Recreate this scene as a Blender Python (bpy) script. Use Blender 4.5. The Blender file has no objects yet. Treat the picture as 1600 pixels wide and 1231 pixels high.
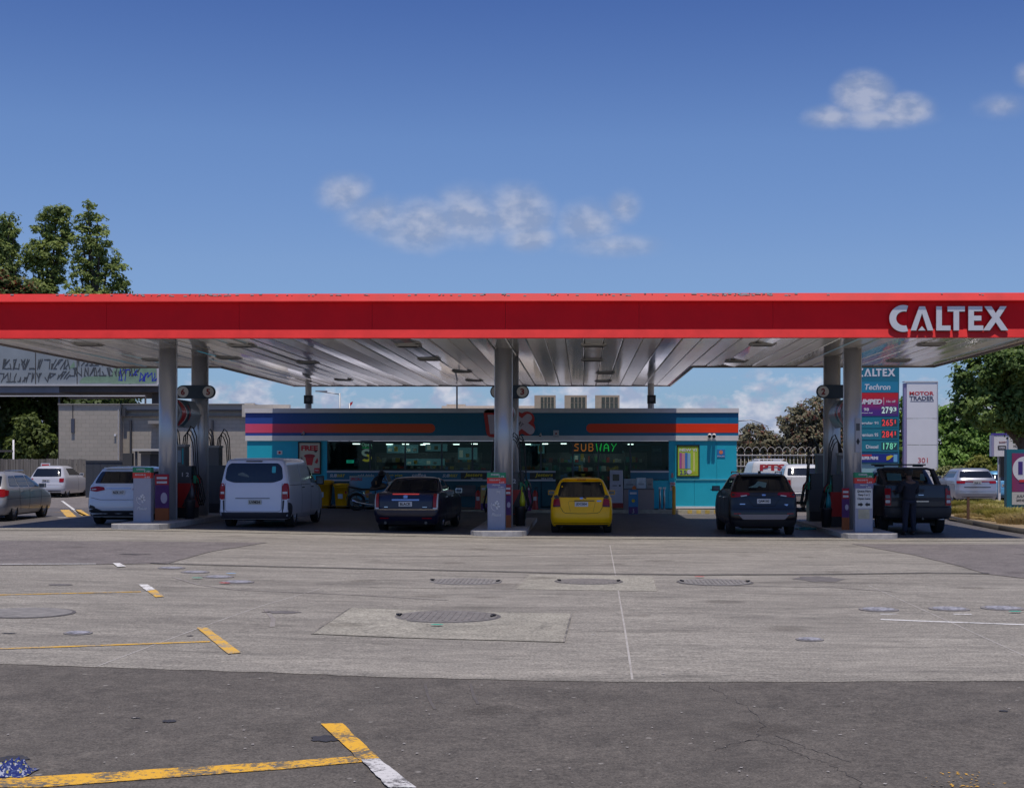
import bpy, bmesh, math, random
import numpy as np
from mathutils import Vector, Matrix
random.seed(7); rng = np.random.default_rng(7)
sc = bpy.context.scene
C = bpy.context.collection
R = math.radians
# ------------------------------------------------------------------ camera
F = 2200.0; TH = R(0.7); CX = 883.0; CY = 718.0; CAMH = 2.0
cam_d = bpy.data.cameras.new('camera'); cam = bpy.data.objects.new('camera', cam_d); C.objects.link(cam)
cam_d.sensor_width = 36; cam_d.sensor_fit = 'HORIZONTAL'; cam_d.lens = 36 * F / 1600
cam_d.shift_x = -(CX - 800) / 1600; cam_d.shift_y = (CY - 615.5) / 1600
cam_d.clip_start = 0.1; cam_d.clip_end = 4000
cam.location = (0, 0, CAMH); cam.rotation_euler = (R(90), 0, TH)
sc.camera = cam
# ------------------------------------------------------------------ light
SUN_EL, SUN_AZ = R(75), R(181)      # sun behind the camera, high
sc.view_settings.view_transform = 'Standard'; sc.view_settings.look = 'None'
sc.view_settings.exposure = 0.0; sc.view_settings.gamma = 1; sc.view_settings.use_curve_mapping = False
sd = bpy.data.lights.new('sun', 'SUN'); so = bpy.data.objects.new('sun', sd); C.objects.link(so)
sd.energy = 3.5; sd.angle = R(0.53); sd.color = (1.0, 0.93, 0.85)
so.location = (0, -30, 60)
sdir = Vector((0.02, -math.cos(SUN_EL), math.sin(SUN_EL)))
so.rotation_euler = sdir.to_track_quat('Z', 'Y').to_euler()
W = bpy.data.worlds.new('World'); sc.world = W; W.use_nodes = True
nt = W.node_tree; nt.nodes.clear(); N = nt.nodes; L = nt.links
out = N.new('ShaderNodeOutputWorld'); bg = N.new('ShaderNodeBackground'); bg.inputs['Strength'].default_value = 0.072
sky = N.new('ShaderNodeTexSky'); sky.sky_type = 'NISHITA'; sky.sun_disc = False
sky.sun_elevation = SUN_EL; sky.sun_rotation = SUN_AZ; sky.air_density = 1.0; sky.dust_density = 0.4; sky.ozone_density = 3.2; sky.altitude = 0
tc = N.new('ShaderNodeTexCoord'); sep = N.new('ShaderNodeSeparateXYZ'); L.new(tc.outputs['Generated'], sep.inputs[0])
def mt(op, a, b=None, c=None, clamp=False):
    n = N.new('ShaderNodeMath'); n.operation = op; n.use_clamp = clamp
    for i, v in enumerate((a, b, c)):
        if v is None: continue
        if isinstance(v, (int, float)): n.inputs[i].default_value = v
        else: L.new(v, n.inputs[i])
    return n.outputs[0]
yy = mt('MAXIMUM', sep.outputs[1], 0.05)
U = mt('DIVIDE', sep.outputs[0], yy); V = mt('DIVIDE', sep.outputs[2], yy)
comb = N.new('ShaderNodeCombineXYZ'); L.new(U, comb.inputs[0]); L.new(V, comb.inputs[1])
def noise(scale, detail, rough, dist=0, off=0, sy=1.0):
    mp = N.new('ShaderNodeMapping'); mp.inputs['Scale'].default_value = (1, sy, 1); mp.inputs['Location'].default_value = (off, off * .7, 0)
    L.new(comb.outputs[0], mp.inputs[0])
    n = N.new('ShaderNodeTexNoise'); n.inputs['Scale'].default_value = scale; n.inputs['Detail'].default_value = detail
    n.inputs['Roughness'].default_value = rough; n.inputs['Distortion'].default_value = dist
    L.new(mp.outputs[0], n.inputs['Vector']); return n.outputs['Fac']
nA = noise(13, 9, .62, .25, 3.1, 1.15); nB = noise(34, 8, .6, .2, 9.3, 1.3)
def ell(px, py, rx, ry, amp=1.0):
    u0 = (px - 910) / F; v0 = (718 - py) / F
    a = mt('DIVIDE', mt('SUBTRACT', U, u0), rx / F); b = mt('DIVIDE', mt('SUBTRACT', V, v0), ry / F)
    d = mt('SQRT', mt('ADD', mt('MULTIPLY', a, a), mt('MULTIPLY', b, b)))
    return mt('MULTIPLY', mt('SUBTRACT', 1.0, d, clamp=True), amp)
masks = None
for e in [(540, 300, 60, 42, 1.0), (590, 335, 75, 45, .85), (660, 352, 100, 58, 1.15), (730, 340, 85, 65, 1.0), (810, 330, 75, 62, 1.1), (825, 372, 60, 30, .9),
          (920, 350, 70, 50, .75), (975, 325, 40, 36, .75), (960, 385, 110, 28, .8),
          (1350, 150, 62, 48, 1.5), (1410, 172, 62, 34, 1.3), (1300, 185, 66, 26, 1.0), (1370, 185, 110, 26, .9),
          (1605, 120, 30, 26, .8), (1560, 168, 60, 26, .5)]:
    m = ell(*e); masks = m if masks is None else mt('MAXIMUM', masks, m)
high = mt('MULTIPLY', mt('SUBTRACT', mt('ADD', mt('MULTIPLY', masks, 1.12), mt('MULTIPLY', mt('SUBTRACT', nA, .5), 1.5)), -.02), 1.15, clamp=True)
high = mt('MULTIPLY', mt('MULTIPLY', high, mt('MULTIPLY', masks, 2.6, clamp=True)), .60)
# cumulus bank low over the horizon
band = mt('SUBTRACT', 1.0, mt('DIVIDE', mt('ABSOLUTE', mt('SUBTRACT', V, 0.018)), 0.052), clamp=True)
lowc = mt('MULTIPLY', mt('SUBTRACT', mt('ADD', mt('MULTIPLY', band, .55), mt('MULTIPLY', mt('SUBTRACT', nB, .5), 2.0)), .13), 3.4, clamp=True)
lowc = mt('MULTIPLY', mt('MULTIPLY', lowc, mt('MULTIPLY', band, 4.0, clamp=True)), .9)
fac = mt('MAXIMUM', high, lowc, clamp=True)
nC = noise(55, 5, .5, 0, 1.7, 1.5)
bri = mt('ADD', mt('MULTIPLY', nC, 1.1), .45)
ccol = N.new('ShaderNodeMix'); ccol.data_type = 'RGBA'
ccol.inputs[6].default_value = (4.5, 5.3, 7.4, 1); ccol.inputs[7].default_value = (8.0, 8.2, 9.4, 1)
cr = N.new('ShaderNodeMapRange'); cr.inputs[1].default_value = .42; cr.inputs[2].default_value = .62; L.new(nC, cr.inputs[0]); L.new(cr.outputs[0], ccol.inputs[0])
tint = N.new('ShaderNodeMix'); tint.data_type = 'RGBA'; tint.blend_type = 'MULTIPLY'; tint.inputs[0].default_value = 1
L.new(sky.outputs[0], tint.inputs[6]); ramp = N.new('ShaderNodeValToRGB'); L.new(sep.outputs[2], ramp.inputs[0]); re_ = ramp.color_ramp.elements
re_[0].position = 0; re_[0].color = (.40, .60, .98, 1); re_[1].position = 1; re_[1].color = (.44, .56, .90, 1)
for pz, cc in ((.07, (.56, .70, 1.0)), (.136, (.68, .76, 1.0)), (.22, (.66, .76, 1.02)), (.31, (.44, .56, .90))): k = re_.new(pz); k.color = (*cc, 1)
sc3 = N.new('ShaderNodeVectorMath'); sc3.operation = 'SCALE'; sc3.inputs[3].default_value = 1.42; L.new(ramp.outputs[0], sc3.inputs[0]); L.new(sc3.outputs[0], tint.inputs[7])
vr = N.new('ShaderNodeMapRange'); vr.inputs[1].default_value = .09; vr.inputs[2].default_value = .13; vr.inputs[3].default_value = 1.05; vr.inputs[4].default_value = .93; L.new(V, vr.inputs[0])
cs_ = N.new('ShaderNodeVectorMath'); cs_.operation = 'SCALE'; L.new(ccol.outputs[2], cs_.inputs[0]); L.new(vr.outputs[0], cs_.inputs[3])
mx = N.new('ShaderNodeMix'); mx.data_type = 'RGBA'; L.new(fac, mx.inputs[0]); L.new(tint.outputs[2], mx.inputs[6]); L.new(cs_.outputs[0], mx.inputs[7])
L.new(mx.outputs[2], bg.inputs[0]); L.new(bg.outputs[0], out.inputs[0])

# ------------------------------------------------------------------ helpers
GX = [(-12.0, .20), (-2.0, 0.0), (8.0, -.06)]
def g(x):
    if x <= GX[0][0]: return GX[0][1]
    if x >= GX[-1][0]: return GX[-1][1]
    for (a, za), (b, zb) in zip(GX, GX[1:]):
        if x <= b: return za + (zb - za) * (x - a) / (b - a)
def ray(px, py):
    a = (px - CX) / F; b = (CY - py) / F
    return (a * math.cos(TH) - math.sin(TH), a * math.sin(TH) + math.cos(TH), b)
def P(px, py, D):
    r = ray(px, py); k = D / r[1]; return Vector((r[0] * k, D, CAMH + r[2] * k))
def X(px, D): return P(px, 718, D).x
def Z(py, D, px=800): return P(px, py, D).z
def G(px, py):
    r = ray(px, py); z = 0
    for _ in range(8):
        k = (z - CAMH) / r[2]; x = r[0] * k; z = g(x)
    return Vector((x, r[1] * k, z))

MATS = {}
def M(name, col, rough=.5, metal=0, var=0, scale=6, bump=0, bscale=None, coat=0, emit=0, spec=None, stretch=(1, 1, 1), col2=None, trans=0):
    if name in MATS: return MATS[name]
    m = bpy.data.materials.new(name); m.use_nodes = True; n = m.node_tree.nodes; l = m.node_tree.links
    p = n['Principled BSDF']; c4 = (*col, 1)
    p.inputs['Base Color'].default_value = c4; p.inputs['Roughness'].default_value = rough; p.inputs['Metallic'].default_value = metal
    if coat: p.inputs['Coat Weight'].default_value = coat; p.inputs['Coat Roughness'].default_value = .06
    if spec is not None: p.inputs['Specular IOR Level'].default_value = spec
    if trans: p.inputs['Transmission Weight'].default_value = trans
    if emit: p.inputs['Emission Color'].default_value = c4; p.inputs['Emission Strength'].default_value = emit
    if var or bump or col2:
        t = n.new('ShaderNodeTexCoord'); mp = n.new('ShaderNodeMapping'); mp.inputs['Scale'].default_value = stretch; l.new(t.outputs['Object'], mp.inputs[0])
        ns = n.new('ShaderNodeTexNoise'); ns.inputs['Scale'].default_value = scale; ns.inputs['Detail'].default_value = 6; ns.inputs['Roughness'].default_value = .62
        l.new(mp.outputs[0], ns.inputs['Vector'])
        if var or col2:
            mr = n.new('ShaderNodeMapRange'); mr.inputs[1].default_value = .3; mr.inputs[2].default_value = .7; l.new(ns.outputs['Fac'], mr.inputs[0])
            mi = n.new('ShaderNodeMix'); mi.data_type = 'RGBA'; l.new(mr.outputs[0], mi.inputs[0])
            if col2: a, b = col, col2
            else: a = tuple(v * (1 - var) for v in col); b = tuple(min(1, v * (1 + var)) for v in col)
            mi.inputs[6].default_value = (*a, 1); mi.inputs[7].default_value = (*b, 1); l.new(mi.outputs[2], p.inputs['Base Color'])
            r2 = n.new('ShaderNodeMapRange'); r2.inputs[3].default_value = max(0, rough - .06); r2.inputs[4].default_value = min(1, rough + .08)
            l.new(ns.outputs['Fac'], r2.inputs[0]); l.new(r2.outputs[0], p.inputs['Roughness'])
        if bump:
            nb = n.new('ShaderNodeTexNoise'); nb.inputs['Scale'].default_value = bscale or scale * 4; nb.inputs['Detail'].default_value = 4; l.new(mp.outputs[0], nb.inputs['Vector'])
            bp = n.new('ShaderNodeBump'); bp.inputs['Strength'].default_value = bump; bp.inputs['Distance'].default_value = .02
            l.new(nb.outputs['Fac'], bp.inputs['Height']); l.new(bp.outputs[0], p.inputs['Normal'])
    MATS[name] = m; return m

def tag(o, label=None, cat=None, group=None, kind=None):
    if label: o['label'] = label
    if cat: o['category'] = cat
    if group: o['group'] = group
    if kind: o['kind'] = kind
    return o
def thing(name, label, cat, loc=(0, 0, 0), rz=0, group=None):
    o = bpy.data.objects.new(name, None); C.objects.link(o); o.empty_display_size = .2
    o.location = loc; o.rotation_euler = (0, 0, rz); return tag(o, label, cat, group)
def link(name, me, m=None, parent=None, loc=None):
    o = bpy.data.objects.new(name, me); C.objects.link(o)
    if m is not None and not me.materials:
        for q in (m if isinstance(m, (list, tuple)) else [m]): me.materials.append(q)
    if parent: o.parent = parent
    if loc is not None: o.location = loc
    return o
def copy_tree(o, parent=None):
    c = o.copy(); C.objects.link(c); c.parent = parent
    for ch in list(o.children): copy_tree(ch, c)
    return c
class B:
    def __init__(s): s.b = bmesh.new(); s.mi = 0
    def _new(s, f0):
        for f in s.b.faces[:][f0:]: f.material_index = s.mi
    def box(s, x0, x1, y0, y1, z0, z1, rot=None, piv=None):
        v = [s.b.verts.new((x, y, z)) for z in (z0, z1) for y in (y0, y1) for x in (x0, x1)]
        for q in ((0, 2, 3, 1), (4, 5, 7, 6), (0, 1, 5, 4), (2, 6, 7, 3), (0, 4, 6, 2), (1, 3, 7, 5)):
            f = s.b.faces.new([v[i] for i in q]); f.material_index = s.mi
        if rot is not None: bmesh.ops.rotate(s.b, verts=v, cent=piv or ((x0 + x1) / 2, (y0 + y1) / 2, (z0 + z1) / 2), matrix=rot)
        return s
    def loft(s, rings, cap=True, closed=True):
        rv = [[s.b.verts.new(p) for p in r] for r in rings]; n = len(rv[0])
        for a, b in zip(rv, rv[1:]):
            for i in range(n if closed else n - 1):
                j = (i + 1) % n
                try: f = s.b.faces.new((a[i], a[j], b[j], b[i])); f.material_index = s.mi; f.smooth = True
                except ValueError: pass
        if cap:
            for q in (list(reversed(rv[0])), rv[-1]):
                try: f = s.b.faces.new(q); f.material_index = s.mi
                except ValueError: pass
        return s
    def tube(s, pts, r, n=8, cap=True):
        pts = [Vector(p) for p in pts]; rr = r if isinstance(r, (list, tuple)) else [r] * len(pts); rings = []
        up = None
        for i, p in enumerate(pts):
            t = (pts[min(i + 1, len(pts) - 1)] - pts[max(i - 1, 0)]).normalized()
            if up is None: up = Vector((0, 0, 1)) if abs(t.z) < .9 else Vector((1, 0, 0))
            a = t.cross(up)
            if a.length < 1e-4: a = t.cross(Vector((0, 1, 0)))
            a.normalize(); b = a.cross(t); up = b
            rings.append([p + (a * math.cos(2 * math.pi * k / n) + b * math.sin(2 * math.pi * k / n)) * rr[i] for k in range(n)])
        return s.loft(rings, cap)
    def prism(s, pts, a0, a1, axis='y'):
        def m(p, a):
            if axis == 'y': return (p[0], a, p[1])
            if axis == 'x': return (a, p[0], p[1])
            return (p[0], p[1], a)
        v0 = [s.b.verts.new(m(p, a0)) for p in pts]; v1 = [s.b.verts.new(m(p, a1)) for p in pts]; n = len(pts)
        fs = [s.b.faces.new(list(reversed(v0))), s.b.faces.new(v1)]
        for i in range(n): fs.append(s.b.faces.new((v0[i], v0[(i + 1) % n], v1[(i + 1) % n], v1[i])))
        for f in fs: f.material_index = s.mi
        return s
    def quad(s, *p):
        f = s.b.faces.new([s.b.verts.new(q) for q in p]); f.material_index = s.mi; return s
    def obj(s, name, m, parent=None, bevel=0, smooth=False, loc=None, fix=True):
        if bevel:
            bmesh.ops.bevel(s.b, geom=[e for e in s.b.edges if len(e.link_faces) == 2 and e.calc_face_angle(0) > .6], offset=bevel, segments=2, affect='EDGES', clamp_overlap=True)
        if fix: bmesh.ops.recalc_face_normals(s.b, faces=s.b.faces)
        if smooth:
            for f in s.b.faces: f.smooth = True
        me = bpy.data.meshes.new(name); s.b.to_mesh(me); s.b.free()
        if smooth:
            try: me.set_sharp_from_angle(angle=R(38))
            except Exception: pass
        return link(name, me, m, parent, loc)
def circ(r, n=24, cx=0, cz=0, a0=0): return [(cx + r * math.cos(a0 + 2 * math.pi * k / n), cz + r * math.sin(a0 + 2 * math.pi * k / n)) for k in range(n)]
def rnd(pts, r, n=4):
    o = []; k = len(pts)
    for i in range(k):
        a, b, c = (Vector(pts[(i + j) % k]) for j in (-1, 0, 1))
        ri = min(r, (a - b).length * .45, (c - b).length * .45)
        p = b + (a - b).normalized() * ri; q = b + (c - b).normalized() * ri
        for t in range(n + 1):
            t /= n; o.append(tuple(p * (1 - t) ** 2 + b * 2 * t * (1 - t) + q * t * t))
    return o
def rect(x0, x1, z0, z1): return [(x0, z0), (x1, z0), (x1, z1), (x0, z1)]
_tc = {}
def text(s, w, h, m, parent=None, loc=(0, 0, 0), rz=0, name='lettering', ext=.004, bold=.02, shear=0, tilt=0):
    """flat lettering facing -y, fitted into w by h, centred at loc"""
    key = (s, bold, shear, ext > .02)
    if key not in _tc:
        cu = bpy.data.curves.new('t', 'FONT'); cu.body = s; cu.size = 1; cu.offset = bold; cu.extrude = 1; cu.shear = shear; cu.resolution_u = 3
        o = bpy.data.objects.new('t', cu); C.objects.link(o); dg = bpy.context.evaluated_depsgraph_get()
        me = bpy.data.meshes.new_from_object(o.evaluated_get(dg)); bpy.data.objects.remove(o)
        co = np.empty(len(me.vertices) * 3); me.vertices.foreach_get('co', co); _tc[key] = (me, co.reshape(-1, 3).copy())
    me0, co = _tc[key]; me = me0.copy(); me.name = name; me.materials.clear()
    mn, mxx = co.min(0), co.max(0); q = np.empty_like(co)
    q[:, 0] = (co[:, 0] - (mn[0] + mxx[0]) / 2) / max(1e-6, mxx[0] - mn[0]) * w
    q[:, 2] = (co[:, 1] - (mn[1] + mxx[1]) / 2) / max(1e-6, mxx[1] - mn[1]) * h
    q[:, 1] = -co[:, 2] * ext
    if tilt:
        c_, s_ = math.cos(tilt), math.sin(tilt); q = np.stack([q[:, 0] * c_ - q[:, 2] * s_, q[:, 1], q[:, 0] * s_ + q[:, 2] * c_], 1)
    me.vertices.foreach_set('co', q.ravel()); me.update()
    o = link(name, me, m, parent, loc); o.rotation_euler = (0, 0, rz); return o
def sheet(name, pts, dz, m, kind='structure', sub=None, parent=None, label=None, cat=None, group=None):
    """polygon of ground points laid on the terrain, dz above it"""
    b = bmesh.new(); vs = [b.verts.new((p[0], p[1], 0)) for p in pts]; b.faces.new(vs)
    for xb, _ in GX:
        bmesh.ops.bisect_plane(b, geom=b.verts[:] + b.edges[:] + b.faces[:], plane_co=(xb, 0, 0), plane_no=(1, 0, 0))
    for v in b.verts: v.co.z = g(v.co.x) + dz
    bmesh.ops.recalc_face_normals(b, faces=b.faces)
    for f in b.faces:
        if f.normal.z < 0: f.normal_flip()
    me = bpy.data.meshes.new(name); b.to_mesh(me); b.free(); o = link(name, me, m, parent)
    if kind: o['kind'] = kind
    return tag(o, label, cat, group)
def GP(pl): return [G(*p) for p in pl]
def strip(pts, w):
    """outline of a band of width w (m) along ground points"""
    pts = [Vector((p[0], p[1], 0)) for p in pts]; l_, r_ = [], []
    for i, p in enumerate(pts):
        t = (pts[min(i + 1, len(pts) - 1)] - pts[max(i - 1, 0)]).normalized(); n = Vector((-t.y, t.x, 0)) * w / 2
        l_.append(p + n); r_.append(p - n)
    return l_ + r_[::-1]
# ------------------------------------------------------------------ ground materials
def ground_mat(name, dark, light, speck=None, stretch=(1, 1, 1), bump=.4, stain=.35, grain=90, rough=.85):
    m = bpy.data.materials.new(name); m.use_nodes = True; n = m.node_tree.nodes; l = m.node_tree.links; p = n['Principled BSDF']
    t = n.new('ShaderNodeTexCoord'); mp = n.new('ShaderNodeMapping'); mp.inputs['Scale'].default_value = stretch; l.new(t.outputs['Object'], mp.inputs[0])
    def ns(sc_, d, r=.6, dist=0, src=mp):
        q = n.new('ShaderNodeTexNoise'); q.inputs['Scale'].default_value = sc_; q.inputs['Detail'].default_value = d; q.inputs['Roughness'].default_value = r
        q.inputs['Distortion'].default_value = dist; l.new(src.outputs[0 if src is mp else 'Object'], q.inputs['Vector']); return q.outputs['Fac']
    def rng_(x, a, b_, c=0, d=1):
        q = n.new('ShaderNodeMapRange'); q.inputs[1].default_value = a; q.inputs[2].default_value = b_; q.inputs[3].default_value = c; q.inputs[4].default_value = d
        l.new(x, q.inputs[0]); return q.outputs[0]
    def mix(f, a, b_, bt='MIX'):
        q = n.new('ShaderNodeMix'); q.data_type = 'RGBA'; q.blend_type = bt
        for k, v in ((0, f), (6, a), (7, b_)):
            if isinstance(v, tuple): q.inputs[k].default_value = (*v, 1)
            elif isinstance(v, (int, float)): q.inputs[k].default_value = v
            else: l.new(v, q.inputs[k])
        return q.outputs[2]
    big = ns(.35, 8, .65, .6); med = ns(2.3, 7, .7, .4); fine = ns(grain, 3, .7, 0, t)
    c = mix(rng_(big, .3, .7), dark, light)
    c = mix(rng_(med, .32, .68), c, mix(.5, dark, light))
    lo = tuple([1 - stain] * 3)
    c = mix(rng_(ns(.9, 9, .75, 1.2), .56, .8, 0, 1), c, lo, 'MIX') if False else mix(1, c, mix(rng_(ns(.8, 9, .72, 1.0), .50, .74), (1, 1, 1), lo), 'MULTIPLY')
    c = mix(1, c, mix(rng_(fine, .3, .7), (.52, .52, .52), (1.5, 1.5, 1.5)), 'MULTIPLY')
    c = mix(1, c, mix(rng_(ns(14, 6, .75, .3), .3, .7), (.70, .70, .70), (1.30, 1.30, 1.29)), 'MULTIPLY')
    c = mix(1, c, mix(rng_(ns(1.6, 8, .7, .8), .3, .7), (.70, .70, .70), (1.16, 1.155, 1.14)), 'MULTIPLY')
    vo = n.new('ShaderNodeTexVoronoi'); vo.inputs['Scale'].default_value = .55; l.new(t.outputs['Object'], vo.inputs['Vector'])
    dd = n.new('ShaderNodeMath'); dd.operation = 'MULTIPLY_ADD'; dd.inputs[1].default_value = .35; l.new(ns(3, 6, .7, .5, t), dd.inputs[0]); l.new(vo.outputs['Distance'], dd.inputs[2])
    c = mix(1, c, mix(rng_(dd.outputs[0], .26, .36), (.72, .71, .70), (1, 1, 1)), 'MULTIPLY')
    if speck:
        v = n.new('ShaderNodeTexVoronoi'); v.inputs['Scale'].default_value = 26; l.new(t.outputs['Object'], v.inputs['Vector'])
        c = mix(rng_(v.outputs['Distance'], .10, .14, 1, 0), c, speck)
        v2 = n.new('ShaderNodeTexVoronoi'); v2.inputs['Scale'].default_value = 3.1; l.new(t.outputs['Object'], v2.inputs['Vector'])
        c = mix(rng_(v2.outputs['Distance'], .05, .08, .8, 0), c, tuple(min(1, x * 1.5) for x in speck))
    l.new(c, p.inputs['Base Color']); p.inputs['Roughness'].default_value = rough; p.inputs['Specular IOR Level'].default_value = .3
    b = n.new('ShaderNodeBump'); b.inputs['Strength'].default_value = bump; b.inputs['Distance'].default_value = .012
    l.new(fine, b.inputs['Height']); l.new(b.outputs[0], p.inputs['Normal']); return m
asphalt = ground_mat('asphalt', (.102, .089, .076), (.152, .135, .117), speck=(.2, .185, .165), grain=55, bump=.6, stain=.22)
asphalt_far = ground_mat('asphalt_weathered', (.165, .147, .140), (.215, .19, .18), grain=40, stain=.15)
concrete = ground_mat('concrete', (.205, .186, .160), (.365, .335, .29), stretch=(.38, 1.5, 1), grain=38, stain=.42)
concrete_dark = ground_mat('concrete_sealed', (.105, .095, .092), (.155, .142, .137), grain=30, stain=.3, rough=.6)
concrete_pale = ground_mat('concrete_patch', (.28, .258, .215), (.40, .372, .31), grain=30, stain=.25)
def paint(name, col, under, wear=.5):
    m = bpy.data.materials.new(name); m.use_nodes = True; n = m.node_tree.nodes; l = m.node_tree.links; p = n['Principled BSDF']
    t = n.new('ShaderNodeTexCoord'); q = n.new('ShaderNodeTexNoise'); q.inputs['Scale'].default_value = 24; q.inputs['Detail'].default_value = 9; q.inputs['Roughness'].default_value = .78
    l.new(t.outputs['Object'], q.inputs['Vector']); q2 = n.new('ShaderNodeTexNoise'); q2.inputs['Scale'].default_value = 3; l.new(t.outputs['Object'], q2.inputs['Vector'])
    a = n.new('ShaderNodeMath'); a.operation = 'MULTIPLY_ADD'; a.inputs[1].default_value = .5; l.new(q2.outputs['Fac'], a.inputs[0]); l.new(q.outputs['Fac'], a.inputs[2])
    r = n.new('ShaderNodeMapRange'); r.inputs[1].default_value = .75 + (1 - wear) * .1 - .05; r.inputs[2].default_value = .80 + (1 - wear) * .1; l.new(a.outputs[0], r.inputs[0])
    mi = n.new('ShaderNodeMix'); mi.data_type = 'RGBA'; l.new(r.outputs[0], mi.inputs[0]); mi.inputs[6].default_value = (*col, 1); mi.inputs[7].default_value = (*under, 1)
    l.new(mi.outputs[2], p.inputs['Base Color']); p.inputs['Roughness'].default_value = .75; return m
yel = paint('yellow_road_paint', (.78, .42, .03), (.14, .12, .09), .75); yel2 = paint('yellow_road_paint_on_concrete', (.72, .41, .05), (.30, .27, .22), .55)
whp = paint('white_road_paint', (.62, .60, .58), (.16, .15, .145), .7); whp2 = paint('white_road_paint_on_concrete', (.74, .72, .69), (.36, .34, .31), .5)

# ------------------------------------------------------------------ ground sheets
sheet('ground', [(-400, -30), (400, -30), (400, 1500), (-400, 1500)], 0, asphalt)
seam = GP([(0, 1037), (400, 1050), (820, 1063), (1000, 1066), (1600, 1064)])
ya = seam[0].y; yb = seam[-1].y
def wobble(a, b_, n=24, amp=.03): 
    return [a.lerp(b_, k / n) + Vector((0, random.uniform(-amp, amp), 0)) for k in range(n)]
edge = [Vector((-30, ya - .8, 0))]
for a, b_ in zip(seam, seam[1:]): edge += wobble(a, b_, 16, .022)
edge += [seam[-1], Vector((30, yb, 0))]
sheet('concrete_forecourt', [tuple(v) for v in edge] + [(30, 44), (-30, 44)], .004, concrete)
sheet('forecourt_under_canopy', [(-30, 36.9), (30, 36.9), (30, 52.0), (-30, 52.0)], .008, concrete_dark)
sheet('rear_parking_lot', [(-120, 52.02), (120, 52.02), (120, 140), (-120, 140)], .006, asphalt_far)
sheet('asphalt_patch_left', GP([(-900, 846), (120, 846), (300, 847), (418, 848), (330, 862), (262, 881), (0, 884), (-900, 890)]), .012, asphalt_far)
sheet('asphalt_patch_right', GP([(1330, 850), (2300, 851), (2300, 925), (1600, 904), (1540, 897), (1500, 885), (1430, 868)]), .012, asphalt_far)
sheet('forecourt_edge_strip', [(-30, 35.75), (30, 35.75), (30, 36.02), (-30, 36.02)], .016, concrete_pale)
dk = M('drain_channel_grime', (.03, .028, .028), .8, var=.3, scale=3)
sheet('drain_channel', strip(GP([(235, 881), (430, 886), (600, 890), (750, 893), (900, 897), (1100, 899), (1300, 898), (1450, 896), (1545, 897)]), .11), .018, dk)
lines = []
def line(pts, w, m, dz=.010, nm='painted_line', parent=None): return sheet(nm, [tuple(v) for v in strip(GP(pts), w)], dz, m)
def jag(pts, n=10, amp=.006):
    o = []
    for i in range(len(pts)):
        a, b_ = pts[i], pts[(i + 1) % len(pts)]
        for k in range(n): q = a.lerp(b_, k / n); o.append((q.x + random.uniform(-amp, amp), q.y + random.uniform(-amp, amp)))
    return o
sheet('painted_line', jag(GP([(-60, 1231), (48, 1231), (585, 1187), (560, 1182), (-60, 1222)][0:1] + [(60, 1231), (588, 1189), (552, 1182), (-80, 1222)])), .006, yel)
sheet('painted_line', jag(GP([(502, 1132), (534, 1131), (592, 1186), (562, 1189)])), .010, yel)
sheet('painted_line', jag(GP([(565, 1189), (592, 1187), (650, 1233), (606, 1233)])), .014, whp)
line([(-200, 1021), (0, 1014.5), (160, 1009), (328, 1003)], .085, yel2)
sheet('painted_line', jag(GP([(307, 982), (324, 982), (377, 1021), (357, 1023)]), 8), .014, yel2)
line([(-200, 934), (0, 930), (220, 925)], .08, yel2)
sheet('painted_line', jag(GP([(217, 914), (231, 914), (243, 922), (229, 924)]), 6), .014, whp2)
sheet('painted_line', jag(GP([(230, 924.3), (243, 922.3), (256, 933), (243, 934)]), 6), .014, yel2)
line([(-300, 883), (0, 882.5), (150, 882)], .10, whp2, .018)
sheet('painted_line', GP([(176, 881), (187, 881), (197, 886), (184, 887)]), .020, whp2)
line([(1376, 968), (1450, 971), (1620, 977)], .10, whp2, .008)
line([(1376, 960), (1402, 959.5)], .07, whp2, .008); line([(1490, 960), (1518, 960)], .10, whp2, .008)
sealm = paint('joint_sealant', (.44, .41, .37), (.33, .30, .265), .8)
for pl, w in (([(953, 852), (962, 900), (975, 975), (982, 1020), (988, 1062)], .022), ([(1358, 915), (1480, 970), (1700, 1070)], .02), ([(500, 920), (405, 948), (320, 978), (150, 1042)], .02), ([(300, 880), (190, 850)], .02)):
    line(pl, w, sealm, .0065, 'expansion_joint')
# worn yellow flakes, gum and litter specks, cracks, stains
b = B()
for k in range(60):
    px, py = random.gauss(1505, 26), 1206 + 24 * random.random() ** .6; q = G(px, py); s = random.uniform(.004, .015)
    b.quad(*[(q.x + s * math.cos(a) * random.uniform(.5, 1.4), q.y + s * math.sin(a) * random.uniform(.6, 1.5), q.z + .006) for a in (0, 1.5, 3.1, 4.6)])
tag(b.obj('worn_paint_flakes', yel), 'worn flakes of yellow paint on the asphalt near the bottom right', 'paint flakes', kind='stuff')
b = B()
for k in range(150):
    px, py = random.uniform(-50, 1650), random.choice([random.uniform(1075, 1231), random.uniform(860, 1231)]); q = G(px, py); s = random.uniform(.005, .016) * (1 if py > 1060 else 1.6)
    b.quad(*[(q.x + s * math.cos(a + .3) * random.uniform(.5, 1.3), q.y + s * math.sin(a + .3) * random.uniform(.6, 1.2), q.z + .009) for a in (0, 1.5, 3.1, 4.6)])
tag(b.obj('litter_specks', M('pale_litter', (.42, .39, .36), .8)), 'tiny pale litter and gum specks scattered over the yard', 'litter specks', kind='stuff')
crk = paint('crack_filler', (.065, .056, .048), (.11, .097, .084), .9)
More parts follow.
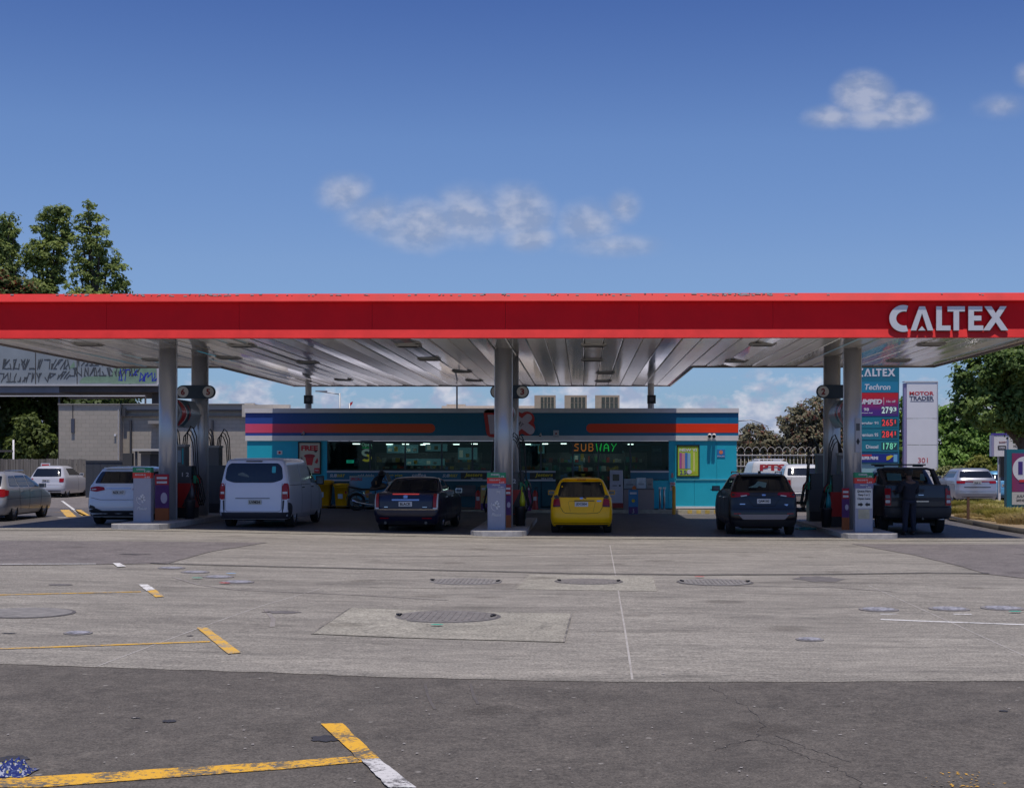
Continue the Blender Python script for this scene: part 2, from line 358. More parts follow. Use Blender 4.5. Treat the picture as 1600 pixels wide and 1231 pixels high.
def crack(pts, w=.008, n=7, amp=5):
    o = []
    for a, b_ in zip(pts, pts[1:]):
        for k in range(n): t = k / n; o.append((a[0] + (b_[0] - a[0]) * t + random.uniform(-amp, amp), a[1] + (b_[1] - a[1]) * t + random.uniform(-amp, amp) * .25))
    o.append(pts[-1]); sheet('crack', [tuple(v) for v in strip(GP(o), w)], .0035, crk)
crack([(1105, 1072), (1140, 1090), (1172, 1105), (1192, 1135), (1180, 1155)]); crack([(1180, 1155), (1150, 1160), (1118, 1172)]); crack([(1180, 1155), (1215, 1163), (1255, 1180), (1300, 1195), (1345, 1222), (1350, 1240)])
crack([(1215, 1150), (1260, 1168), (1330, 1190)], .008)
stn = M('oil_stain', (.045, .042, .042), .6, var=.3, scale=5); stc = M('oil_stain_on_concrete', (.15, .135, .125), .7, var=.25, scale=6)
def blob(px, py, rx, m, dz=.0065, asp=1.0, n=22):
    c = G(px, py); r = rx / (F / c.y); ph = random.random() * 6
    sheet('stain', [(c.x + r * math.cos(2 * math.pi * k / n) * (1 + .18 * math.sin(3 * k * .57 + ph)), c.y + asp * r * math.sin(2 * math.pi * k / n) * (1 + .2 * math.sin(5 * k * .5 + ph))) for k in range(n)], dz, m)
blob(511, 1154, 25, stn, .0065, 1); blob(20, 1186, 24, stn, .0065, 1); blob(265, 1127, 11, stn); blob(212, 1122, 8, stn, .0065, .4)
blob(440, 957, 28, stc, .009, .7); blob(95, 914, 18, stc, .009, .8); blob(205, 867, 17, stn, .016, .5); blob(228, 867, 9, stn, .016, .5); blob(1568, 1111, 7, stn); blob(297, 994, 5, stn, .009)
blob(14, 990, 12, stn, .009, .35); blob(1280, 905, 36, stc, .009, 1.4)
tyr = paint('tyre_mark', (.088, .077, .067), (.118, .103, .09), 1.35)
for pl in ([(664, 1068), (668, 1085), (673, 1097), (680, 1108)], [(735, 1068), (740, 1087), (747, 1100)]):
    sheet('tyre_mark', [tuple(v) for v in strip(GP(pl), .028)], .0035, tyr)
tyr2 = paint('tyre_mark_concrete', (.215, .19, .17), (.30, .27, .24), 1.1)
for pl in ([(270, 902), (310, 914), (370, 922), (560, 930), (700, 938)], [(415, 952), (427, 968), (425, 980)], [(1100, 915), (1300, 918), (1400, 925)], [(560, 870), (800, 868), (1200, 862)]):
    sheet('tyre_mark', [tuple(v) for v in strip(GP(pl), .06)], .009, tyr2)

# tank lids and their concrete surrounds
iron = M('cast_iron_lid', (.23, .21, .19), .7, .3, var=.3, scale=9, bump=.5); ironblue = M('grey_blue_lid', (.27, .265, .29), .75, var=.75, scale=18, bump=.4)
sheet('concrete_surround', GP([(487, 991), (548, 950), (893, 959), (881, 1004)]), .009, concrete_pale)
jd = paint('surround_joint', (.12, .11, .095), (.27, .245, .21), .9)
for pl in ([(487, 991), (548, 950), (893, 959), (881, 1004), (487, 991)],): sheet('surround_joint', [tuple(v) for v in strip(GP(pl[:2]), .02)], .0125, jd); sheet('surround_joint', [tuple(v) for v in strip(GP(pl[2:4]), .022)], .0125, jd); sheet('surround_joint', [tuple(v) for v in strip(GP(pl[3:5]), .025)], .0125, concrete_pale); sheet('surround_joint', [tuple(v) for v in strip(GP(pl[1:3]), .02)], .0125, jd)
sheet('concrete_surround', GP([(806, 921), (828, 898), (1020, 901), (1026, 924)]), .009, concrete_pale)
sheet('concrete_surround', GP([(575, 918), (618, 896), (824, 898), (800, 920)]), .008, concrete)
def lid(px, py, rx, m, label, plates=True, cat='tank lid'):
    c = G(px, py); r = rx / (F / c.y); t = thing('tank_lid', label, cat, (c.x, c.y, c.z + .006), group='round tank lids set in the concrete'); t.rotation_euler = (0, -(g(c.x + .3) - g(c.x - .3)) / .6, 0)
    B().prism(circ(r, 40), .0005, .005, 'z').obj('lid_frame', M('lid_frame_iron', (.11, .10, .095), .75), t)
    B().prism(circ(r * .93, 40), .0055, .009, 'z').obj('cover', m, t)
    if plates:
        bb = B()
        for i in range(-7, 8):
            x = i * r * .115; hh = math.sqrt(max(0, (r * .86) ** 2 - x * x)); bb.box(x - .012, x + .012, -hh * .8, hh * .8, .0092, .015)
        bb.obj('rib', iron, t)
        for s in (-1, 1): B().tube([(s * r * .82, -.07 * 1, .022), (s * r * .9, 0, .03), (s * r * .82, .07, .022)], .012, 6).obj('handle', M('dark_steel', (.03, .03, .035), .4, .8), t)
    return t
lid(697, 964, 86, iron, 'large round ribbed iron tank lid in the middle of the pale concrete square')
lid(727, 909, 60, M('concrete_fill_lid', (.22, .205, .19), .8, var=.3), 'flat round tank lid left of the pale patch beside the drain')
lid(920, 909, 54, iron, 'round iron tank lid on the small pale concrete patch by the drain')
lid(1117, 910, 60, M('concrete_fill_lid', (.2,) * 3), 'round concrete coloured tank lid right of the small pale patch')
lid(40, 958, 75, M('concrete_fill_lid', (.2,) * 3), 'wide round tank lid between the yellow lines at the left edge', False)
for i, (px, py, rx, lab) in enumerate([(268, 888, 21, 'farthest of the four small lids in the diagonal row'), (305, 894.5, 22, 'second farthest small lid in the diagonal row'), (341, 902, 24, 'small lid with green dot, third of the diagonal row'), (372, 910, 25, 'nearest small lid with red dot in the diagonal row'),
        (1373, 953, 31, 'left small lid of the three beside the white line'), (1483, 952, 32, 'middle small lid of the three beside the white line'), (1567, 951, 34, 'right small lid of the three with a green dot'),
        (1265, 1000, 22, 'lone small blue grey lid in open concrete'), (122, 990, 22, 'faded small lid behind the long yellow line')]):
    c = G(px, py); r = rx / (F / c.y); t = thing('fill_point_lid', lab, 'small lid', (c.x, c.y, c.z + .006), group='small fuel fill point lids'); t.rotation_euler = (0, -(g(c.x + .3) - g(c.x - .3)) / .6, 0)
    B().prism(circ(r, 20), 0, .010, 'z').obj('rim', M('lid_rim', (.24, .22, .21), .8, var=.3, scale=20), t); bb = B().prism(circ(r * .8, 20), .011, .016, 'z').obj('cover', ironblue, t)
for px, py, r_, m_ in ((683, 979, .045, M('green_dot', (.0, .38, .25), .6)), (1586, 958, .05, MATS['green_dot']), (308, 905, .05, MATS['green_dot']), (351, 913, .05, M('red_dot', (.6, .03, .03), .6)), (361, 898, .05, M('blue_dot', (.2, .4, .65), .6)), (1093, 903, .05, MATS['red_dot'])):
    c = G(px, py); sheet('paint_dot', [(c.x + r_ * 1.8 * math.cos(a * .7), c.y + r_ * math.sin(a * .7)) for a in range(9)], .03, m_)

# ------------------------------------------------------------------ canopy
D0 = 35.7; ZS = 5.10; ZT = Z(459, D0, 800)
def redmat():
    m = M('red_fascia_paint', (.78, .006, .012), .42, var=.10, scale=.7, spec=.18); return m
red = redmat(); redtrim = M('red_trim_paint', (.70, .035, .034), .5, var=.14, scale=1.5, spec=.18)
canopy = thing('station_canopy', 'long red and white flat fuel station canopy on silver columns', 'canopy', (0, D0, 0))
def cb(name, m, *boxes, bevel=0):
    b_ = B()
    for x0, x1, y0, y1, z0, z1 in boxes: b_.box(x0, x1, y0 - D0, y1 - D0, z0, z1)
    return b_.obj(name, m, canopy, bevel)
XL, XR, XCL, XCR = -15.5, 11.6, -12.0, 3.6; YW, YC = 46.8, 58.8
zl = Z(471.5, D0 - .1, 800)
# fascia in panels about 3 m wide
n = 8; wpan = (XR - XL) / n
fsc = []
for i in range(n):
    x0 = XL + i * wpan; cb('fascia_panel', red, (x0 + .003, x0 + wpan - .003, D0, D0 + .04, ZS, ZT - .02))
B().prism([(-.19, zl), (.3, zl), (.3, ZT), (-.06, ZT), (-.08, ZT - .012), (-.186, zl + .02)], XL - .06, XR + .06, 'x').obj('top_trim', redtrim, canopy)
B().prism([(-.001, ZS + .205), (-.075, ZS - .015), (-.06, ZS - .03), (-.002, ZS - .03)], XL, XR, 'x').obj('bottom_trim', redtrim, canopy)  # sloped outward so the fascia's lower strip shows as sunlit
for q_ in ((XR + .002, XR + .04, D0 + .045, YW, ZS + .03, ZT - .02), (XL - .04, XL - .002, D0 + .045, YW, ZS + .03, ZT - .02), (XCR, XCR + .04, YW + .041, YC, ZS + .03, ZT - .02), (XCL - .04, XCL, YW + .041, YC, ZS + .03, ZT - .02),
  (XCR + .04, XR + .04, YW + .001, YW + .04, ZS + .03, ZT - .02), (XL - .04, XCL - .04, YW + .001, YW + .04, ZS + .03, ZT - .02), (XCL - .04, XCR + .04, YC + .001, YC + .04, ZS + .03, ZT - .02)): cb('side_fascia', red, q_)
edgem = M('soffit_edge_trim', (.30, .29, .27), .5)
for q_ in ((XCR + .042, XR + .05, YW + .05, YW + .1, ZS - .06, ZS + .05), (XL - .05, XCL - .05, YW + .05, YW + .1, ZS - .06, ZS + .05), (XCL - .05, XCR + .05, YC + .05, YC + .1, ZS - .06, ZS + .05),
   (XR + .042, XR + .09, D0 + .1, YW + .1, ZS - .06, ZS + .05), (XL - .09, XL - .042, D0 + .1, YW + .1, ZS - .06, ZS + .05), (XCR + .042, XCR + .09, YW + .11, YC + .1, ZS - .06, ZS + .05), (XCL - .09, XCL - .042, YW + .11, YC + .1, ZS - .06, ZS + .05)): cb('edge_trim', edgem, tuple(list(q_[:4]) + [ZS - .05, ZS + .028]))
deck = M('roof_deck', (.2, .19, .18), .8)
cb('roof_deck', deck, (XL, XR, D0 + .05, YW - .01, ZS + .06, ZT - .08), (XCL + .01, XCR - .01, YW + .05, YC - .01, ZS + .06, ZT - .08))
soff = M('soffit_sheet_metal', (.90, .88, .82), .2, .35, var=.07, scale=.8, stretch=(1, .2, 1), bump=.025, bscale=.7)
soffs = [soff, M('soffit_sheet_glossy', (.93, .91, .86), .09, .72, var=.05, scale=.8, stretch=(1, .2, 1), bump=.03, bscale=.7), M('soffit_sheet_satin', (.86, .84, .79), .15, .6, var=.07, scale=.8, stretch=(1, .2, 1), bump=.03, bscale=.7)]
pw = (XR - XL) / 54
for i in range(54):
    x0 = XL + i * pw; long_ = XCL - .1 < x0 and x0 + pw < XCR + .2
    y1 = YC - .02 if long_ else YW - .01
    t = random.gauss(0, .04); b_ = B(); z0 = ZS - .004
    pr = [(x0 + .012, z0 + .05), (x0 + .012, z0 + .012), (x0 + .03, z0 + t * .3), (x0 + pw * .5, z0 - .004), (x0 + pw - .03, z0 - t * .3), (x0 + pw - .008, z0 + .012), (x0 + pw - .008, z0 + .05)]
    b_.prism(pr, .06, y1 - D0, 'y'); o = b_.obj('soffit_panel', random.choice(soffs), canopy)
lf = M('light_fitting_dark', (.06, .055, .05), .5); lfr = M('light_fitting_rim', (.36, .35, .33), .4, .3)
bb1 = B().box(-.33, .33, -.3, .3, -.05, 0); 
lm = None
for px, py in [(624, 541), (668, 562), (718, 581), (741, 595), (936, 540), (935, 563), (955, 583), (952, 596), (1187, 539), (1150, 565), (1440, 539), (1400, 564), (140, 539), (245, 563), (382, 541), (478, 567), (530, 594), (350, 560)]:
    q = ray(px, py); k = (ZS - .03 - CAMH) / q[2]; x, y = q[0] * k, q[1] * k
    x = XL + (math.floor((x - XL) / pw) + .5) * pw
    t_ = B().box(-.3, .3, -.27, .27, -.045, .0); t_.box(-.34, .34, -.31, .31, -.02, .002); lo = t_.obj('light_fitting', lfr, canopy); lo.location = (x, y - D0, ZS - .008)
    B().box(-.25, .25, -.22, .22, -.05, -.046).obj('lens', lf, lo)
colm = M('silver_column_paint', (.45, .45, .47), .3, .5, var=.04, scale=1.5)
COLS = [(-11.6, 39.3), (-11.55, 42.4), (-2.2, 39.3), (-2.17, 42.4), (7.52, 39.3), (7.5, 42.4)]
for x, y in COLS:
    z0 = g(x) + .13
    b_ = B().loft([[(x + .24 * math.cos(2 * math.pi * k / 32), y - D0 + .24 * math.sin(2 * math.pi * k / 32), z) for k in range(32)] for z in (z0, ZS)])
    b_.box(x - .255, x - .235, y - D0 - .03, y - D0 + .03, z0, ZS - .01); b_.box(x + .235, x + .255, y - D0 - .03, y - D0 + .03, z0, ZS - .01)
    o = b_.obj('column', colm, canopy)
for px in (482, 1017):
    x = X(px, 57.5); B().loft([[(x + .13 * math.cos(2 * math.pi * k / 16), 57.5 - D0 + .13 * math.sin(2 * math.pi * k / 16), z) for k in range(16)] for z in (3.2, ZS)]).obj('column', M('rear_post_grey', (.42, .40, .37), .5), canopy)
# CALTEX letters, built in 0..1 by 0..1 cells
LW = .62; alu = M('brushed_letter', (.72, .71, .71), .4, .15, var=.04, scale=4); alus = M('letter_return', (.12, .12, .13), .5)
def arcpts(cx, cz, rx, rz, a0, a1, n): return [(cx + rx * math.cos(R(a0 + (a1 - a0) * k / n)), cz + rz * math.sin(R(a0 + (a1 - a0) * k / n))) for k in range(n + 1)]
LET = {
 'C': (.82, [arcpts(.62, .5, .62, .56, 70, 290, 22) + arcpts(.66, .5, .36, .30, 285, 75, 18)]),
 'A': (.95, [[(0, 0), (.36, 1), (.60, 1), (.95, 0), (.71, 0), (.475, .72), (.23, 0)], [(.32, 0), (.475, .17), (.62, 0)]]),
 'L': (.62, [[(0, 0), (0, 1), (.24, 1), (.24, .2), (.62, .2), (.62, 0)]]),
 'T': (.72, [[(.25, 0), (.25, .79), (0, .79), (0, 1), (.72, 1), (.72, .79), (.48, .79), (.48, 0)]]),
 'E': (.62, [[(0, 0), (0, 1), (.58, 1), (.58, .8), (.23, .8), (.23, .61), (.54, .61), (.54, .41), (.23, .41), (.23, .2), (.62, .2), (.62, 0)]]),
 'X': (1.0, [[(0, 0), (.36, .53), (.05, 1), (.33, 1), (.50, .71), (.68, 1), (.94, 1), (.64, .53), (1.0, 0), (.72, 0), (.50, .34), (.26, 0)]])}
def caltex(x0, x1, z0, z1, y, m, parent, depth=.06, stand=0, spread=None, back=None):
    pos = spread or [(.0, .155), (.18, .37), (.395, .515), (.49, .635), (.665, .79), (.79, 1.0)]
    for ch, (a, b_) in zip('CALTEX', pos):
        w, polys = LET[ch]; xa = x0 + (x1 - x0) * a; xb = x0 + (x1 - x0) * b_
        bb = B()
        for pl in polys: bb.prism([(xa + (xb - xa) * p[0] / w, z0 + (z1 - z0) * p[1]) for p in pl], y - stand - depth, y - stand, 'y')
        o = bb.obj('letter', m, parent)
        if back:
            bb = B()
            for pl in polys: bb.prism([(xa + (xb - xa) * p[0] / w + .012, z0 + (z1 - z0) * p[1] - .012) for p in pl], y - stand + .002, y - stand + .05, 'y')
            bb.obj('letter_return', back, o)
p0, p1 = P(1388, 517, D0), P(1573, 479.5, D0)
caltex(p0.x, p1.x, p0.z, p1.z, 0, alu, canopy, .04, .09, back=alus)
# bird mess / flaking on top trim
b = B()
for k in range(150):
    u = random.choice([random.gauss(300, 140), random.gauss(780, 200), random.uniform(0, 1600), random.gauss(1180, 40)]); x = X(u, D0 - .19); s = random.uniform(.01, .045)
    z = ZT - random.uniform(0, .05)
    b.box(x - s, x + s, -.10 + (ZT - z) * -.4 - .008, -.06, z - s * .7, z)
o = b.obj('flaking_paint', M('flaked_primer', (.5, .45, .42), .8), canopy); o['kind'] = 'stuff'
# ------------------------------------------------------------------ shop
DS = 55.0
teal = M('teal_wall_panel', (.012, .44, .60), .5, var=.05, scale=1.5); teald = M('dark_teal_paint', (.012, .11, .17), .5, var=.08, scale=2)
capw = M('white_capping', (.74, .72, .72), .5, var=.06, scale=2); orange = M('orange_stripe_vinyl', (.72, .05, .012), .5); navy = M('navy_stripe_vinyl', (.006, .05, .16), .45)
def grad_mat(name, stops, x0, x1):
    m = bpy.data.materials.new(name); m.use_nodes = True; n = m.node_tree.nodes; l = m.node_tree.links; p = n['Principled BSDF']
    t = n.new('ShaderNodeTexCoord'); s_ = n.new('ShaderNodeSeparateXYZ'); l.new(t.outputs['Object'], s_.inputs[0])
    r = n.new('ShaderNodeMapRange'); r.inputs[1].default_value = x0; r.inputs[2].default_value = x1; l.new(s_.outputs[0], r.inputs[0])
    c = n.new('ShaderNodeValToRGB'); l.new(r.outputs[0], c.inputs[0]); e = c.color_ramp.elements
    e[0].position, e[0].color = stops[0][0], (*stops[0][1], 1); e[1].position, e[1].color = stops[-1][0], (*stops[-1][1], 1)
    for q, col in stops[1:-1]: k = e.new(q); k.color = (*col, 1)
    l.new(c.outputs[0], p.inputs['Base Color']); p.inputs['Roughness'].default_value = .45; return m
shop = thing('shop_building', 'low teal convenience shop with striped blue and orange fascia under the canopy', 'shop', (0, DS, 0))
def sx(px): return X(px, DS)
def sz(py): return Z(py, DS)
def sb(name, m, x0, x1, y0, y1, z0, z1, parent=shop, bevel=0): return B().box(x0, x1, y0, y1, z0, z1).obj(name, m, parent, bevel)
XS0, XS1 = sx(386), sx(1151); zfl = .10
wz = sz(688)
# wall sections around the openings (front wall y 0..0.2)
winL, winM0, winM1, winR = sx(511), sx(868), sx(985), sx(1045)
zw0, zw1 = sz(735.5), sz(689)
sb('wall', teal, XS0, sx(469 - 12), 0, .2, zfl, wz - .001)
sb('wall', teal, sx(469 - 12) + .001, winL, 0.003, .2, zfl, wz - .001)
sb('wall', teal, winR, sx(1055), 0.003, .2, zfl, wz - .001)
for a, b_ in ((1055, 1085), (1085, 1120), (1120, 1151)): sb('wall_panel', teal, sx(a) + .004, sx(b_) - .004 if b_ < 1151 else XS1, 0, .2, sz(749) + .02, wz - .001); sb('wall_panel', teal, sx(a) + .004, sx(b_) - .004 if b_ < 1151 else XS1, -.01, .2, zfl + .08, sz(749) - .02)
sb('wall_rail', M('pale_teal_rail', (.12, .42, .5), .5), sx(1056), XS1, -.04, .15, sz(749) - .02, sz(749) + .02)
sb('base_board', capw, sx(1056), XS1 + .02, -.03, .1, zfl, zfl + .08)
dkw = M('slate_dado', (.02, .10, .135), .6, var=.1, scale=3)
sb('lower_wall', dkw, winL + .001, winM0, 0.02, .2, zfl, sz(750)); sb('lower_wall', teal, winM1, winR - .001, 0.02, .2, zfl, sz(750))
signb = M('window_sign_blue', (.012, .13, .22), .4)
sb('side_wall', teal, XS0, XS0 + .2, .201, 13, zfl, wz); sb('side_wall', teal, XS1 - .2, XS1, .201, 13, zfl, wz); sb('rear_wall', teal, XS0 + .2, XS1 - .2, 12.8, 13, zfl, wz)
# fascia box
fy = -.035
fz = [sz(v) for v in (688.5, 680.5, 676, 662, 645, 638)]
gband = grad_mat('blue_fascia_haze', [(0, (.03, .07, .36)), (.12, (.012, .09, .30)), (.3, (.001, .16, .25)), (.7, (.001, .15, .27)), (1, (.001, .15, .33))], XS0, XS1)  # purple-blue left end is haze put into the colour
gstr = grad_mat('fascia_stripe_haze_shade', [(0, (.80, .09, .20)), (.10, (.74, .06, .10)), (.2, (.78, .10, .008)), (.75, (.82, .05, .004)), (1, (.92, .04, .004))], XS0, XS1)  # pink haze at left and shaded orange middle are painted into the stripe
secs = [386, 455, 531, 625, 719, 812, 969, 1064, 1139.5, 1151]
xs = [sx(v) for v in secs]; xs[0] -= .06; xs[-1] += .06
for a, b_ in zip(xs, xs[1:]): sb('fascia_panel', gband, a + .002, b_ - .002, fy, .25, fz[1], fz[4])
sb('fascia_core', dkw, xs[0] + .01, xs[-1] - .01, fy + .02, .24, fz[1] + .01, fz[4] - .01)
sb('fascia_base_trim', capw, xs[0], xs[-1], fy - .015, .19, fz[0], fz[1]); sb('fascia_cap', capw, xs[0] - .02, xs[-1] + .02, fy - .05, .4, fz[4], fz[5])
def stripe(x0, x1, round0, round1):
    h = (fz[3] - fz[2]) / 2; zc = (fz[2] + fz[3]) / 2; p = []
    if round1: p += [(x1 - h + h * math.sin(a * math.pi / 8), zc - h * math.cos(a * math.pi / 8)) for a in range(9)]
    else: p += [(x1, zc - h), (x1, zc + h)]
    if round0: p += [(x0 + h - h * math.sin(a * math.pi / 8), zc + h * math.cos(a * math.pi / 8)) for a in range(9)]
    else: p += [(x0, zc + h), (x0, zc - h)]
    B().prism(p, fy - .006, fy - .001, 'y').obj('stripe', gstr, shop)
stripe(xs[0], sx(680), False, True); stripe(sx(916), xs[-1], True, False)
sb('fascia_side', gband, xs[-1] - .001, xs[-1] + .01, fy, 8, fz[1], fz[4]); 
sb('roof', capw, XS0 - .05, XS1 + .05, .41, 13.1, fz[1] + .1, fz[4] + .02)
# logo : red outlined N X badge with "DAY" bar
def bar(cx, cz, l_, w, ang, y0, y1, m, name='logo_shape', round_=True, parent=shop):
    h = w / 2; p = [(l_ / 2 - h + h * math.sin(a * math.pi / 8), -h * math.cos(a * math.pi / 8)) for a in range(9)] + [(-l_ / 2 + h - h * math.sin(a * math.pi / 8), h * math.cos(a * math.pi / 8)) for a in range(9)]
    c_, s_ = math.cos(ang), math.sin(ang); B().prism([(cx + x * c_ - z * s_, cz + x * s_ + z * c_) for x, z in p], y0, y1, 'y').obj(name, m, parent)
lred = M('logo_red', (.60, .035, .03), .45); lpk = M('logo_pink_white', (.66, .55, .60), .45); q = 1 / 40.0
def lx(px): return sx(px)
zc = sz(662)
B().prism(rnd([(lx(755), sz(640)), (lx(800), sz(640)), (lx(800), sz(683)), (lx(761), sz(683))], .2), fy - .05, fy - .01, 'y').obj('logo_outline', lred, shop)
bar(lx(815), zc + .02, 48 * q, 24 * q, R(-38), fy - .052, fy - .012, lred); bar(lx(815), zc, 46 * q, 24 * q, R(40), fy - .054, fy - .014, lred)
B().prism([(lx(762), sz(648)), (lx(790), sz(648)), (lx(790), sz(678)), (lx(766), sz(678))], fy - .062, fy - .056, 'y').obj('logo_shape', lpk, shop)
bar(lx(815), zc, 40 * q, 12 * q, R(42), fy - .064, fy - .056, lpk); bar(lx(816), zc + .0, 46 * q, 13 * q, R(-38), fy - .072, fy - .066, lpk)
text("DAY", .34, .17, M('logo_text_dark', (.10, .07, .09), .5), shop, (lx(812), fy - .075, zc + .02), tilt=R(-38))
# windows
gl = bpy.data.materials.new('shop_glass'); gl.use_nodes = True; nn = gl.node_tree.nodes; ll = gl.node_tree.links; nn.remove(nn['Principled BSDF'])
tr = nn.new('ShaderNodeBsdfTransparent'); tr.inputs[0].default_value = (.5, .62, .62, 1); gs = nn.new('ShaderNodeBsdfGlossy'); gs.inputs['Roughness'].default_value = .03; gs.inputs[0].default_value = (.22, .27, .26, 1)
lw = nn.new('ShaderNodeFresnel'); lw.inputs[0].default_value = 1.6; mxs = nn.new('ShaderNodeMixShader'); ll.new(lw.outputs[0], mxs.inputs[0]); ll.new(tr.outputs[0], mxs.inputs[1]); ll.new(gs.outputs[0], mxs.inputs[2]); ll.new(mxs.outputs[0], nn['Material Output'].inputs[0])
alf = M('dark_window_frame', (.05, .06, .07), .4, .4); sill = M('sill_white', (.52, .53, .58), .4)
wins = [511, 578, 633, 690, 738, 790, 845, 895, 935, 985, 1045]
for a, b_ in zip(wins, wins[1:]):
    x0, x1 = sx(a), sx(b_); low = sz(735.5) if (b_ <= 868 or a >= 985) else zfl + .03
    w_ = B().box(x0, x0 + .03, .02, .10, low, zw1).box(x1 - .03, x1, .02, .10, low, zw1).box(x0 + .031, x1 - .031, .02, .10, zw1 - .05, zw1).box(x0 + .031, x1 - .031, .02, .10, low, low + .05).obj('window', alf, shop)
    w_['kind'] = 'stuff'; del w_['kind']
    B().box(x0 + .03, x1 - .03, .055, .065, low + .05, zw1 - .05).obj('pane', gl, w_)
for a, b_ in ((winL, winM0), (winM1, winR)):
    sb('window_sill', sill, a, b_, -.06, .1, sz(738), sz(735.5)); sb('sill_panel', signb, a + .002, b_ - .002, -.03, .019, sz(750) + .03, sz(738) - .002)
sb('sill_trim', sill, winL, winM0, -.05, .02, sz(751.5), sz(750) + .028)
white = M('print_white', (.66, .66, .70), .5); yellow = M('print_yellow', (.72, .55, .02), .5); black = M('print_black', (.012, .012, .014), .4)
def wtxt(s, px, py, wpx, hpx, m, y=-.036, par=shop, **k): return text(s, wpx / 40, hpx / 40, m, par, (sx(px), y, sz(py)), **k)
for px in (521, 697): wtxt('SUB', px, 743, 11, 5, white, shear=.3); wtxt('WAY', px + 12, 743, 13, 5, yellow, shear=.3)
wtxt('cold drinks', 572, 743, 26, 5, white); wtxt('hot pies', 617, 743, 24, 5, yellow); wtxt('coffee', 655, 742, 22, 5, white)
for px0, px1, t0 in ((720, 760, 740), (828, 868, 850)):
    sb('pie_sign', black, sx(px0), sx(px1), -.045, -.031, sz(750) + .03, sz(738.5)); wtxt('Jesters', t0, 742.5, 28, 7, yellow, -.05, shear=.2); wtxt('PIES & COFFEE', t0 + 5, 747.5, 18, 2.4, white, -.05)
# checker trim under the sill (yellow/black dashes)
# interior
inn = M('shop_interior_wall', (.05, .11, .13), .7, var=.2, scale=2); flo = M('shop_floor_tile', (.12, .11, .10), .4)
sb('interior_wall', inn, XS0 + .21, XS1 - .21, 7.0, 7.1, zfl, wz); sb('shop_floor', flo, XS0 + .21, XS1 - .21, .21, 7, zfl - .05, zfl + .002); sb('shop_ceiling', M('shop_ceiling', (.10, .12, .12), .8), XS0 + .21, XS1 - .21, .26, 7, wz - .1, wz - .02)
lamp = M('shop_tube_lamp', (1.0, .95, .85), emit=6)
for px, y in ((660, 1.2), (735, 1.8), (880, 1.1), (905, 2.2), (945, 1.5), (966, 1.0), (620, 2.5), (1010, 1.8), (545, 1.6), (590, 3.2), (700, 3.4), (820, 3), (850, 1.6), (990, 3.2), (930, 4.4), (640, 4.6)): sb('ceiling_lamp', lamp, sx(px) - .11, sx(px) + .11, y, y + .5, wz - .13, wz - .101)  # extra tubes added among these to brighten the packets
cols = [(.5, .05, .04), (.5, .35, .05), (.08, .25, .09), (.1, .2, .45), (.45, .45, .42), (.03, .03, .03), (.3, .12, .05), (.25, .3, .28), (.02, .3, .3)]
pm = [M('packet_%s' % n_, c_, .6) for n_, c_ in zip(('red', 'orange', 'green', 'blue', 'white', 'black', 'brown', 'grey', 'teal'), cols)]
metal = M('shelf_metal', (.16, .17, .18), .5, .3)
for k, (px0, px1, y) in enumerate(((515, 575, 1.0), (585, 680, 1.6), (700, 760, 2.6), (810, 860, 2.2), (872, 930, 3.0), (936, 980, 2.4), (986, 1035, 1.2), (560, 740, 4.5), (830, 1020, 5))):
    x0, x1 = sx(px0), sx(px1); t = thing('shop_shelf', ['low counter shelf behind the far left window', 'glass food counter shelf behind the sandwich window', 'stocked shelf just left of the central column', 'stocked shelf just right of the central column', 'stocked shelf behind the shop entrance', 'tall shelf behind the payment kiosk', 'shelf inside the rightmost shop window', 'long rear shelf deep inside the left half of the shop', 'long rear shelf deep inside the right half of the shop'][k], 'shelf', ((x0 + x1) / 2, DS + y, zfl), group='stocked shelves inside the shop')
    hw = (x1 - x0) / 2; H = 1.75 if k in (2, 3) else (1.55 if k < 2 or k == 6 else 2.2)
    B().box(-hw, hw, .3, .34, 0, H).box(-hw, -hw + .03, 0, .299, 0, H).box(hw - .03, hw, 0, .299, 0, H).obj('frame', metal, t)
    z = .35
    while z < H - .15:
        B().box(-hw + .031, hw - .031, 0, .299, z - .02, z).obj('shelf', metal, t)
        bb = B(); x = -hw + .05
        while x < hw - .2:
            w_ = random.uniform(.07, .2); 
            if random.random() < .8: bb.mi = random.randrange(9); bb.box(x, x + w_ * .9, .02, .22, z + .001, z + random.uniform(.1, .26))
            x += w_
        o = bb.obj('packets', pm, t, fix=True); o['kind'] = 'stuff'; z += .36
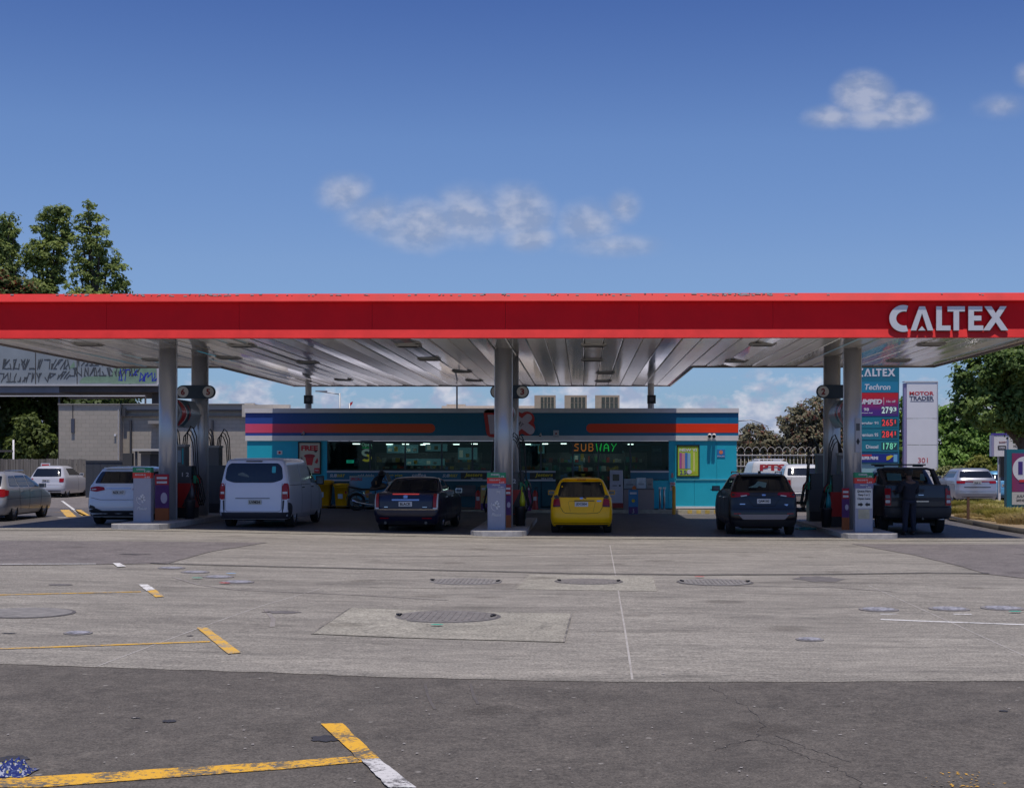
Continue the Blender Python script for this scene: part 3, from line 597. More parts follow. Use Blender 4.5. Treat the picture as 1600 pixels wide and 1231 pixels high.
# neon signs
def emit(name, col, s): return M(name, col, emit=s)
ng, no = emit('green_led', (.02, .75, .10), .8), emit('orange_led', (.95, .22, .02), .7)
sbx = thing('subway_sign', 'lit orange and green SUBWAY neon sign hanging inside the window', 'neon sign', (sx(931), DS + .4, sz(699)))
B().box(-1.05, 1.05, .0, .05, -.24, .22).obj('panel', M('sign_panel_smoke', (.02, .05, .07), .3), sbx)
def neon(paths, m, s, ox, oz, parent, r=.017):
    b_ = B()
    for p in paths: b_.tube([(ox + x * s, -.03, oz + z * s) for x, z in p], r, 6)
    return b_.obj('neon_tube', m, parent)
NE = {'S': [[(.6, .9), (.2, .9), (.05, .7), (.55, .4), (.5, .1), (.0, .1)]], 'U': [[(0, .95), (0, .25), (.15, .05), (.4, .05), (.55, .25), (.55, .95)]], 'B': [[(0, .05), (0, .95), (.4, .95), (.5, .75), (.4, .52), (0, .52)], [(.4, .52), (.55, .3), (.4, .05), (0, .05)]],
      'W': [[(-.02, .97), (.13, .03), (.3, .65), (.47, .03), (.62, .97)]], 'A': [[(0, 0), (.05, .7), (.3, .95), (.55, .7), (.6, 0)], [(.05, .42), (.55, .42)]], 'Y': [[(0, .95), (.3, .5), (.62, .95)], [(.3, .5), (.1, .0)]]}
x = -.86
for ch, m in zip('SUBWAY', (no, no, no, ng, ng, ng)): neon(NE[ch], m, .32, x, -.15, sbx); neon(NE[ch], m, .27, x + .012, -.127, sbx, .008); x += .295
op = thing('open_sign', 'small lit open sign with green underline in the left window', 'window sign', (sx(571), DS + .3, sz(695)))
B().box(-.24, .24, 0, .04, -.2, .28).obj('panel', black, op); text('Open', .4, .17, emit('pale_led', (.5, .8, .6), .35), op, (0, -.005, 0)); B().box(-.18, .2, -.01, 0, -.12, -.09).obj('underline', emit('green_led_dim', (.02, .6, .15), .4), op); text('NOW', .28, .07, M('sign_text_pale', (.6, .6, .6), .5), op, (0, -.005, .18))
ss = thing('letter_sign', 'white and yellow letter S sign hanging below the open sign', 'window sign', (sx(571), DS + .3, sz(711)))
B().prism(arcpts(0, .10, .2, .15, 30, 270, 14) + arcpts(0, .10, .09, .06, 270, 30, 10), -.01, 0, 'y').obj('letter_top', emit('dim_white_led', (.6, .65, .6), .3), ss); B().prism(arcpts(0, -.11, .2, .15, 90, -150, 14) + arcpts(0, -.11, .09, .06, -150, 90, 10), -.01, 0, 'y').obj('letter_bottom', emit('dim_yellow_led', (.7, .5, .02), .45), ss)
gs_ = thing('exit_sign', 'small glowing green rectangle low in the left window', 'window sign', (sx(542), DS + .8, sz(721))); B().box(-.15, .15, 0, .04, -.06, .06).obj('panel', emit('exit_green', (.03, .55, .35), .7), gs_); text('EXIT', .2, .07, white, gs_, (0, -.01, 0))
wp = thing('window_poster', 'pale blue notice in the window right of the green sign', 'notice', (sx(555), DS + .3, sz(722))); B().box(-.1, .1, 0, .01, -.15, .15).obj('sheet', M('pale_blue_print', (.2, .38, .45), .5), wp); B().prism(circ(.06), -.002, -.001, 'y').obj('ring_mark', white, wp)
for px, py, w_, h_, c_, lab in ((742, 727, .3, .22, (.5, .5, .5), 'white paper notice in the window left of the central column'), (1005, 698, .55, .3, (.03, .16, .2), 'dark teal panel hanging right of the lit neon sign'), (1027, 712, .42, .8, (.10, .18, .26), 'tall grey blue poster in the rightmost shop window'), (822, 712, .9, .8, (.03, .12, .17), 'drinks fridge behind the window right of the central column'), (1018, 735, .3, .08, (.05, .35, .25), 'green box on the inner sill of the right window')):
    t = thing('window_display', lab, 'display', (sx(px), DS + .35, sz(py))); B().box(-w_ / 2, w_ / 2, 0, .03, -h_ / 2, h_ / 2).obj('panel', M('display_%d' % px, c_, .5, var=.2), t)
    B().box(-w_ * .4, w_ * .4, -.004, -.001, h_ * .2, h_ * .36).obj('header', white if px in (1027,) else M('display_h_%d' % px, tuple(min(1, v * 1.8) for v in c_), .5), t)
lbm = M('added_glow_teal', (.10, .22, .25), emit=.35); lbw = M('added_glow_print', (.5, .5, .42), emit=.3)  # glowing panels added to put pale shapes deep in the shop
for i, (px, py, w_, h_) in enumerate(((612, 700, 1.3, .35), (668, 698, .9, .3), (650, 722, 1.6, .28), (720, 708, .8, .5), (835, 700, .6, .4), (905, 712, .5, .7), (968, 716, .5, .6))):
    t = thing('added_glow_panel', ['wide added glow panel above the sandwich counter', 'smaller added glow panel right of the wide one', 'added glow panel low behind the dark saloon', 'lit panel just left of the central column in the shop', 'small lit panel high right of the central column', 'tall lit panel behind the left end of the neon sign', 'tall lit panel behind the right end of the neon sign'][i], 'added glow panel', (sx(px), DS + 3.3, sz(py)), group=None)
    B().box(-w_ / 2, w_ / 2, 0, .05, -h_ / 2, h_ / 2).obj('panel', lbm, t)
    for k in range(max(2, int(w_ / .25))):
        x_ = -w_ / 2 + (k + .5) * w_ / max(2, int(w_ / .25)); B().box(x_ - .08, x_ + .07, -.01, -.001, -h_ * .3, h_ * random.uniform(.0, .3)).obj('print', [lbw, pm[k % 9], lbm][k % 3], t)
# footpath with kerb
sheet('shop_footpath', [(XS0 - .5, 53.0), (XS1 + .6, 53.0), (XS1 + .6, DS + 13), (XS0 - .5, DS + 13)], .10, concrete)
kb = B().box(XS0 - .6, XS1 + .7, 52.88, 53.0, -.1, .12).box(XS1 + .601, XS1 + .7, 53.001, 68, -.1, .12).obj('kerb', M('pale_kerb', (.42, .39, .30), .8, var=.25, scale=6)); kb['kind'] = 'structure'
for k in range(9):
    x = sx(1068) + k * .33; o = B().box(x, x + .17, 52.874, 52.879, -.02, .115).obj('kerb_mark', M('kerb_yellow', (.55, .40, .10), .8, var=.3)); o['kind'] = 'structure'
# wall posters
def poster(name, lab, px0, px1, py0, py1, mbase, y=-.04, fr=True):
    x0, x1, z1, z0 = sx(px0), sx(px1), sz(py0), sz(py1); t = thing(name, lab, 'poster', ((x0 + x1) / 2, DS + y, (z0 + z1) / 2)); w_, h_ = (x1 - x0) / 2, (z1 - z0) / 2
    if fr: B().box(-w_, w_, -.02, .04, h_ - .05, h_).box(-w_, w_, -.02, .04, -h_, -h_ + .05).box(-w_, -w_ + .05, -.02, .04, -h_ + .05, h_ - .05).box(w_ - .05, w_, -.02, .04, -h_ + .05, h_ - .05).obj('frame', M('black_frame', (.012, .012, .014), .4), t)
    B().box(-w_ + .05, w_ - .05, .0, .03, -h_ + .05, h_ - .05).obj('print', mbase, t); return t, w_, h_
pred = M('print_red', (.55, .03, .035), .5)
t, w_, h_ = poster('wall_poster', 'framed cream FREE poster with a red cup beside the left window', 466, 502, 690, 741, M('cream_print', (.62, .55, .42), .55))
text('FREE', w_ * 1.45, .2, pred, t, (0, -.003, h_ - .25), bold=.05)
B().prism([(-.10, -.28), (.10, -.28), (.17, .06), (-.17, .06)], -.008, -.001, 'y').obj('cup_shape', pred, t); B().prism([(x_, z_ * .35 + .08) for x_, z_ in circ(.22)], -.012, -.009, 'y').obj('cup_lid', M('print_red_dark', (.38, .02, .03), .5), t)
B().prism([(-.28, -.2), (-.2, -.12), (-.3, 0), (-.22, .03), (-.36, .04)], -.006, -.001, 'y').obj('splash', M('print_grey', (.3, .2, .2), .5), t); B().prism([(.2, -.18), (.3, .02), (.34, -.1), (.3, -.22)], -.006, -.001, 'y').obj('splash', pred, t)
B().prism(circ(.06, 12, .24, .28), -.006, -.001, 'y').obj('dot', black, t); B().prism(circ(.04, 12, -.2, -.42), -.006, -.001, 'y').obj('dot', black, t); B().box(w_ - .27, w_ - .06, -.006, -.001, -h_ + .06, -h_ + .25).obj('badge', pred, t); text('FREE', .14, .06, white, t, (w_ - .165, -.008, -h_ + .155))
t, w_, h_ = poster('wall_poster', 'framed lime green poster of coloured cans on the sunlit right wall', 1057, 1093, 695, 745, M('lime_print', (.42, .60, .05), .5, var=.12, scale=3))
text('NEW V!', w_ * 1.5, .12, white, t, (0, -.003, h_ - .2), bold=.04)
for i, c_ in enumerate(((.45, .1, .35), (.7, .3, .35), (.06, .2, .6), (.25, .5, .75))): B().box(-.34 + i * .11, -.24 + i * .11, -.006, -.001, -.3, .32 - .02 * (i % 2)).obj('can_shape', M('can_print_%d' % i, c_, .4), t)
B().box(.2, .26, -.006, -.001, -.4, .35).obj('side_lettering', M('print_pale_yellow', (.75, .7, .25), .5), t); text('2.50', .36, .17, M('print_purple', (.08, .05, .25), .5), t, (-.14, -.003, -h_ + .18)); text('any 2', .26, .1, yellow, t, (.22, -.003, -h_ + .16))
B().prism(circ(.09, 16, .05, -h_ + .2), -.009, -.006, 'y').obj('burst', white, t)
t, w_, h_ = poster('wall_sign', 'small blue square sign with orange dot on the sunlit teal wall', 1118, 1135, 700, 717, M('blue_sign_print', (.03, .2, .5), .45), -.015, False)
B().prism(circ(.075, 16, 0, .05), -.006, -.001, 'y').obj('dot', M('print_orange', (.75, .22, .1), .5), t); text('kiwi pay', .28, .06, white, t, (0, -.003, -.11)); t['category'] = 'sign'
t, w_, h_ = poster('wall_sign', 'small white notice with red symbol on the far left teal wall', 431, 443, 702, 712, M('white_notice', (.75, .72, .72), .5), -.015, False); B().prism(circ(.05, 12), -.006, -.001, 'y').obj('red_symbol', pred, t); t['category'] = 'sign'
t, w_, h_ = poster('wall_sign', 'small pink notice above the pale notice near the yellow bollard', 1047, 1054, 737, 748, M('pink_notice', (.45, .2, .2), .5), -.015, False); t['category'] = 'sign'
t, w_, h_ = poster('wall_sign', 'pale notice on the wall behind the top of the yellow bollard', 1045, 1057, 751, 768, M('pale_notice', (.42, .42, .48), .5), -.02, False); t['category'] = 'sign'; text('NO PARKING', .2, .05, pred, t, (0, -.003, .1)); text('24h', .14, .08, black, t, (0, -.003, 0))
# cameras and lights on the fascia
def cam_box(px, py, lab, s=.07, rows=1):
    t = thing('security_camera', lab, 'camera', (sx(px), DS + fy - .03, sz(py)))
    for i in range(rows):
        o = (i - (rows - 1) / 2) * .17
        B().box(o - .03, o + .03, -.02, .0, -.05, .08).obj('bracket', M('bracket_grey', (.3, .3, .3), .5), t)
        B().tube([(o, -.021, 0), (o - .02, -.20, -.05)], s, 12).obj('housing', M('camera_white', (.7, .7, .7), .4), t); B().tube([(o - .021, -.201, -.05), (o - .022, -.22, -.055)], s * .8, 12).obj('lens', black, t)
cam_box(1112, 680, 'pair of white floodlights with black glass on the sunlit fascia', .075, 2); cam_box(475, 677, 'small white camera on the fascia above the red cup poster', .045); cam_box(845, 679, 'small dark dome camera on the fascia right of the badge', .04)
t = thing('alarm_box', 'white alarm box on the fascia above the entrance', 'alarm', (sx(869), DS + fy - .032, sz(677.5))); B().box(-.11, .11, -.10, 0, -.13, .13).obj('case', M('alarm_white', (.5, .5, .52), .5), t, .02); B().prism(circ(.04, 12), -.105, -.101, 'y').obj('strobe', M('strobe_dark', (.3, .05, .05), .3), t)
# roof plant
D_ = 59.5
cream = M('plant_cream', (.55, .51, .44), .6, var=.08); vent = M('plant_coil', (.10, .13, .13), .5)
for px0, px1, lab in ((838, 868, 'left'), (885, 917, 'middle'), (933, 968, 'right')):
    x0, x1 = X(px0 - 3, D_), X(px1, D_); z0, z1 = fz[4] + .03, Z(617.5, D_); t = thing('condenser_unit', '%s of the three cream condenser units on the shop roof' % {'left': 'leftmost', 'middle': 'middle one', 'right': 'rightmost'}[lab], 'roof unit', ((x0 + x1) / 2, D_, z0), group='condenser units on the roof')
    w_ = (x1 - x0) / 2; h_ = z1 - z0; B().box(-w_, w_, 0, .6, 0, h_).obj('casing', cream, t, .015)
    gx0 = -w_ + .27
    for r_ in range(3):
        for c_ in range(4):
            a = gx0 + c_ * (w_ - .04 - gx0) / 4; b_ = a + (w_ - .04 - gx0) / 4 - .03; z_ = .06 + r_ * (h_ - .1) / 3
            B().box(a, b_, -.012, -.001, z_, z_ + (h_ - .1) / 3 - .04).obj('grille', vent, t)
def mast(name, lab, px, py0, D, r, z0, cat='mast', m=None, extra=None):
    x = X(px, D); t = thing(name, lab, cat, (x, D, z0)); B().tube([(0, 0, 0), (0, 0, Z(py0, D) - z0)], r, 8).obj('pole', m or M('galvanised', (.4, .41, .42), .5, .5), t)
    if extra: extra(t, Z(py0, D) - z0)
    return t
mast('roof_mast', 'thin pale mast standing on the shop roof left of the central column', 714, 604, 58, .035, fz[4])
def arm(t, h): B().tube([(0, 0, h - .1), (-.6, 0, h), (-1.8, 0, h + .15)], .05, 6).obj('arm', MATS['galvanised'], t); B().box(-1.9, -1.0, -.12, .12, h + .1, h + .2).obj('lamp_head', MATS['galvanised'], t)
mast('street_lamp', 'distant street lamp with its arm pointing left behind the shop roof', 531, 614, 110, .07, 0, 'street lamp', extra=arm)
def flag(t, h): B().prism([(0, h - .2), (.15, h - .05), (.2, h + .1), (.05, h + .05)], -.02, .02, 'y').obj('marker', pred, t); B().box(-.15, .1, -.08, .08, h - .9, h - .3).obj('box', capw, t)
mast('roof_marker', 'small red and white marker pole on the horizon above the shop roof', 546, 630, 80, .05, 2, 'pole', extra=flag)
def curve(t, h): B().tube([(0, 0, h - .1), (-.3, 0, h + .5), (-1.2, 0, h + .8), (-2.2, 0, h + .7)], .05, 6).obj('arm', MATS['galvanised'], t)
mast('street_lamp', 'distant curved street lamp between the shop and the reddish trees', 1197, 672, 110, .06, 0, 'street lamp', extra=curve)
for px, lab in ((482, 'black speaker on the left rear canopy post'), (1018, 'black speaker on the right rear canopy post')):
    x = X(px, 57.2); t = thing('loudspeaker', lab, 'speaker', (x, 57.25, Z(624, 57.2))); B().box(-.17, .17, -.15, .1, -.17, .17).obj('case', black, t, .04); B().prism(circ(.09, 16), -.158, -.151, 'y').obj('cone', M('speaker_grey', (.08, .08, .08), .7), t)
# low white parapets on the roof, left
for px0, px1, py0, D, lab in ((378, 452, 632, 60, 'long low cream roof upstand at the left end of the shop roof'), (690, 838, 634, 61, 'long low white roof upstand behind the central column')):
    t = thing('roof_upstand', lab, 'parapet', (X((px0 + px1) / 2, D), D, fz[4])); w_ = (X(px1, D) - X(px0, D)) / 2; B().box(-w_, w_, 0, .3, 0, Z(py0, D) - fz[4]).box(-w_ * .9, -w_ * .5, .05, .25, Z(py0, D) - fz[4] + .001, Z(py0, D) - fz[4] + .07).obj('coping', cream, t)
# ------------------------------------------------------------------ things in front of the shop
DF = 53.9
def fx(px, D=DF): return X(px, D)
binm = M('yellow_bin_plastic', (.85, .44, .0), .45, var=.08)
def wheelie(px0, px1, py0, lab, D=53.6):
    x0, x1 = X(px0, D), X(px1, D); w_ = (x1 - x0) / 2; t = thing('wheelie_bin', lab, 'bin', ((x0 + x1) / 2, D, .104), group='yellow wheelie bins'); h = Z(py0, D) - .104; d = w_ * 1.25
    B().loft([[(sx_ * w_ * k, sy_ * d * k + .02, z) for sx_, sy_ in ((-1, -1), (1, -1), (1, 1), (-1, 1))] for k, z in ((.68, .06), (.7, .10), (.88, h - .17), (.93, h - .16), (.93, h - .10))]).obj('bin_body', binm, t)
    B().loft([[(sx_ * w_ * k, sy_ * d * k - .01, z) for sx_, sy_ in ((-1, -1), (1, -1), (1, 1), (-1, 1))] for k, z in ((1.0, h - .099), (1.0, h - .05), (.93, h - .01), (.6, h))]).obj('lid', binm, t)
    B().tube([(-w_ * .7, d + .06, h - .1), (w_ * .7, d + .06, h - .1)], .018, 8).obj('handle', binm, t)
    for s in (-1, 1): B().tube([(s * w_ * .75 - .03, d * .7, .1), (s * w_ * .75 + .03, d * .7, .1)], .1, 14).obj('wheel', black, t)
    B().box(-w_ * .35, w_ * .35, -d * .86, -d * .8, h * .42, h * .6).obj('sticker', M('bin_sticker', (.45, .55, .65), .5), t)
wheelie(487, 519, 750, 'larger yellow wheelie bin beside the front of the white van'); wheelie(523, 544, 755, 'smaller yellow wheelie bin left of the motorcycle')
# promo panels leaning behind the motorcycle
def panel(name, lab, cat, px0, px1, py0, py1, D, m, d=.05):
    x0, x1 = X(px0, D), X(px1, D); z1, z0 = Z(py0, D), max(Z(py1, D), .104 if D > 53 else g(x0)); t = thing(name, lab, cat, ((x0 + x1) / 2, D, z0)); B().box(-(x1 - x0) / 2, (x1 - x0) / 2, 0, d, 0, z1 - z0).obj('board', m, t, .008); return t, (x1 - x0) / 2, z1 - z0
adb = grad_mat('advert_print', [(0, (.45, .42, .52)), (.45, (.12, .36, .52)), (1, (.05, .25, .42))], -.8, .8)
t, w_, h_ = panel('ice_freezer', 'freezer chest with white and blue advert behind the motorcycle', 'freezer', 546, 586, 743.5, 793, 53.9, adb, .7)
text('SPECIALS', w_ * .9, .12, pred, t, (-w_ * .45, -.005, h_ - .12)); text('ice cream', w_ * .8, .12, M('print_pink', (.6, .3, .4), .5), t, (w_ * .35, -.005, h_ * .42), tilt=R(15)); B().prism([(x_ * .5 + .2, z_ + h_ * .45) for x_, z_ in circ(.18, 16)], -.006, -.001, 'y').obj('bottle_shape', M('print_amber', (.5, .25, .02), .5), t)
for k in range(12): B().box(-w_ + .02 + k * .08, -w_ + .06 + k * .08, -.004, -.001, h_ - .03, h_ - .005).obj('edge_mark', yellow, t)
t, w_, h_ = panel('ice_freezer', 'blue freezer cabinet partly behind the motorcycle handlebars', 'freezer', 588, 612, 743.5, 793, 53.9, M('freezer_blue', (.04, .22, .42), .4), .7); text('ICE', .3, .1, white, t, (0, -.005, h_ - .15))
# payment kiosk
t, w_, h_ = panel('payment_kiosk', 'tall white kiosk cabinet with a small dark screen beside the yellow car', 'kiosk', 953, 973, 734.5, 793, 53.5, M('kiosk_white', (.46, .46, .54), .4), .4)
B().box(-w_ * .55, w_ * .45, -.02, -.001, h_ - .4, h_ - .15).obj('screen', M('screen_dark', (.015, .02, .02), .15), t); B().box(-w_ * .6, w_ * .1, -.01, -.001, h_ * .58, h_ * .6).obj('slot', black, t); B().box(w_ * .4, w_ * .7, -.015, -.001, h_ * .57, h_ * .61).obj('slot', black, t); B().box(w_ - .03, w_ - .001, -.012, -.001, .02, h_ - .02).obj('edge_strip', M('edge_light', (.7, .7, .75), .4), t); B().box(-w_ - .02, w_ + .02, -.03, .42, -.001, .18).obj('plinth', M('kiosk_red_base', (.28, .02, .02), .5), t)
t, w_, h_ = panel('ice_bin', 'pale stainless chest freezer with boxes on top beside the entrance', 'freezer', 974, 1022, 765, 796, 53.6, M('chest_panel', (.28, .24, .23), .5, var=.06, scale=8, stretch=(8, 1, 1)), .6)
B().box(-w_, w_, -.01, .62, h_ + .001, h_ + .05).obj('lid', M('chest_lid', (.10, .10, .11), .4), t)
for i, (a, b_, c_, hh, lab) in enumerate(((-.56, -.1, (.32, .36, .38), .36, 'pale carton on the chest freezer, behind the price board'), (-.08, .28, (.55, .62, .66), .40, 'bright white plastic pack in the middle of the chest freezer'), (.3, .55, (.30, .28, .26), .38, 'grey carton at the right end of the chest freezer'))):
    o = thing('goods_pack', lab, 'pack', (t.location.x + (a + b_) / 2, 53.75, t.location.z + h_ + .052)); B().box(-(b_ - a) / 2, (b_ - a) / 2, 0, .3, 0, hh).obj('pack', M('pack_%d' % i, c_, .35, var=.3, scale=6), o, .04); B().box(-(b_ - a) * .3, (b_ - a) * .3, -.004, -.001, hh * .3, hh * .5).obj('pack_label', M('pack_l_%d' % i, tuple(v * .6 for v in c_), .5), o)
def aboard(lab, px0, px1, py0, py1, D, cu, cl, dots=None, txt=None):
    t, w_, h_ = panel('forecourt_sign', lab, 'sign board', px0, px1, py0, py1, D, cu, .05)
    B().box(-w_ + .01, w_ - .01, -.012, -.001, .02, h_ * .3).obj('lower_print', cl, t)
    if dots: B().prism(circ(w_ * .35, 16, 0, h_ * .55), -.012, -.001, 'y').obj('round_print', dots, t)
    B().box(-w_ * .7, w_ * .7, -.012, -.001, h_ * .82, h_ * .9).obj('heading', white, t)
    neon([[(-.15, .1), (.1, 0), (.25, .25), (.1, .55), (.2, .85), (.0, .8)]], M('white_swirl', (.6, .55, .62), .5), h_ * .2, -.02, h_ * .05, t, .018); return t
bl = M('board_blue', (.03, .20, .42), .45); pu = M('board_purple', (.10, .03, .16), .45); pk = M('board_magenta', (.33, .06, .16), .45); ye = M('board_yellow', (.50, .36, .12), .5)
aboard('narrow blue board with a yellow disc leaning on the chest freezer', 982, 997, 765, 808, 52.2, bl, pu, yellow); t = thing('orange_cap', 'orange cap on top of the narrow blue board', 'cap', (X(991, 52.2), 52.22, Z(764.5, 52.2))); B().box(-.07, .07, -.02, .06, 0, .1).box(-.03, .03, -.01, .05, .1, .14).obj('cap', M('cap_orange', (.6, .15, .02), .5), t, .01)
aboard('pink and purple board in front of the red extinguisher', 818, 830, 758, 798, 52.6, pk, pu, M('print_orange2', (.6, .25, .05), .5)); aboard('yellow board with purple base left of the central price post', 751, 762, 758, 798, 52.6, ye, pu, M('print_amber2', (.5, .2, .03), .5))
rd = M('extinguisher_red', (.45, .03, .02), .35)
for px, lab in ((836, 'red extinguisher stand beside the pink board'), (747, 'red extinguisher partly hidden beside the yellow board')):
    x = X(px, 53.3); t = thing('fire_extinguisher', lab, 'extinguisher', (x, 53.3, .104)); B().loft([[(r_ * math.cos(k * math.pi / 8), r_ * math.sin(k * math.pi / 8), z) for k in range(16)] for r_, z in ((.13, 0), (.13, .02), (.10, .3), (.10, .62), (.06, .7), (.03, .74))]).obj('cylinder', rd, t); B().tube([(0, 0, .74), (0, 0, .82), (.08, 0, .8), (.12, 0, .5)], .016, 6).obj('hose', black, t); B().box(-.06, .06, -.11, -.10, .35, .5).obj('label_plate', white, t); B().box(-.02, .1, -.02, .02, .82, .86).obj('handle', black, t)
# rack hoops and bollard
st = M('stainless_tube', (.5, .5, .52), .3, .8)
for i, px in enumerate((1031.5, 1038)):
    x = X(px, 53.6); t = thing('rack_hoop', ['left steel hoop by the teal wall near the yellow bollard', 'right steel hoop by the teal wall near the yellow bollard'][i], 'bike rack', (x, 53.6, .104), group='steel rack hoops'); B().tube([(0, 0, 0), (0, 0, .75), (.02, .05, .82), (.02, .3, .82), (0, .35, .75), (0, .35, 0)], .028, 8).obj('hoop', st, t); B().box(-.06, .06, -.07, .07, .78, .85).obj('cap', st, t); B().box(-.07, .07, -.07, .07, 0, .015).obj('base_plate', st, t)
x = X(1053, 51.9); t = thing('bollard', 'yellow steel bollard at the shadow edge in front of the teal wall', 'bollard', (x, 51.9, g(x))); B().loft([[(r_ * math.cos(k * math.pi / 8), r_ * math.sin(k * math.pi / 8), z) for k in range(16)] for r_, z in ((.065, 0), (.065, 1.02), (.045, 1.06), (.0, 1.07))], cap=False).obj('post', M('bollard_yellow', (.62, .30, .01), .5, var=.15, scale=5), t); B().prism(circ(.085, 16), 0, .015, 'z').obj('base_ring', metal, t)
t, w_, h_ = panel('letter_box', 'small pale box low on the dado right of the dark saloon car', 'box', 713, 743, 758, 775, 54.85, M('grey_box', (.10, .09, .10), .6), .1); B().box(-w_ * .8, w_ * .8, -.006, -.001, h_ * .3, h_ * .7).obj('flap', M('grey_flap', (.13, .12, .13), .6), t)
# ------------------------------------------------------------------ pump islands
islm = M('island_concrete', (.40, .38, .36), .7, var=.2, scale=7, bump=.3); post = M('price_post_grey', (.32, .32, .385), .4, .3, var=.05)
gm = M('green_header', (.01, .22, .10), .4); rm = M('red_header', (.60, .03, .02), .4); pm_ = M('violet_header', (.16, .15, .28), .4); orb = M('orange_base', (.36, .09, .02), .5)
wd = M('print_soft_white', (.62, .6, .6), .5); dg = M('pump_dark', (.028, .028, .03), .4); dgrey = M('pump_grey', (.085, .085, .09), .4, .2); rub = M('hose_rubber', (.012, .012, .013), .5); pred2 = M('pump_red', (.40, .02, .018), .35); tealp = M('pump_teal', (.03, .33, .36), .4)
names = ('left', 'central', 'right'); cars_ = ('between the white hatchback and the white van', 'between the dark saloon and the yellow car', 'between the black suv and the grey pickup')
for k, xc in enumerate((-11.6, -2.2, 7.52)):
    z = g(xc)
    # kerbed island with rounded nose
    w_ = .74; pts = [(-w_, 8.9), (-w_, .55), (-w_ + .12, .2), (-w_ + .35, .03), (-w_ + .6, 0), (w_ - .6, 0), (w_ - .35, .03), (w_ - .12, .2), (w_, .55), (w_, 8.9)]
    isl = B(); isl.prism([(p[0], p[1]) for p in pts], -.1, .13, 'z'); o = isl.obj('pump_island', islm, None, .02, loc=(xc, 36.45 + (-.25 if k == 0 else 0), z)); o['kind'] = 'structure'
    top = z + .131
    # price post in front
    xp = xc + (-.18, .02, -.02)[k] if False else (X(224, 37.7), X(776, 37.7), X(1348.5, 37.7))[k]
    t = thing('price_post', 'grey price post with green and red header on the %s island%s' % (names[k], ', white notice below' if k == 2 else ''), 'price post', (xp, 37.7, top)); H = Z((730, 738, 738)[k], 37.7) - top
    B().prism(rnd(rect(-.245, .245, -.12, .14), .05), 0, H, 'z').obj('post_body', post, t, smooth=False)
    def hd(z0, z1, m, s=.248, y=-.126): return B().box(-s, s, y, .1, z0, z1).obj('header', m, t)
    hd(H - .14, H - .001, gm); hd(H - .29, H - .142, rm)
    text('DIESEL', .24, .045, wd, t, (-.02, -.129, H - .055)); text('1.78', .14, .04, wd, t, (.14, -.129, H - .11)); text('REGULAR 91', .28, .04, wd, t, (-.04, -.129, H - .2)); text('2.65', .14, .04, wd, t, (.14, -.129, H - .26))
    if k: hd(H - .42, H - .292, pm_); text('PREMIUM', .2, .035, wd, t, (.0, -.129, H - .335)); text('2.84', .14, .035, wd, t, (.12, -.129, H - .39))
    if k == 2:
        B().box(-.22, .22, -.127, -.121, H - .95, H - .43).obj('notice', M('taped_notice', (.6, .6, .58), .6), t); text('Queue Here', .36, .07, black, t, (0, -.13, H - .5)); text('Pump 1 or 2', .3, .07, black, t, (0, -.13, H - .6)); text('Open Lane', .34, .07, black, t, (0, -.13, H - .7))
        for s in (-1, 1): B().prism([(s * .02, H - .85), (s * .09, H - .79), (s * .09, H - .82), (s * .16, H - .82), (s * .16, H - .88), (s * .09, H - .88), (s * .09, H - .91)], -.134, -.128, 'y').obj('arrow', black, t)
        B().box(-.15, .15, -.126, -.121, .35, H - .98).obj('tape_mark', M('old_tape', (.42, .38, .27), .7, var=.2), t)
    else:
        b_ = B(); cz = H * .42 + (.0)
        for i in range(6):
            if i == 2: continue
            a = R(90 + i * 60 + 12); b_.prism([(.02 * math.cos(a + 1.2), cz + .02 * math.sin(a + 1.2)), (.02 * math.cos(a - 1.2), cz + .02 * math.sin(a - 1.2)), (.10 * math.cos(a - .2), cz + .10 * math.sin(a - .2)), (.11 * math.cos(a + .25), cz + .11 * math.sin(a + .25))], -.131, -.125, 'y')
        b_.prism(circ(.028, 12, .02, cz + .11), -.131, -.125, 'y')
        o = b_.obj('star_emblem', wd, t); o['kind'] = 'stuff'; B().prism(arcpts(0, cz, .15, .15, 150, 260, 10) + arcpts(0, cz, .135, .135, 260, 150, 10), -.131, -.125, 'y').obj('emblem_arc', wd, t)
        text('Please', .26, .09, wd, t, (0, -.129, cz - .24), shear=.3)
        if k: text('pay', .1, .07, wd, t, (.06, -.129, H - .52))
    # poster board behind post
    xb = (X(252, 38.7), X(793, 38.7), X(1322, 38.7))[k]
    t = thing('promo_board', 'purple and red promotion board with orange base on the %s island' % names[k], 'promo board', (xb, 38.75, top)); hb = (1.28, 1.18, 1.15)[k]; wb = (.19, .10, .1)[k]
    B().box(-wb, wb, 0, .06, 0, .34).obj('base', orb, t, .008); B().box(-wb, wb, .01, .05, .341, hb).obj('board', M('promo_purple', (.10, .025, .14), .4, var=.2, scale=3), t); B().box(-wb, wb, .004, .009, hb - .3, hb - .01).obj('red_print', M('promo_red', (.42, .02, .03), .4), t)
    for i in range(2): B().box(-wb * .75, wb * .75, -.002, .003, hb - .14 - i * .12, hb - .08 - i * .12).obj('heading', wd, t)
    B().prism([(x_ * .6 + wb * .3, z_ + .62) for x_, z_ in circ(wb * .8, 16)], .004, .009, 'y').obj('round_print', M('promo_pale', (.5, .42, .5), .5), t)
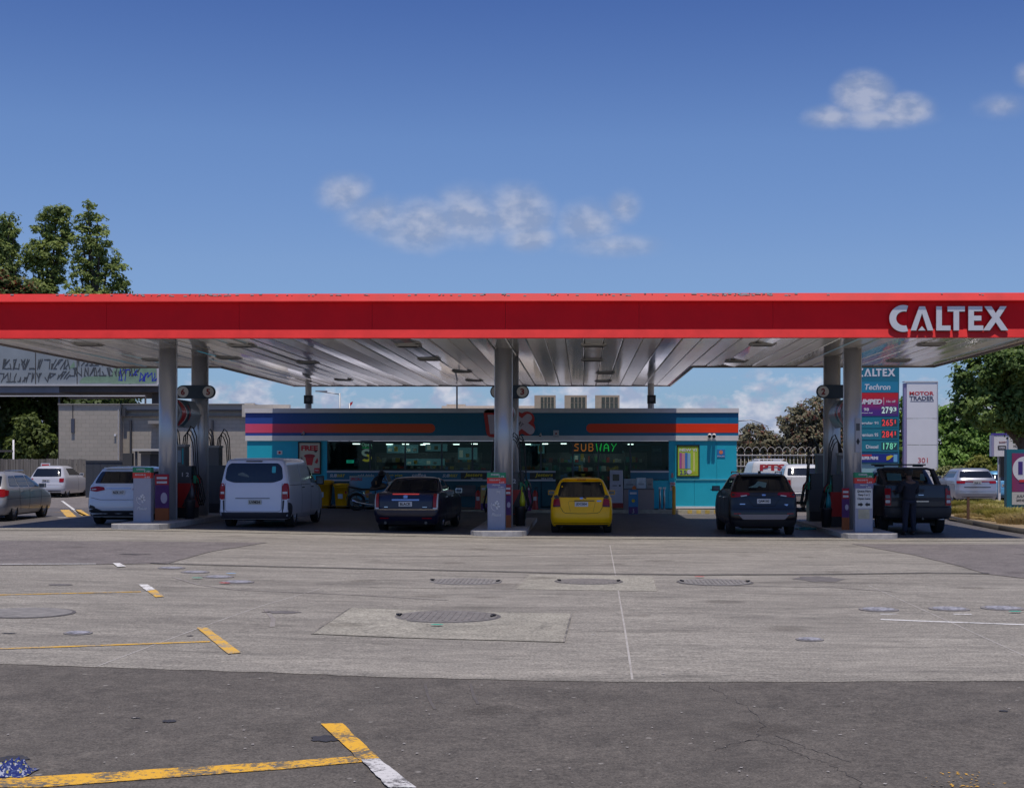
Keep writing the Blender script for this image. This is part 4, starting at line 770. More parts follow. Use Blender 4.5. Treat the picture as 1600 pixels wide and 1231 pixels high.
    # dispensers
    for j, (yp) in enumerate((40.6, 44.4)):
        t = thing('fuel_pump', '%s fuel pump of the %s island, %s' % (('front', 'rear')[j], names[k], cars_[k]), 'fuel pump', (xc, yp, top), group='fuel pumps under the canopy')
        B().box(-.42, .42, -.3, .3, 0, .30).obj('plinth', dg, t); B().box(-.43, .43, -.32, .32, .301, 1.0).obj('lower_panel', pred2 if j == 0 else dgrey, t, .02); B().box(-.36, .36, -.28, .28, 1.001, 1.50).obj('display_housing', dgrey, t, .03); B().box(-.16, .16, -.24, .24, 1.501, 2.05).obj('upper_cabinet', M('pump_taupe', (.13, .12, .12), .5), t, .03)
        B().box(-.18, .18, -.26, .26, 2.051, 2.12).obj('top_cap', M('pump_cap_pale', (.35, .33, .31), .5), t, .02)
        for s in (-1, 1):
            B().box(min(s * .361, s * .372), max(s * .361, s * .372), -.26, .26, 1.12, 1.48).obj('display', M('lcd_glass', (.05, .07, .07), .12), t)
            for i in range(3):
                y = -.2 + i * .2; x0 = s * .44
                hs = B().tube([(x0, y, 1.25), (x0 + s * .10, y, 1.05), (x0 + s * .2, y - .03, .55), (x0 + s * .14, y, .35), (x0 + s * .03, y, .7), (x0 - s * .03, y + .04, 1.6), (x0 - s * .06, y + .02, 2.15 + .1 * i), (x0 - s * .14, y, 2.38 + .1 * i), (x0 - s * .22, y, 2.45 + .1 * i), (x0 - s * .31, y, 2.34 + .06 * i), (x0 - s * .34, y, 2.1)], .018, 6).obj('hose', rub, t)
                B().box(x0 - .03, x0 + .05, y - .025, y + .025, 1.0, 1.22).tube([(x0 + s * .02, y, 1.2), (x0 + s * .1, y - .05, 1.12), (x0 + s * .13, y - .09, 1.0)], .02, 6).obj('nozzle', [gm, pred2, dg][i], t)
        if j == 0:
            B().prism([(.1, .32), (.42, .32), (.42, .98), (.28, .7)], -.326, -.321, 'y').obj('dark_decal', dg, t); B().prism([(-.12, 1.6), (.06, 1.6), (.06, 1.95), (-.12, 1.95)], -.245, -.241, 'y').obj('notice', M('pump_notice', (.24, .28, .33), .5), t)
            B().box(.09, .13, -.25, -.241, 1.55, 2.0).obj('teal_strip', tealp, t); text('1 2', .2, .12, wd, t, (.2, -.29, 1.25))
    # bin and bucket/rack by the pumps
    xr = xc + (.5, .45, -.55)[k]
    t = thing('windscreen_bucket', ('dark squeegee bucket stand on the left island beside the van', 'squeegee bucket with yellow bottle on the central island', 'teal and black squeegee stand at the left of the right island')[k], 'bucket stand', (xr, 39.7 + .6 * (k == 2), top))
    B().loft([[(r_ * math.cos(a * math.pi / 6), r_ * math.sin(a * math.pi / 6), z_) for a in range(12)] for r_, z_ in ((.13, 0), (.16, .5), (.17, .55))]).obj('bucket', dg, t); B().tube([(0, 0, .5), (.05, 0, 1.1)], .015, 6).obj('handle', (M('lime_plastic', (.55, .6, .03), .4), MATS['lime_plastic'], tealp)[k] if k else dg, t)
    B().loft([[(.06 + r_ * math.cos(a * math.pi / 6), r_ * math.sin(a * math.pi / 6), z_) for a in range(12)] for r_, z_ in ((.07, .56), (.08, .7), (.05, .85), (.02, .95))]).obj('bottle', MATS['lime_plastic'] if k == 1 else (tealp if k == 2 else dgrey), t)
    # number sign
    yn = 42.05; zn = Z(612, 42); t = thing('pump_number_sign', 'black capsule sign with pump numbers on the rear column of the %s island' % names[k], 'number sign', (xc + .03, yn, zn)); L_ = .58
    cap_ = [(L_ - .2 + .2 * math.sin(a * math.pi / 10), -.2 * math.cos(a * math.pi / 10)) for a in range(11)] + [(-L_ + .2 - .2 * math.sin(a * math.pi / 10), .2 * math.cos(a * math.pi / 10)) for a in range(11)]
    B().prism(cap_, -.06, .04, 'y').obj('sign_case', M('sign_navy', (.01, .022, .04), .4), t)
    for s, n_ in ((-1, ('6', '4', '2')[k]), (1, ('5', '3', '1')[k])):
        B().prism(circ(.165, 24, s * (L_ - .2), 0), -.07, -.061, 'y').obj('disc', M('disc_cream', (.55, .52, .48), .5), t); text(n_, .12, .19, M('numeral_dark_red', (.22, .02, .02), .5), t, (s * (L_ - .2), -.073, 0), bold=.04)
    # lens shaped brand sign between the columns
    t = thing('brand_lens_sign', 'curved lens shaped brand sign between the two columns of the %s island' % names[k], 'sign', (xc, 40.85, 2.93 if k != 1 else 2.95)); hh = .80
    prof = [(.02 + .20 * math.sin(math.pi * i / 12), hh * i / 12) for i in range(13)]
    for s in (-1, 1):
        r0 = [(s * a, z_) for a, z_ in prof]
        B().loft([[(p[0] * (1 if abs(yy_) < 1.1 else .25), yy_, p[1]) for p in r0] for yy_ in (-1.15, -1.0, 1.0, 1.15)], cap=False, closed=False).obj('sign_face', M('sign_pale', (.30, .34, .38), .35), t)
        def sp(y, z_, o=.006): a = .02 + .20 * math.sin(math.pi * max(0, min(1, z_ / hh))); return (s * (a + o), y, z_)
        def face_poly(fn, m, nm, o):
            b_ = B(); n_ = 10
            for i in range(n_):
                za, zb = hh * (.04 + .92 * i / n_), hh * (.04 + .92 * (i + 1) / n_); (ya0, yb0), (ya1, yb1) = fn(za / hh), fn(zb / hh); b_.quad(sp(ya0, za, o), sp(yb0, za, o), sp(yb1, zb, o), sp(ya1, zb, o))
            b_.obj(nm, m, t)
        face_poly(lambda v: (-1.0, -.25 + .5 * v), M('sign_dark_teal', (.012, .07, .10), .35), 'teal_print', .006)
        face_poly(lambda v: (-.82 - .18 * math.sqrt(max(0, 1 - (2 * v - 1) ** 2)), -.82 + .38 * math.sqrt(max(0, 1 - (2 * v - 1) ** 2))), wd, 'white_ring', .010)
        face_poly(lambda v: (-.86 - .12 * math.sqrt(max(0, 1 - (2 * v - 1) ** 2)), -.86 + .32 * math.sqrt(max(0, 1 - (2 * v - 1) ** 2))), M('sign_red', (.48, .02, .02), .35), 'red_disc', .014)
        face_poly(lambda v: (-.22, -.12) if .3 < v < .8 else (-.17, -.17), MATS['sign_red'], 'red_mark', .014)
    B().loft([[(.0 + dx, y_, z_) for dx, y_, z_ in ((-.2, -1.152, hh * .5), (0, -1.152, .0), (.2, -1.152, hh * .5), (0, -1.152, hh))], [(dx, 1.152, z_) for dx, z_ in ((-.2, hh * .5), (0, .0), (.2, hh * .5), (0, hh))]]).obj('core', M('sign_core', (.2, .2, .22), .5), t)
# stickers and intercom on right column
t = thing('column_notice', 'narrow vertical notice with black arrow on the right island front column', 'notice', (7.62, 39.03, 2.2)); B().box(-.07, .07, -.01, .01, 0, .95).obj('sheet', M('notice_grey', (.42, .42, .46), .6), t); B().prism([(-.05, .3), (0, .2), (.05, .3), (0, .4)], -.014, -.011, 'y').obj('arrow', black, t); B().box(-.05, .05, -.014, -.011, .6, .8).obj('print', dgrey, t)
# air hose lying on the right island front left
pt = G(1282, 829); t = tag(B().tube([(.0, 0, .03), (.3, .35, .03), (.2, .8, .03), (-.2, 1.1, .03), (-.5, .7, .03), (-.45, .2, .03), (-.1, .05, .05), (.35, .5, .06), (.1, .9, .06)], .03, 6).obj('coiled_hose', M('hose_teal', (.03, .30, .32), .45), None, smooth=True, loc=(pt.x - .1, pt.y + .1, pt.z)), 'teal coiled hose lying on the ground left of the right island', 'hose')
# ------------------------------------------------------------------ vehicles
glassm = M('tinted_car_glass', (.008, .010, .013), .04, spec=.7); tyre = M('tyre_rubber', (.014, .014, .014), .8, var=.2, scale=20); trim = M('black_bumper_plastic', (.022, .022, .025), .55); gap = M('panel_gap', (.006, .006, .006), .8)
chrome = M('chrome_strip', (.6, .6, .62), .15, .95); lred_ = M('tail_lamp_red', (.30, .006, .01), .2, spec=.4); lwhite = M('lamp_clear', (.6, .6, .6), .15); well = M('wheel_well_black', (.006, .006, .006), .9); seatm = M('seat_fabric', (.03, .03, .032), .8)
pw_ = M('plate_white', (.58, .58, .58), .45)
def rimm(k): return {'silver': M('rim_silver', (.42, .42, .44), .3, .8), 'dark': M('rim_dark', (.05, .05, .055), .35, .6)}[k]
_wheel = {}
def wheel_mesh(r, w, rk):
    key = (r, w, rk)
    if key in _wheel: return _wheel[key]
    pr = [(r * .62, -w * .5), (r * .8, -w * .52), (r * .95, -w * .48), (r, -w * .34), (r, w * .34), (r * .95, w * .48), (r * .8, w * .52), (r * .62, w * .5)]
    b = B(); n = 36; b.loft([[(q[1], q[0] * math.cos(2 * math.pi * k / n), q[0] * math.sin(2 * math.pi * k / n)) for k in range(n)] for q in pr], cap=False)
    for k in range(0, 40):  # tread blocks
        a = 2 * math.pi * k / 40; b.box(-w * .33, w * .33, -.018, .018, r - .004, r + .006, rot=Matrix.Rotation(a, 3, 'X'), piv=(0, 0, 0))
    t = b.obj('tmp', tyre, smooth=True)
    b = B(); b.loft([[(q[1], q[0] * math.cos(2 * math.pi * k / n), q[0] * math.sin(2 * math.pi * k / n)) for k in range(n)] for q in ((r * .63, -w * .44), (r * .63, w * .44), (r * .57, w * .43), (r * .55, w * .2), (r * .55, -w * .3))], cap=False)
    for k in range(5):
        a = 2 * math.pi * k / 5
        b.box(w * .22, w * .36, -.045, .045, .03, r * .57, rot=Matrix.Rotation(a, 3, 'X'), piv=(0, 0, 0))
    b.loft([[(x, .055 * math.cos(k), .055 * math.sin(k)) for k in [i * math.pi / 6 for i in range(12)]] for x in (w * .1, w * .4)])
    rm_ = b.obj('tmp', rimm(rk), smooth=True)
    b = B(); b.loft([[(x, r * .54 * math.cos(k * math.pi / 12), r * .54 * math.sin(k * math.pi / 12)) for k in range(24)] for x in (-w * .1, w * .08)]); bk = b.obj('tmp', well)
    res = (t.data, rm_.data, bk.data)
    for o in (t, rm_, bk): bpy.data.objects.remove(o)
    _wheel[key] = res; return res
class Car:
    n = 3.2
    def __init__(s, label, cat, loc, yaw, S, paint_m, name='parked_car', wheels=(.7, 3.2), wr=.31, ww=.21, rim='silver', Rf=.6, group=None):
        s.S = S; s.Rf = Rf; s.t = thing(name, label, cat, loc, yaw, group); s.paint = paint_m; s.ztop = S[-1][0]
        s.body(wheels, wr, paint_m); s.wr = wr
        W_ = max(q[3] for q in S)
        for yw in wheels:
            for sd_ in (-1, 1):
                tm, rm_, bm = wheel_mesh(wr, ww, rim)
                w = link('wheel', tm, None, s.t, (sd_ * (W_ - ww / 2 - .02), yw, wr))
                if sd_ < 0: w.rotation_euler = (0, 0, math.pi)
                link('rim', rm_, None, w); link('brake_drum', bm, None, w)
    def at(s, z):
        S = s.S
        if z <= S[0][0]: return S[0][1:]
        for a, b in zip(S, S[1:]):
            if z <= b[0]:
                t = (z - a[0]) / (b[0] - a[0]); return tuple(a[i] + (b[i] - a[i]) * t for i in range(1, 5))
        return S[-1][1:]
    def ry(s, x, z):
        yr, yf, hw, Rr = s.at(z); t = min(abs(x) / hw, .999); return yr + Rr * (1 - (1 - t ** s.n) ** (1 / s.n))
    def fy(s, x, z):
        yr, yf, hw, Rr = s.at(z); t = min(abs(x) / hw, .999); rf = min(s.Rf, (yf - yr) * .4); return yf - rf * (1 - (1 - t ** s.n) ** (1 / s.n))
    def sx(s, y, z):
        yr, yf, hw, Rr = s.at(z); rf = min(s.Rf, (yf - yr) * .4)
        if y < yr + Rr: u = min(.999, (yr + Rr - y) / Rr); return hw * (1 - u ** s.n) ** (1 / s.n)
        if y > yf - rf: u = min(.999, (y - yf + rf) / rf); return hw * (1 - u ** s.n) ** (1 / s.n)
        return hw
    def ring(s, z):
        yr, yf, hw, Rr = s.at(z); rf = min(s.Rf, (yf - yr) * .4); Rr = min(Rr, (yf - yr) * .45); n = s.n; h = []
        for k in range(11): p = (k / 10) ** .8 * math.pi / 2; h.append((hw * math.sin(p) ** (2 / n), yr + Rr * (1 - max(0, math.cos(p)) ** (2 / n))))
        for k in range(1, 14): h.append((hw, yr + Rr + (yf - rf - yr - Rr) * k / 14))
        for k in range(11): p = (1 - (k / 10)) ** 1 * math.pi / 2; h.append((hw * math.sin(p) ** (2 / n) if p > 1e-6 else 0, yf - rf * (1 - max(0, math.cos(p)) ** (2 / n))))
        h[0] = (0, yr); h[-1] = (0, yf)
        return [(x, y, z) for x, y in h] + [(-x, y, z) for x, y in h[-2:0:-1]]
    def body(s, wheels, wr, m):
        zs = []
        for a, b in zip(s.S, s.S[1:]): k = max(1, int((b[0] - a[0]) / .05)); zs += [a[0] + (b[0] - a[0]) * i / k for i in range(k)]
        zs.append(s.S[-1][0]); rings = [s.ring(z) for z in zs]; top = rings[-1]; cx_ = sum(p[1] for p in top) / len(top)
        for f, dz in ((.7, .008), (.35, .014), (.06, .016)): rings.append([(p[0] * f, cx_ + (p[1] - cx_) * f, s.ztop + dz) for p in top])
        b = B().loft(rings); o = b.obj('body', m, s.t, smooth=False)
        c = B(); W_ = max(q[3] for q in s.S)
        for yw in wheels:
            for sd_ in (-1, 1): c.loft([[(sd_ * x, yw + (wr + .055) * math.cos(k * math.pi / 20), wr + (wr + .055) * math.sin(k * math.pi / 20)) for k in range(40)] for x in (W_ - .27, W_ + .3)])
        co = c.obj('cutter', well); md = o.modifiers.new('b', 'BOOLEAN'); md.operation = 'DIFFERENCE'; md.object = co; md.solver = 'EXACT'
        try: md.material_mode = 'TRANSFER'
        except Exception: pass
        dg = bpy.context.evaluated_depsgraph_get(); me = bpy.data.meshes.new_from_object(o.evaluated_get(dg)); o.modifiers.clear(); o.data = me; bpy.data.objects.remove(co)
        for p in me.polygons: p.use_smooth = True
        me.set_sharp_from_angle(angle=R(32)); me.name = 'body'; s.b = o
    def patch(s, poly, side, m, name, off=.006, parent=None, th=.02, dens=.08):
        b = bmesh.new(); f = b.faces.new([b.verts.new((p[0], 0, p[1])) for p in poly])
        xs = [p[0] for p in poly]; zs = [p[1] for p in poly]
        for ax, lo, hi in ((0, min(xs), max(xs)), (2, min(zs), max(zs))):
            k = max(1, int((hi - lo) / dens))
            for i in range(1, k):
                co = [0, 0, 0]; co[ax] = lo + (hi - lo) * i / k + 1e-4; no = [0, 0, 0]; no[ax] = 1; bmesh.ops.bisect_plane(b, geom=b.verts[:] + b.edges[:] + b.faces[:], plane_co=co, plane_no=no)
        be = [e for e in b.edges if len(e.link_faces) == 1]; r = bmesh.ops.extrude_edge_only(b, edges=be); inner = {v for v in r['geom'] if isinstance(v, bmesh.types.BMVert)}
        for v in b.verts:
            u, z = v.co.x, v.co.z; o = off if v not in inner else -th
            if side == 'rear': v.co = (u, s.ry(u, z) - o, z)
            elif side == 'front': v.co = (u, s.fy(u, z) + o, z)
            elif side == 'L': v.co = (-s.sx(u, z) - o, u, z)
            elif side == 'R': v.co = (s.sx(u, z) + o, u, z)
        bmesh.ops.recalc_face_normals(b, faces=b.faces); me = bpy.data.meshes.new(name); b.to_mesh(me); b.free()
        for p in me.polygons: p.use_smooth = True
        me.set_sharp_from_angle(angle=R(40)); return link(name, me, m, parent or s.t)
    def rear(s, poly, m, name, **k): return s.patch(poly, 'rear', m, name, **k)
    def both(s, poly, m, name, side='rear', **k):
        if side == 'rear': return s.rear(poly, m, name, **k), s.rear([(-x, z) for x, z in poly], m, name, **k)
        return s.patch(poly, 'L', m, name, **k), s.patch(poly, 'R', m, name, **k)
    def seam(s, pts, side='rear', w=.010, m=None, name='panel_gap'):
        h = w / 2; v = [Vector(p) for p in pts]; a, c = [], []
        for i, p in enumerate(v):
            t = (v[min(i + 1, len(v) - 1)] - v[max(i - 1, 0)]).normalized(); n = Vector((-t.y, t.x)) * h; a.append(tuple(p + n)); c.append(tuple(p - n))
        P_ = a + c[::-1]
        if side == 'both': s.patch(P_, 'L', m or gap, name, off=.003); s.patch(P_, 'R', m or gap, name, off=.003)
        else: s.patch(P_, side, m or gap, name, off=.003)
    def plate(s, txt, z, x=0, w=.36, h=.125, m=None, tcol=None):
        y = s.ry(x, z) - .02; o = B().box(-w / 2, w / 2, 0, .016, -h / 2, h / 2).obj('number_plate', m or pw_, s.t, .004, loc=(x, y, z)); text(txt, w * .8, h * .62, tcol or black, o, (0, -.003, 0), name='plate_text', bold=.02)
    def mirrors(s, y, z, m=None, w=.19, h=.13):
        x = s.sx(y, z)
        for sd_ in (-1, 1):
            o = B().box(-w / 2, w / 2, -.05, .07, -h / 2, h / 2).obj('door_mirror', m or s.paint, s.t, .03, loc=(sd_ * (x + .03 + w / 2), y, z + .03)); B().box(-w * .4, w * .4, -.056, -.051, -h * .36, h * .36).obj('mirror_glass', M('mirror_glass', (.10, .12, .15), .1, .6), o); B().box(-.07 - w / 2 + .02, -w / 2 + .05, 0, .04, -.05, -.02).obj('stalk', trim, o)
    def handle(s, y, z, m=None):
        for sd_ in (-1, 1): x = sd_ * s.sx(y, z); B().box(min(x, x + sd_ * .03), max(x, x + sd_ * .03), y - .1, y + .1, z - .014, z + .014).obj('door_handle', m or s.paint, s.t, .006)
    def underside(s, z0=.14, z1=.24):
        y0, y1, hw, _ = s.at(.3); B().box(-hw * .62, hw * .62, y0 + .35, y1 - .4, z0, z1).obj('underbody', well, s.t)
    def seats(s): pass
def loc_on(px, D): x = X(px, D); return (x, D, g(x))
def paintm(name, col, **k): return M(name, col, .3, k.pop('metal', .2), coat=.35, var=.03, scale=2, **k)
HATCH = [(.20, .12, 3.78, .78, .3), (.28, .05, 3.82, .82, .34), (.40, .0, 3.84, .843, .36), (.60, .015, 3.84, .845, .36), (.70, .07, 3.80, .845, .36), (.84, .09, 3.62, .835, .36), (.96, .12, 3.25, .815, .36), (1.03, .16, 2.95, .775, .34), (1.14, .24, 2.72, .735, .34), (1.28, .34, 2.45, .675, .32), (1.40, .44, 2.2, .615, .3), (1.455, .50, 2.05, .575, .3), (1.49, .62, 1.9, .50, .3), (1.508, .8, 1.75, .40, .25)]
# yellow hatchback ------------------------------------------------------
c = Car('bright yellow hatchback seen from behind in the bay right of the central column', 'car', loc_on(908.5, 38.2), 0, HATCH, M('yellow_car_paint', (.95, .50, .0), .35, .0, coat=.25, spec=.3, var=.03, scale=2), wheels=(.62, 3.1), wr=.30, rim='dark')
c.rear(rnd([(-.655, 1.02), (.655, 1.02), (.56, 1.405), (-.56, 1.405)], .06), glassm, 'rear_window', off=.005)
c.rear([(-.66, .985), (.66, .985), (.655, 1.022), (-.655, 1.022)], glassm, 'window_border', off=.004)
c.both(rnd([(.565, .735), (.78, .72), (.765, .92), (.70, .945), (.60, .955)], .03), lred_, 'tail_lamp', off=.016); c.both([(.60, .96), (.70, .95), (.765, .93), (.75, 1.02), (.66, 1.06)], M('lamp_smoke', (.06, .06, .075), .1), 'upper_lamp', off=.012)
c.both([(.58, .735), (.77, .722), (.77, .765), (.575, .775)], M('lamp_dark_red', (.10, .01, .015), .15), 'lamp_base', off=.02)
c.seam([(-.6, .75), (-.56, .70), (-.50, .60), (-.44, .565), (-.1, .55), (.1, .55), (.44, .565), (.50, .60), (.56, .70), (.6, .75)]); c.seam([(-.655, .98), (-.6, .75)]); c.seam([(.655, .98), (.6, .75)])
c.seam([(-.3, .60), (-.36, .86), (-.32, .89), (.32, .89), (.38, .86), (.32, .60)], w=.008, m=M('yellow_shade_line', (.30, .16, .003), .5), name='crease')
c.rear([(-.82, .28), (.82, .28), (.82, .30), (-.82, .30)], M('yellow_shade_line', (.3, .16, .003), .5), 'bumper_crease', off=.012); c.rear(rect(-.78, .78, .20, .245), trim, 'bumper_lip', off=.008)
c.rear(rect(-.2, .35, .885, .905), trim, 'grab_handle', off=.012); c.plate('JDC004', .80); c.rear(rect(.42, .54, .87, .905), chrome, 'badge', off=.01); c.rear(rnd(rect(-.045, .045, .94, .985), .01), chrome, 'emblem', off=.01)
c.seam([(.04, 1.0), (.13, .95)], w=.03, m=trim, name='wiper'); c.mirrors(2.65, 1.03); c.both([(1.0, 1.07), (2.3, 1.03), (2.05, 1.38), (.9, 1.40)], glassm, 'side_window', side='s'); c.handle(1.4, .92)
B().box(-.5, .5, .46, .60, 1.468, 1.495).obj('spoiler', c.paint, c.t, .012); B().box(-.12, .12, .452, .459, 1.455, 1.475).obj('brake_lamp', lred_, c.t); B().tube([(0, .95, 1.51), (0, .9, 1.60)], .006, 6).obj('aerial', trim, c.t)
c.underside()
dgrey_ = M('exhaust_dark', (.08, .08, .08), .4, .6)
# dark saloon -----------------------------------------------------------
SED = [(.20, .14, 4.78, .80, .3), (.28, .06, 4.82, .86, .34), (.45, 0, 4.86, .895, .36), (.60, 0, 4.86, .90, .36), (.64, .035, 4.84, .90, .34), (.85, .05, 4.7, .90, .34), (.98, .09, 4.2, .88, .34), (1.045, .14, 3.7, .865, .34), (1.06, .75, 3.55, .82, .3), (1.08, .98, 3.4, .80, .3), (1.2, 1.2, 3.15, .755, .3), (1.32, 1.42, 2.85, .69, .3), (1.40, 1.58, 2.65, .635, .3), (1.43, 1.7, 2.5, .57, .3), (1.455, 1.95, 2.3, .42, .25)]
c = Car('dark blue saloon car seen from behind with tall red tail lamps beside the central island', 'car', loc_on(633, 37.7), R(-3.2), SED, paintm('midnight_blue_paint', (.006, .007, .028), metal=.2), wheels=(1.0, 3.88), wr=.335, rim='silver')
c.rear(rnd([(-.70, 1.095), (.70, 1.095), (.60, 1.385), (-.60, 1.385)], .06), glassm, 'rear_window'); c.seam([(-.735, 1.09), (-.63, 1.40), (.63, 1.40), (.735, 1.09)], w=.022, m=chrome, name='window_trim')
c.both(rnd([(.735, .66), (.82, .66), (.83, 1.02), (.745, 1.04)], .03), lred_, 'tail_lamp', off=.02); c.both(rnd([(.822, .66), (.862, .66), (.855, 1.03), (.832, 1.03)], .01), lwhite, 'lamp_edge', off=.02); c.both(rnd([(.735, .62), (.85, .62), (.85, .658), (.735, .658)], .01), lwhite, 'reverse_lamp', off=.02)
lit = M('brake_light_lit', (.85, .08, .06), emit=.25); c.rear(rect(-.36, .36, 1.005, 1.035), lit, 'brake_lamp', off=.012); c.rear(rect(-.37, .37, .845, .885), chrome, 'chrome_bar', off=.02); c.rear(rnd([(-.05, .91), (.05, .91), (.06, .98), (0, .995), (-.06, .98)], .01), chrome, 'emblem', off=.02)
c.plate('BLACK', .755, w=.36); c.rear(rect(-.58, -.48, .665, .685), chrome, 'badge', off=.01); c.rear(rect(.46, .58, .665, .68), chrome, 'badge', off=.01)
c.rear(rect(-.86, .86, .60, .618), chrome, 'bumper_trim', off=.016); c.both([(.45, .36), (.7, .36), (.7, .385), (.45, .385)], lred_, 'reflector', off=.01); c.rear(rect(-.8, .8, .20, .3), trim, 'diffuser', off=.008); c.rear(rect(-.82, .82, .42, .425), gap, 'bumper_crease', off=.004)
c.seam([(-.72, 1.04), (-.72, .64)]); c.seam([(.72, 1.04), (.72, .64)]); c.mirrors(3.2, 1.02, chrome)
c.both([(1.45, 1.09), (3.0, 1.09), (2.7, 1.37), (1.7, 1.37)], glassm, 'side_window', side='s'); c.seam([(1.35, 1.075), (3.3, 1.075)], 'both', .02, chrome, 'window_trim'); c.seam([(1.4, 1.06), (1.35, .55), (1.6, .3)], 'both'); c.seam([(2.4, 1.06), (2.4, .3)], 'both'); c.seam([(3.4, 1.0), (3.4, .3)], 'both'); c.handle(1.65, .92, chrome); c.handle(2.65, .92, chrome)
for s_ in (-1, 1): B().tube([(s_ * .55, .06, .25), (s_ * .55, .3, .25)], .038, 10).obj('exhaust', dgrey_, c.t)
c.underside()
# black SUV --------------------------------------------------------------
SUV = [(.24, .16, 4.46, .82, .3), (.34, .06, 4.54, .90, .32), (.50, 0, 4.58, .925, .34), (.66, .01, 4.58, .925, .34), (.80, .05, 4.55, .92, .34), (1.0, .08, 4.3, .915, .34), (1.10, .10, 3.9, .90, .34), (1.18, .14, 3.5, .86, .34), (1.25, .22, 3.3, .82, .32), (1.4, .36, 3.0, .765, .3), (1.54, .48, 2.7, .70, .3), (1.60, .52, 2.6, .665, .28), (1.64, .60, 2.45, .60, .28), (1.665, .8, 2.3, .5, .25)]
c = Car('black suv seen from behind with silver bumper plate between shop wall and right island', 'car', loc_on(1194, 37.7), 0, SUV, paintm('black_suv_paint', (.005, .005, .009), metal=.1), wheels=(.95, 3.64), wr=.36, rim='dark')
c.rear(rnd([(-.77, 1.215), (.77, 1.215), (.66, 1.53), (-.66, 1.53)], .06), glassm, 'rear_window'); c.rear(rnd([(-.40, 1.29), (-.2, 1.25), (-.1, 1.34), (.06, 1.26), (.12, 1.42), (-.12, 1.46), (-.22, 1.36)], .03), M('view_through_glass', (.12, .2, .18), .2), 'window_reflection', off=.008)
c.both(rnd([(.36, 1.10), (.60, 1.05), (.85, 1.02), (.87, 1.10), (.84, 1.17), (.40, 1.16)], .02), lred_, 'tail_lamp', off=.014); c.both(rnd([(.44, 1.075), (.60, 1.05), (.62, 1.075), (.46, 1.095)], .01), lwhite, 'reverse_lamp', off=.022)
c.rear(rect(-.36, .36, 1.06, 1.13), trim, 'lamp_bar', off=.012); c.plate('QAM 562', .93); c.rear(rnd(rect(-.05, .05, 1.075, 1.115), .015), chrome, 'emblem', off=.02); c.rear(rect(-.64, -.5, .84, .865), chrome, 'badge', off=.01); c.rear([(.54, .85), (.66, .85), (.62, .80), (.56, .83)], chrome, 'badge', off=.01)
c.rear(rnd([(-.56, .44), (.56, .44), (.68, .575), (-.68, .575)], .03), M('bumper_silver', (.20, .20, .24), .4, .5), 'skid_plate', off=.02); c.rear(rect(-.86, .86, .24, .42), trim, 'lower_bumper', off=.01); c.both(rect(.62, .8, .585, .61), lred_, 'reflector', off=.014)
c.seam([(-.42, .98), (-.28, .80), (.28, .80), (.42, .98)], w=.012); c.seam([(-.86, .72), (.86, .72)], w=.012); c.seam([(-.78, 1.2), (-.86, 1.1)], w=.012)
c.both([(1.0, 1.25), (3.1, 1.2), (2.7, 1.52), (.85, 1.53)], glassm, 'side_window', side='s'); c.seam([(.9, 1.20), (3.4, 1.18)], 'both', .015, chrome, 'window_trim'); c.seam([(1.45, 1.18), (1.4, .6)], 'both'); c.seam([(2.4, 1.18), (2.4, .4)], 'both'); c.seam([(3.4, 1.1), (3.4, .4)], 'both'); c.handle(1.7, 1.0, chrome); c.handle(2.65, 1.0, chrome); c.mirrors(3.05, 1.18, trim, .22, .15)
c.both([(.5, .26), (4.2, .26), (4.2, .42), (.5, .42)], trim, 'sill_cladding', side='s')
for s_ in (-1, 1): B().tube([(s_ * .57, .8, 1.655), (s_ * .59, .9, 1.70), (s_ * .62, 2.3, 1.70), (s_ * .62, 2.4, 1.65)], .018, 6).obj('roof_rail', chrome, c.t)
B().box(-.55, .55, .44, .66, 1.60, 1.635).obj('spoiler', c.paint, c.t, .012); B().box(-.03, .03, .95, 1.1, 1.67, 1.73).obj('roof_fin', trim, c.t, .01); c.seam([(-.1, 1.225), (.25, 1.24)], w=.02, m=trim, name='wiper'); c.underside(.18, .3)
# white hatch / small suv on the left --------------------------------------
ASX = [(.22, .14, 4.2, .80, .3), (.32, .05, 4.26, .87, .32), (.48, 0, 4.29, .898, .34), (.64, .01, 4.29, .90, .34), (.80, .05, 4.25, .90, .34), (.98, .08, 4.0, .885, .34), (1.08, .11, 3.6, .865, .34), (1.15, .16, 3.3, .82, .32), (1.3, .30, 3.0, .765, .3), (1.45, .44, 2.7, .70, .3), (1.53, .50, 2.55, .655, .28), (1.58, .60, 2.4, .58, .28), (1.605, .8, 2.2, .46, .25)]
white_p = M('white_car_paint', (.62, .64, .68), .25, coat=.8, var=.02, scale=2)
c = Car('white small suv seen from behind, partly hidden by the left price post', 'car', loc_on(184, 38.5), 0, ASX, white_p, wheels=(.85, 3.5), wr=.34, rim='silver')
c.rear(rnd([(-.72, 1.15), (.72, 1.15), (.63, 1.47), (-.63, 1.47)], .06), glassm, 'rear_window'); c.both(rnd([(.38, .97), (.62, .92), (.86, .95), (.87, 1.03), (.6, 1.07), (.42, 1.05)], .02), lred_, 'tail_lamp', off=.014); c.both(rnd([(.62, .975), (.78, .97), (.76, .995), (.64, 1.0)], .01), lwhite, 'reverse_lamp', off=.022)
c.rear(rect(-.34, .34, 1.0, 1.02), chrome, 'chrome_bar', off=.014); c.plate('NZK 317', .90); c.rear(rnd([(-.87, .24), (.87, .24), (.87, .40), (.62, .47), (.45, .40), (-.45, .40), (-.62, .47), (-.87, .40)], .02), trim, 'lower_bumper', off=.012); c.both(rnd([(.62, .44), (.84, .46), (.80, .56), (.66, .52)], .02), trim, 'bumper_vent', off=.012)
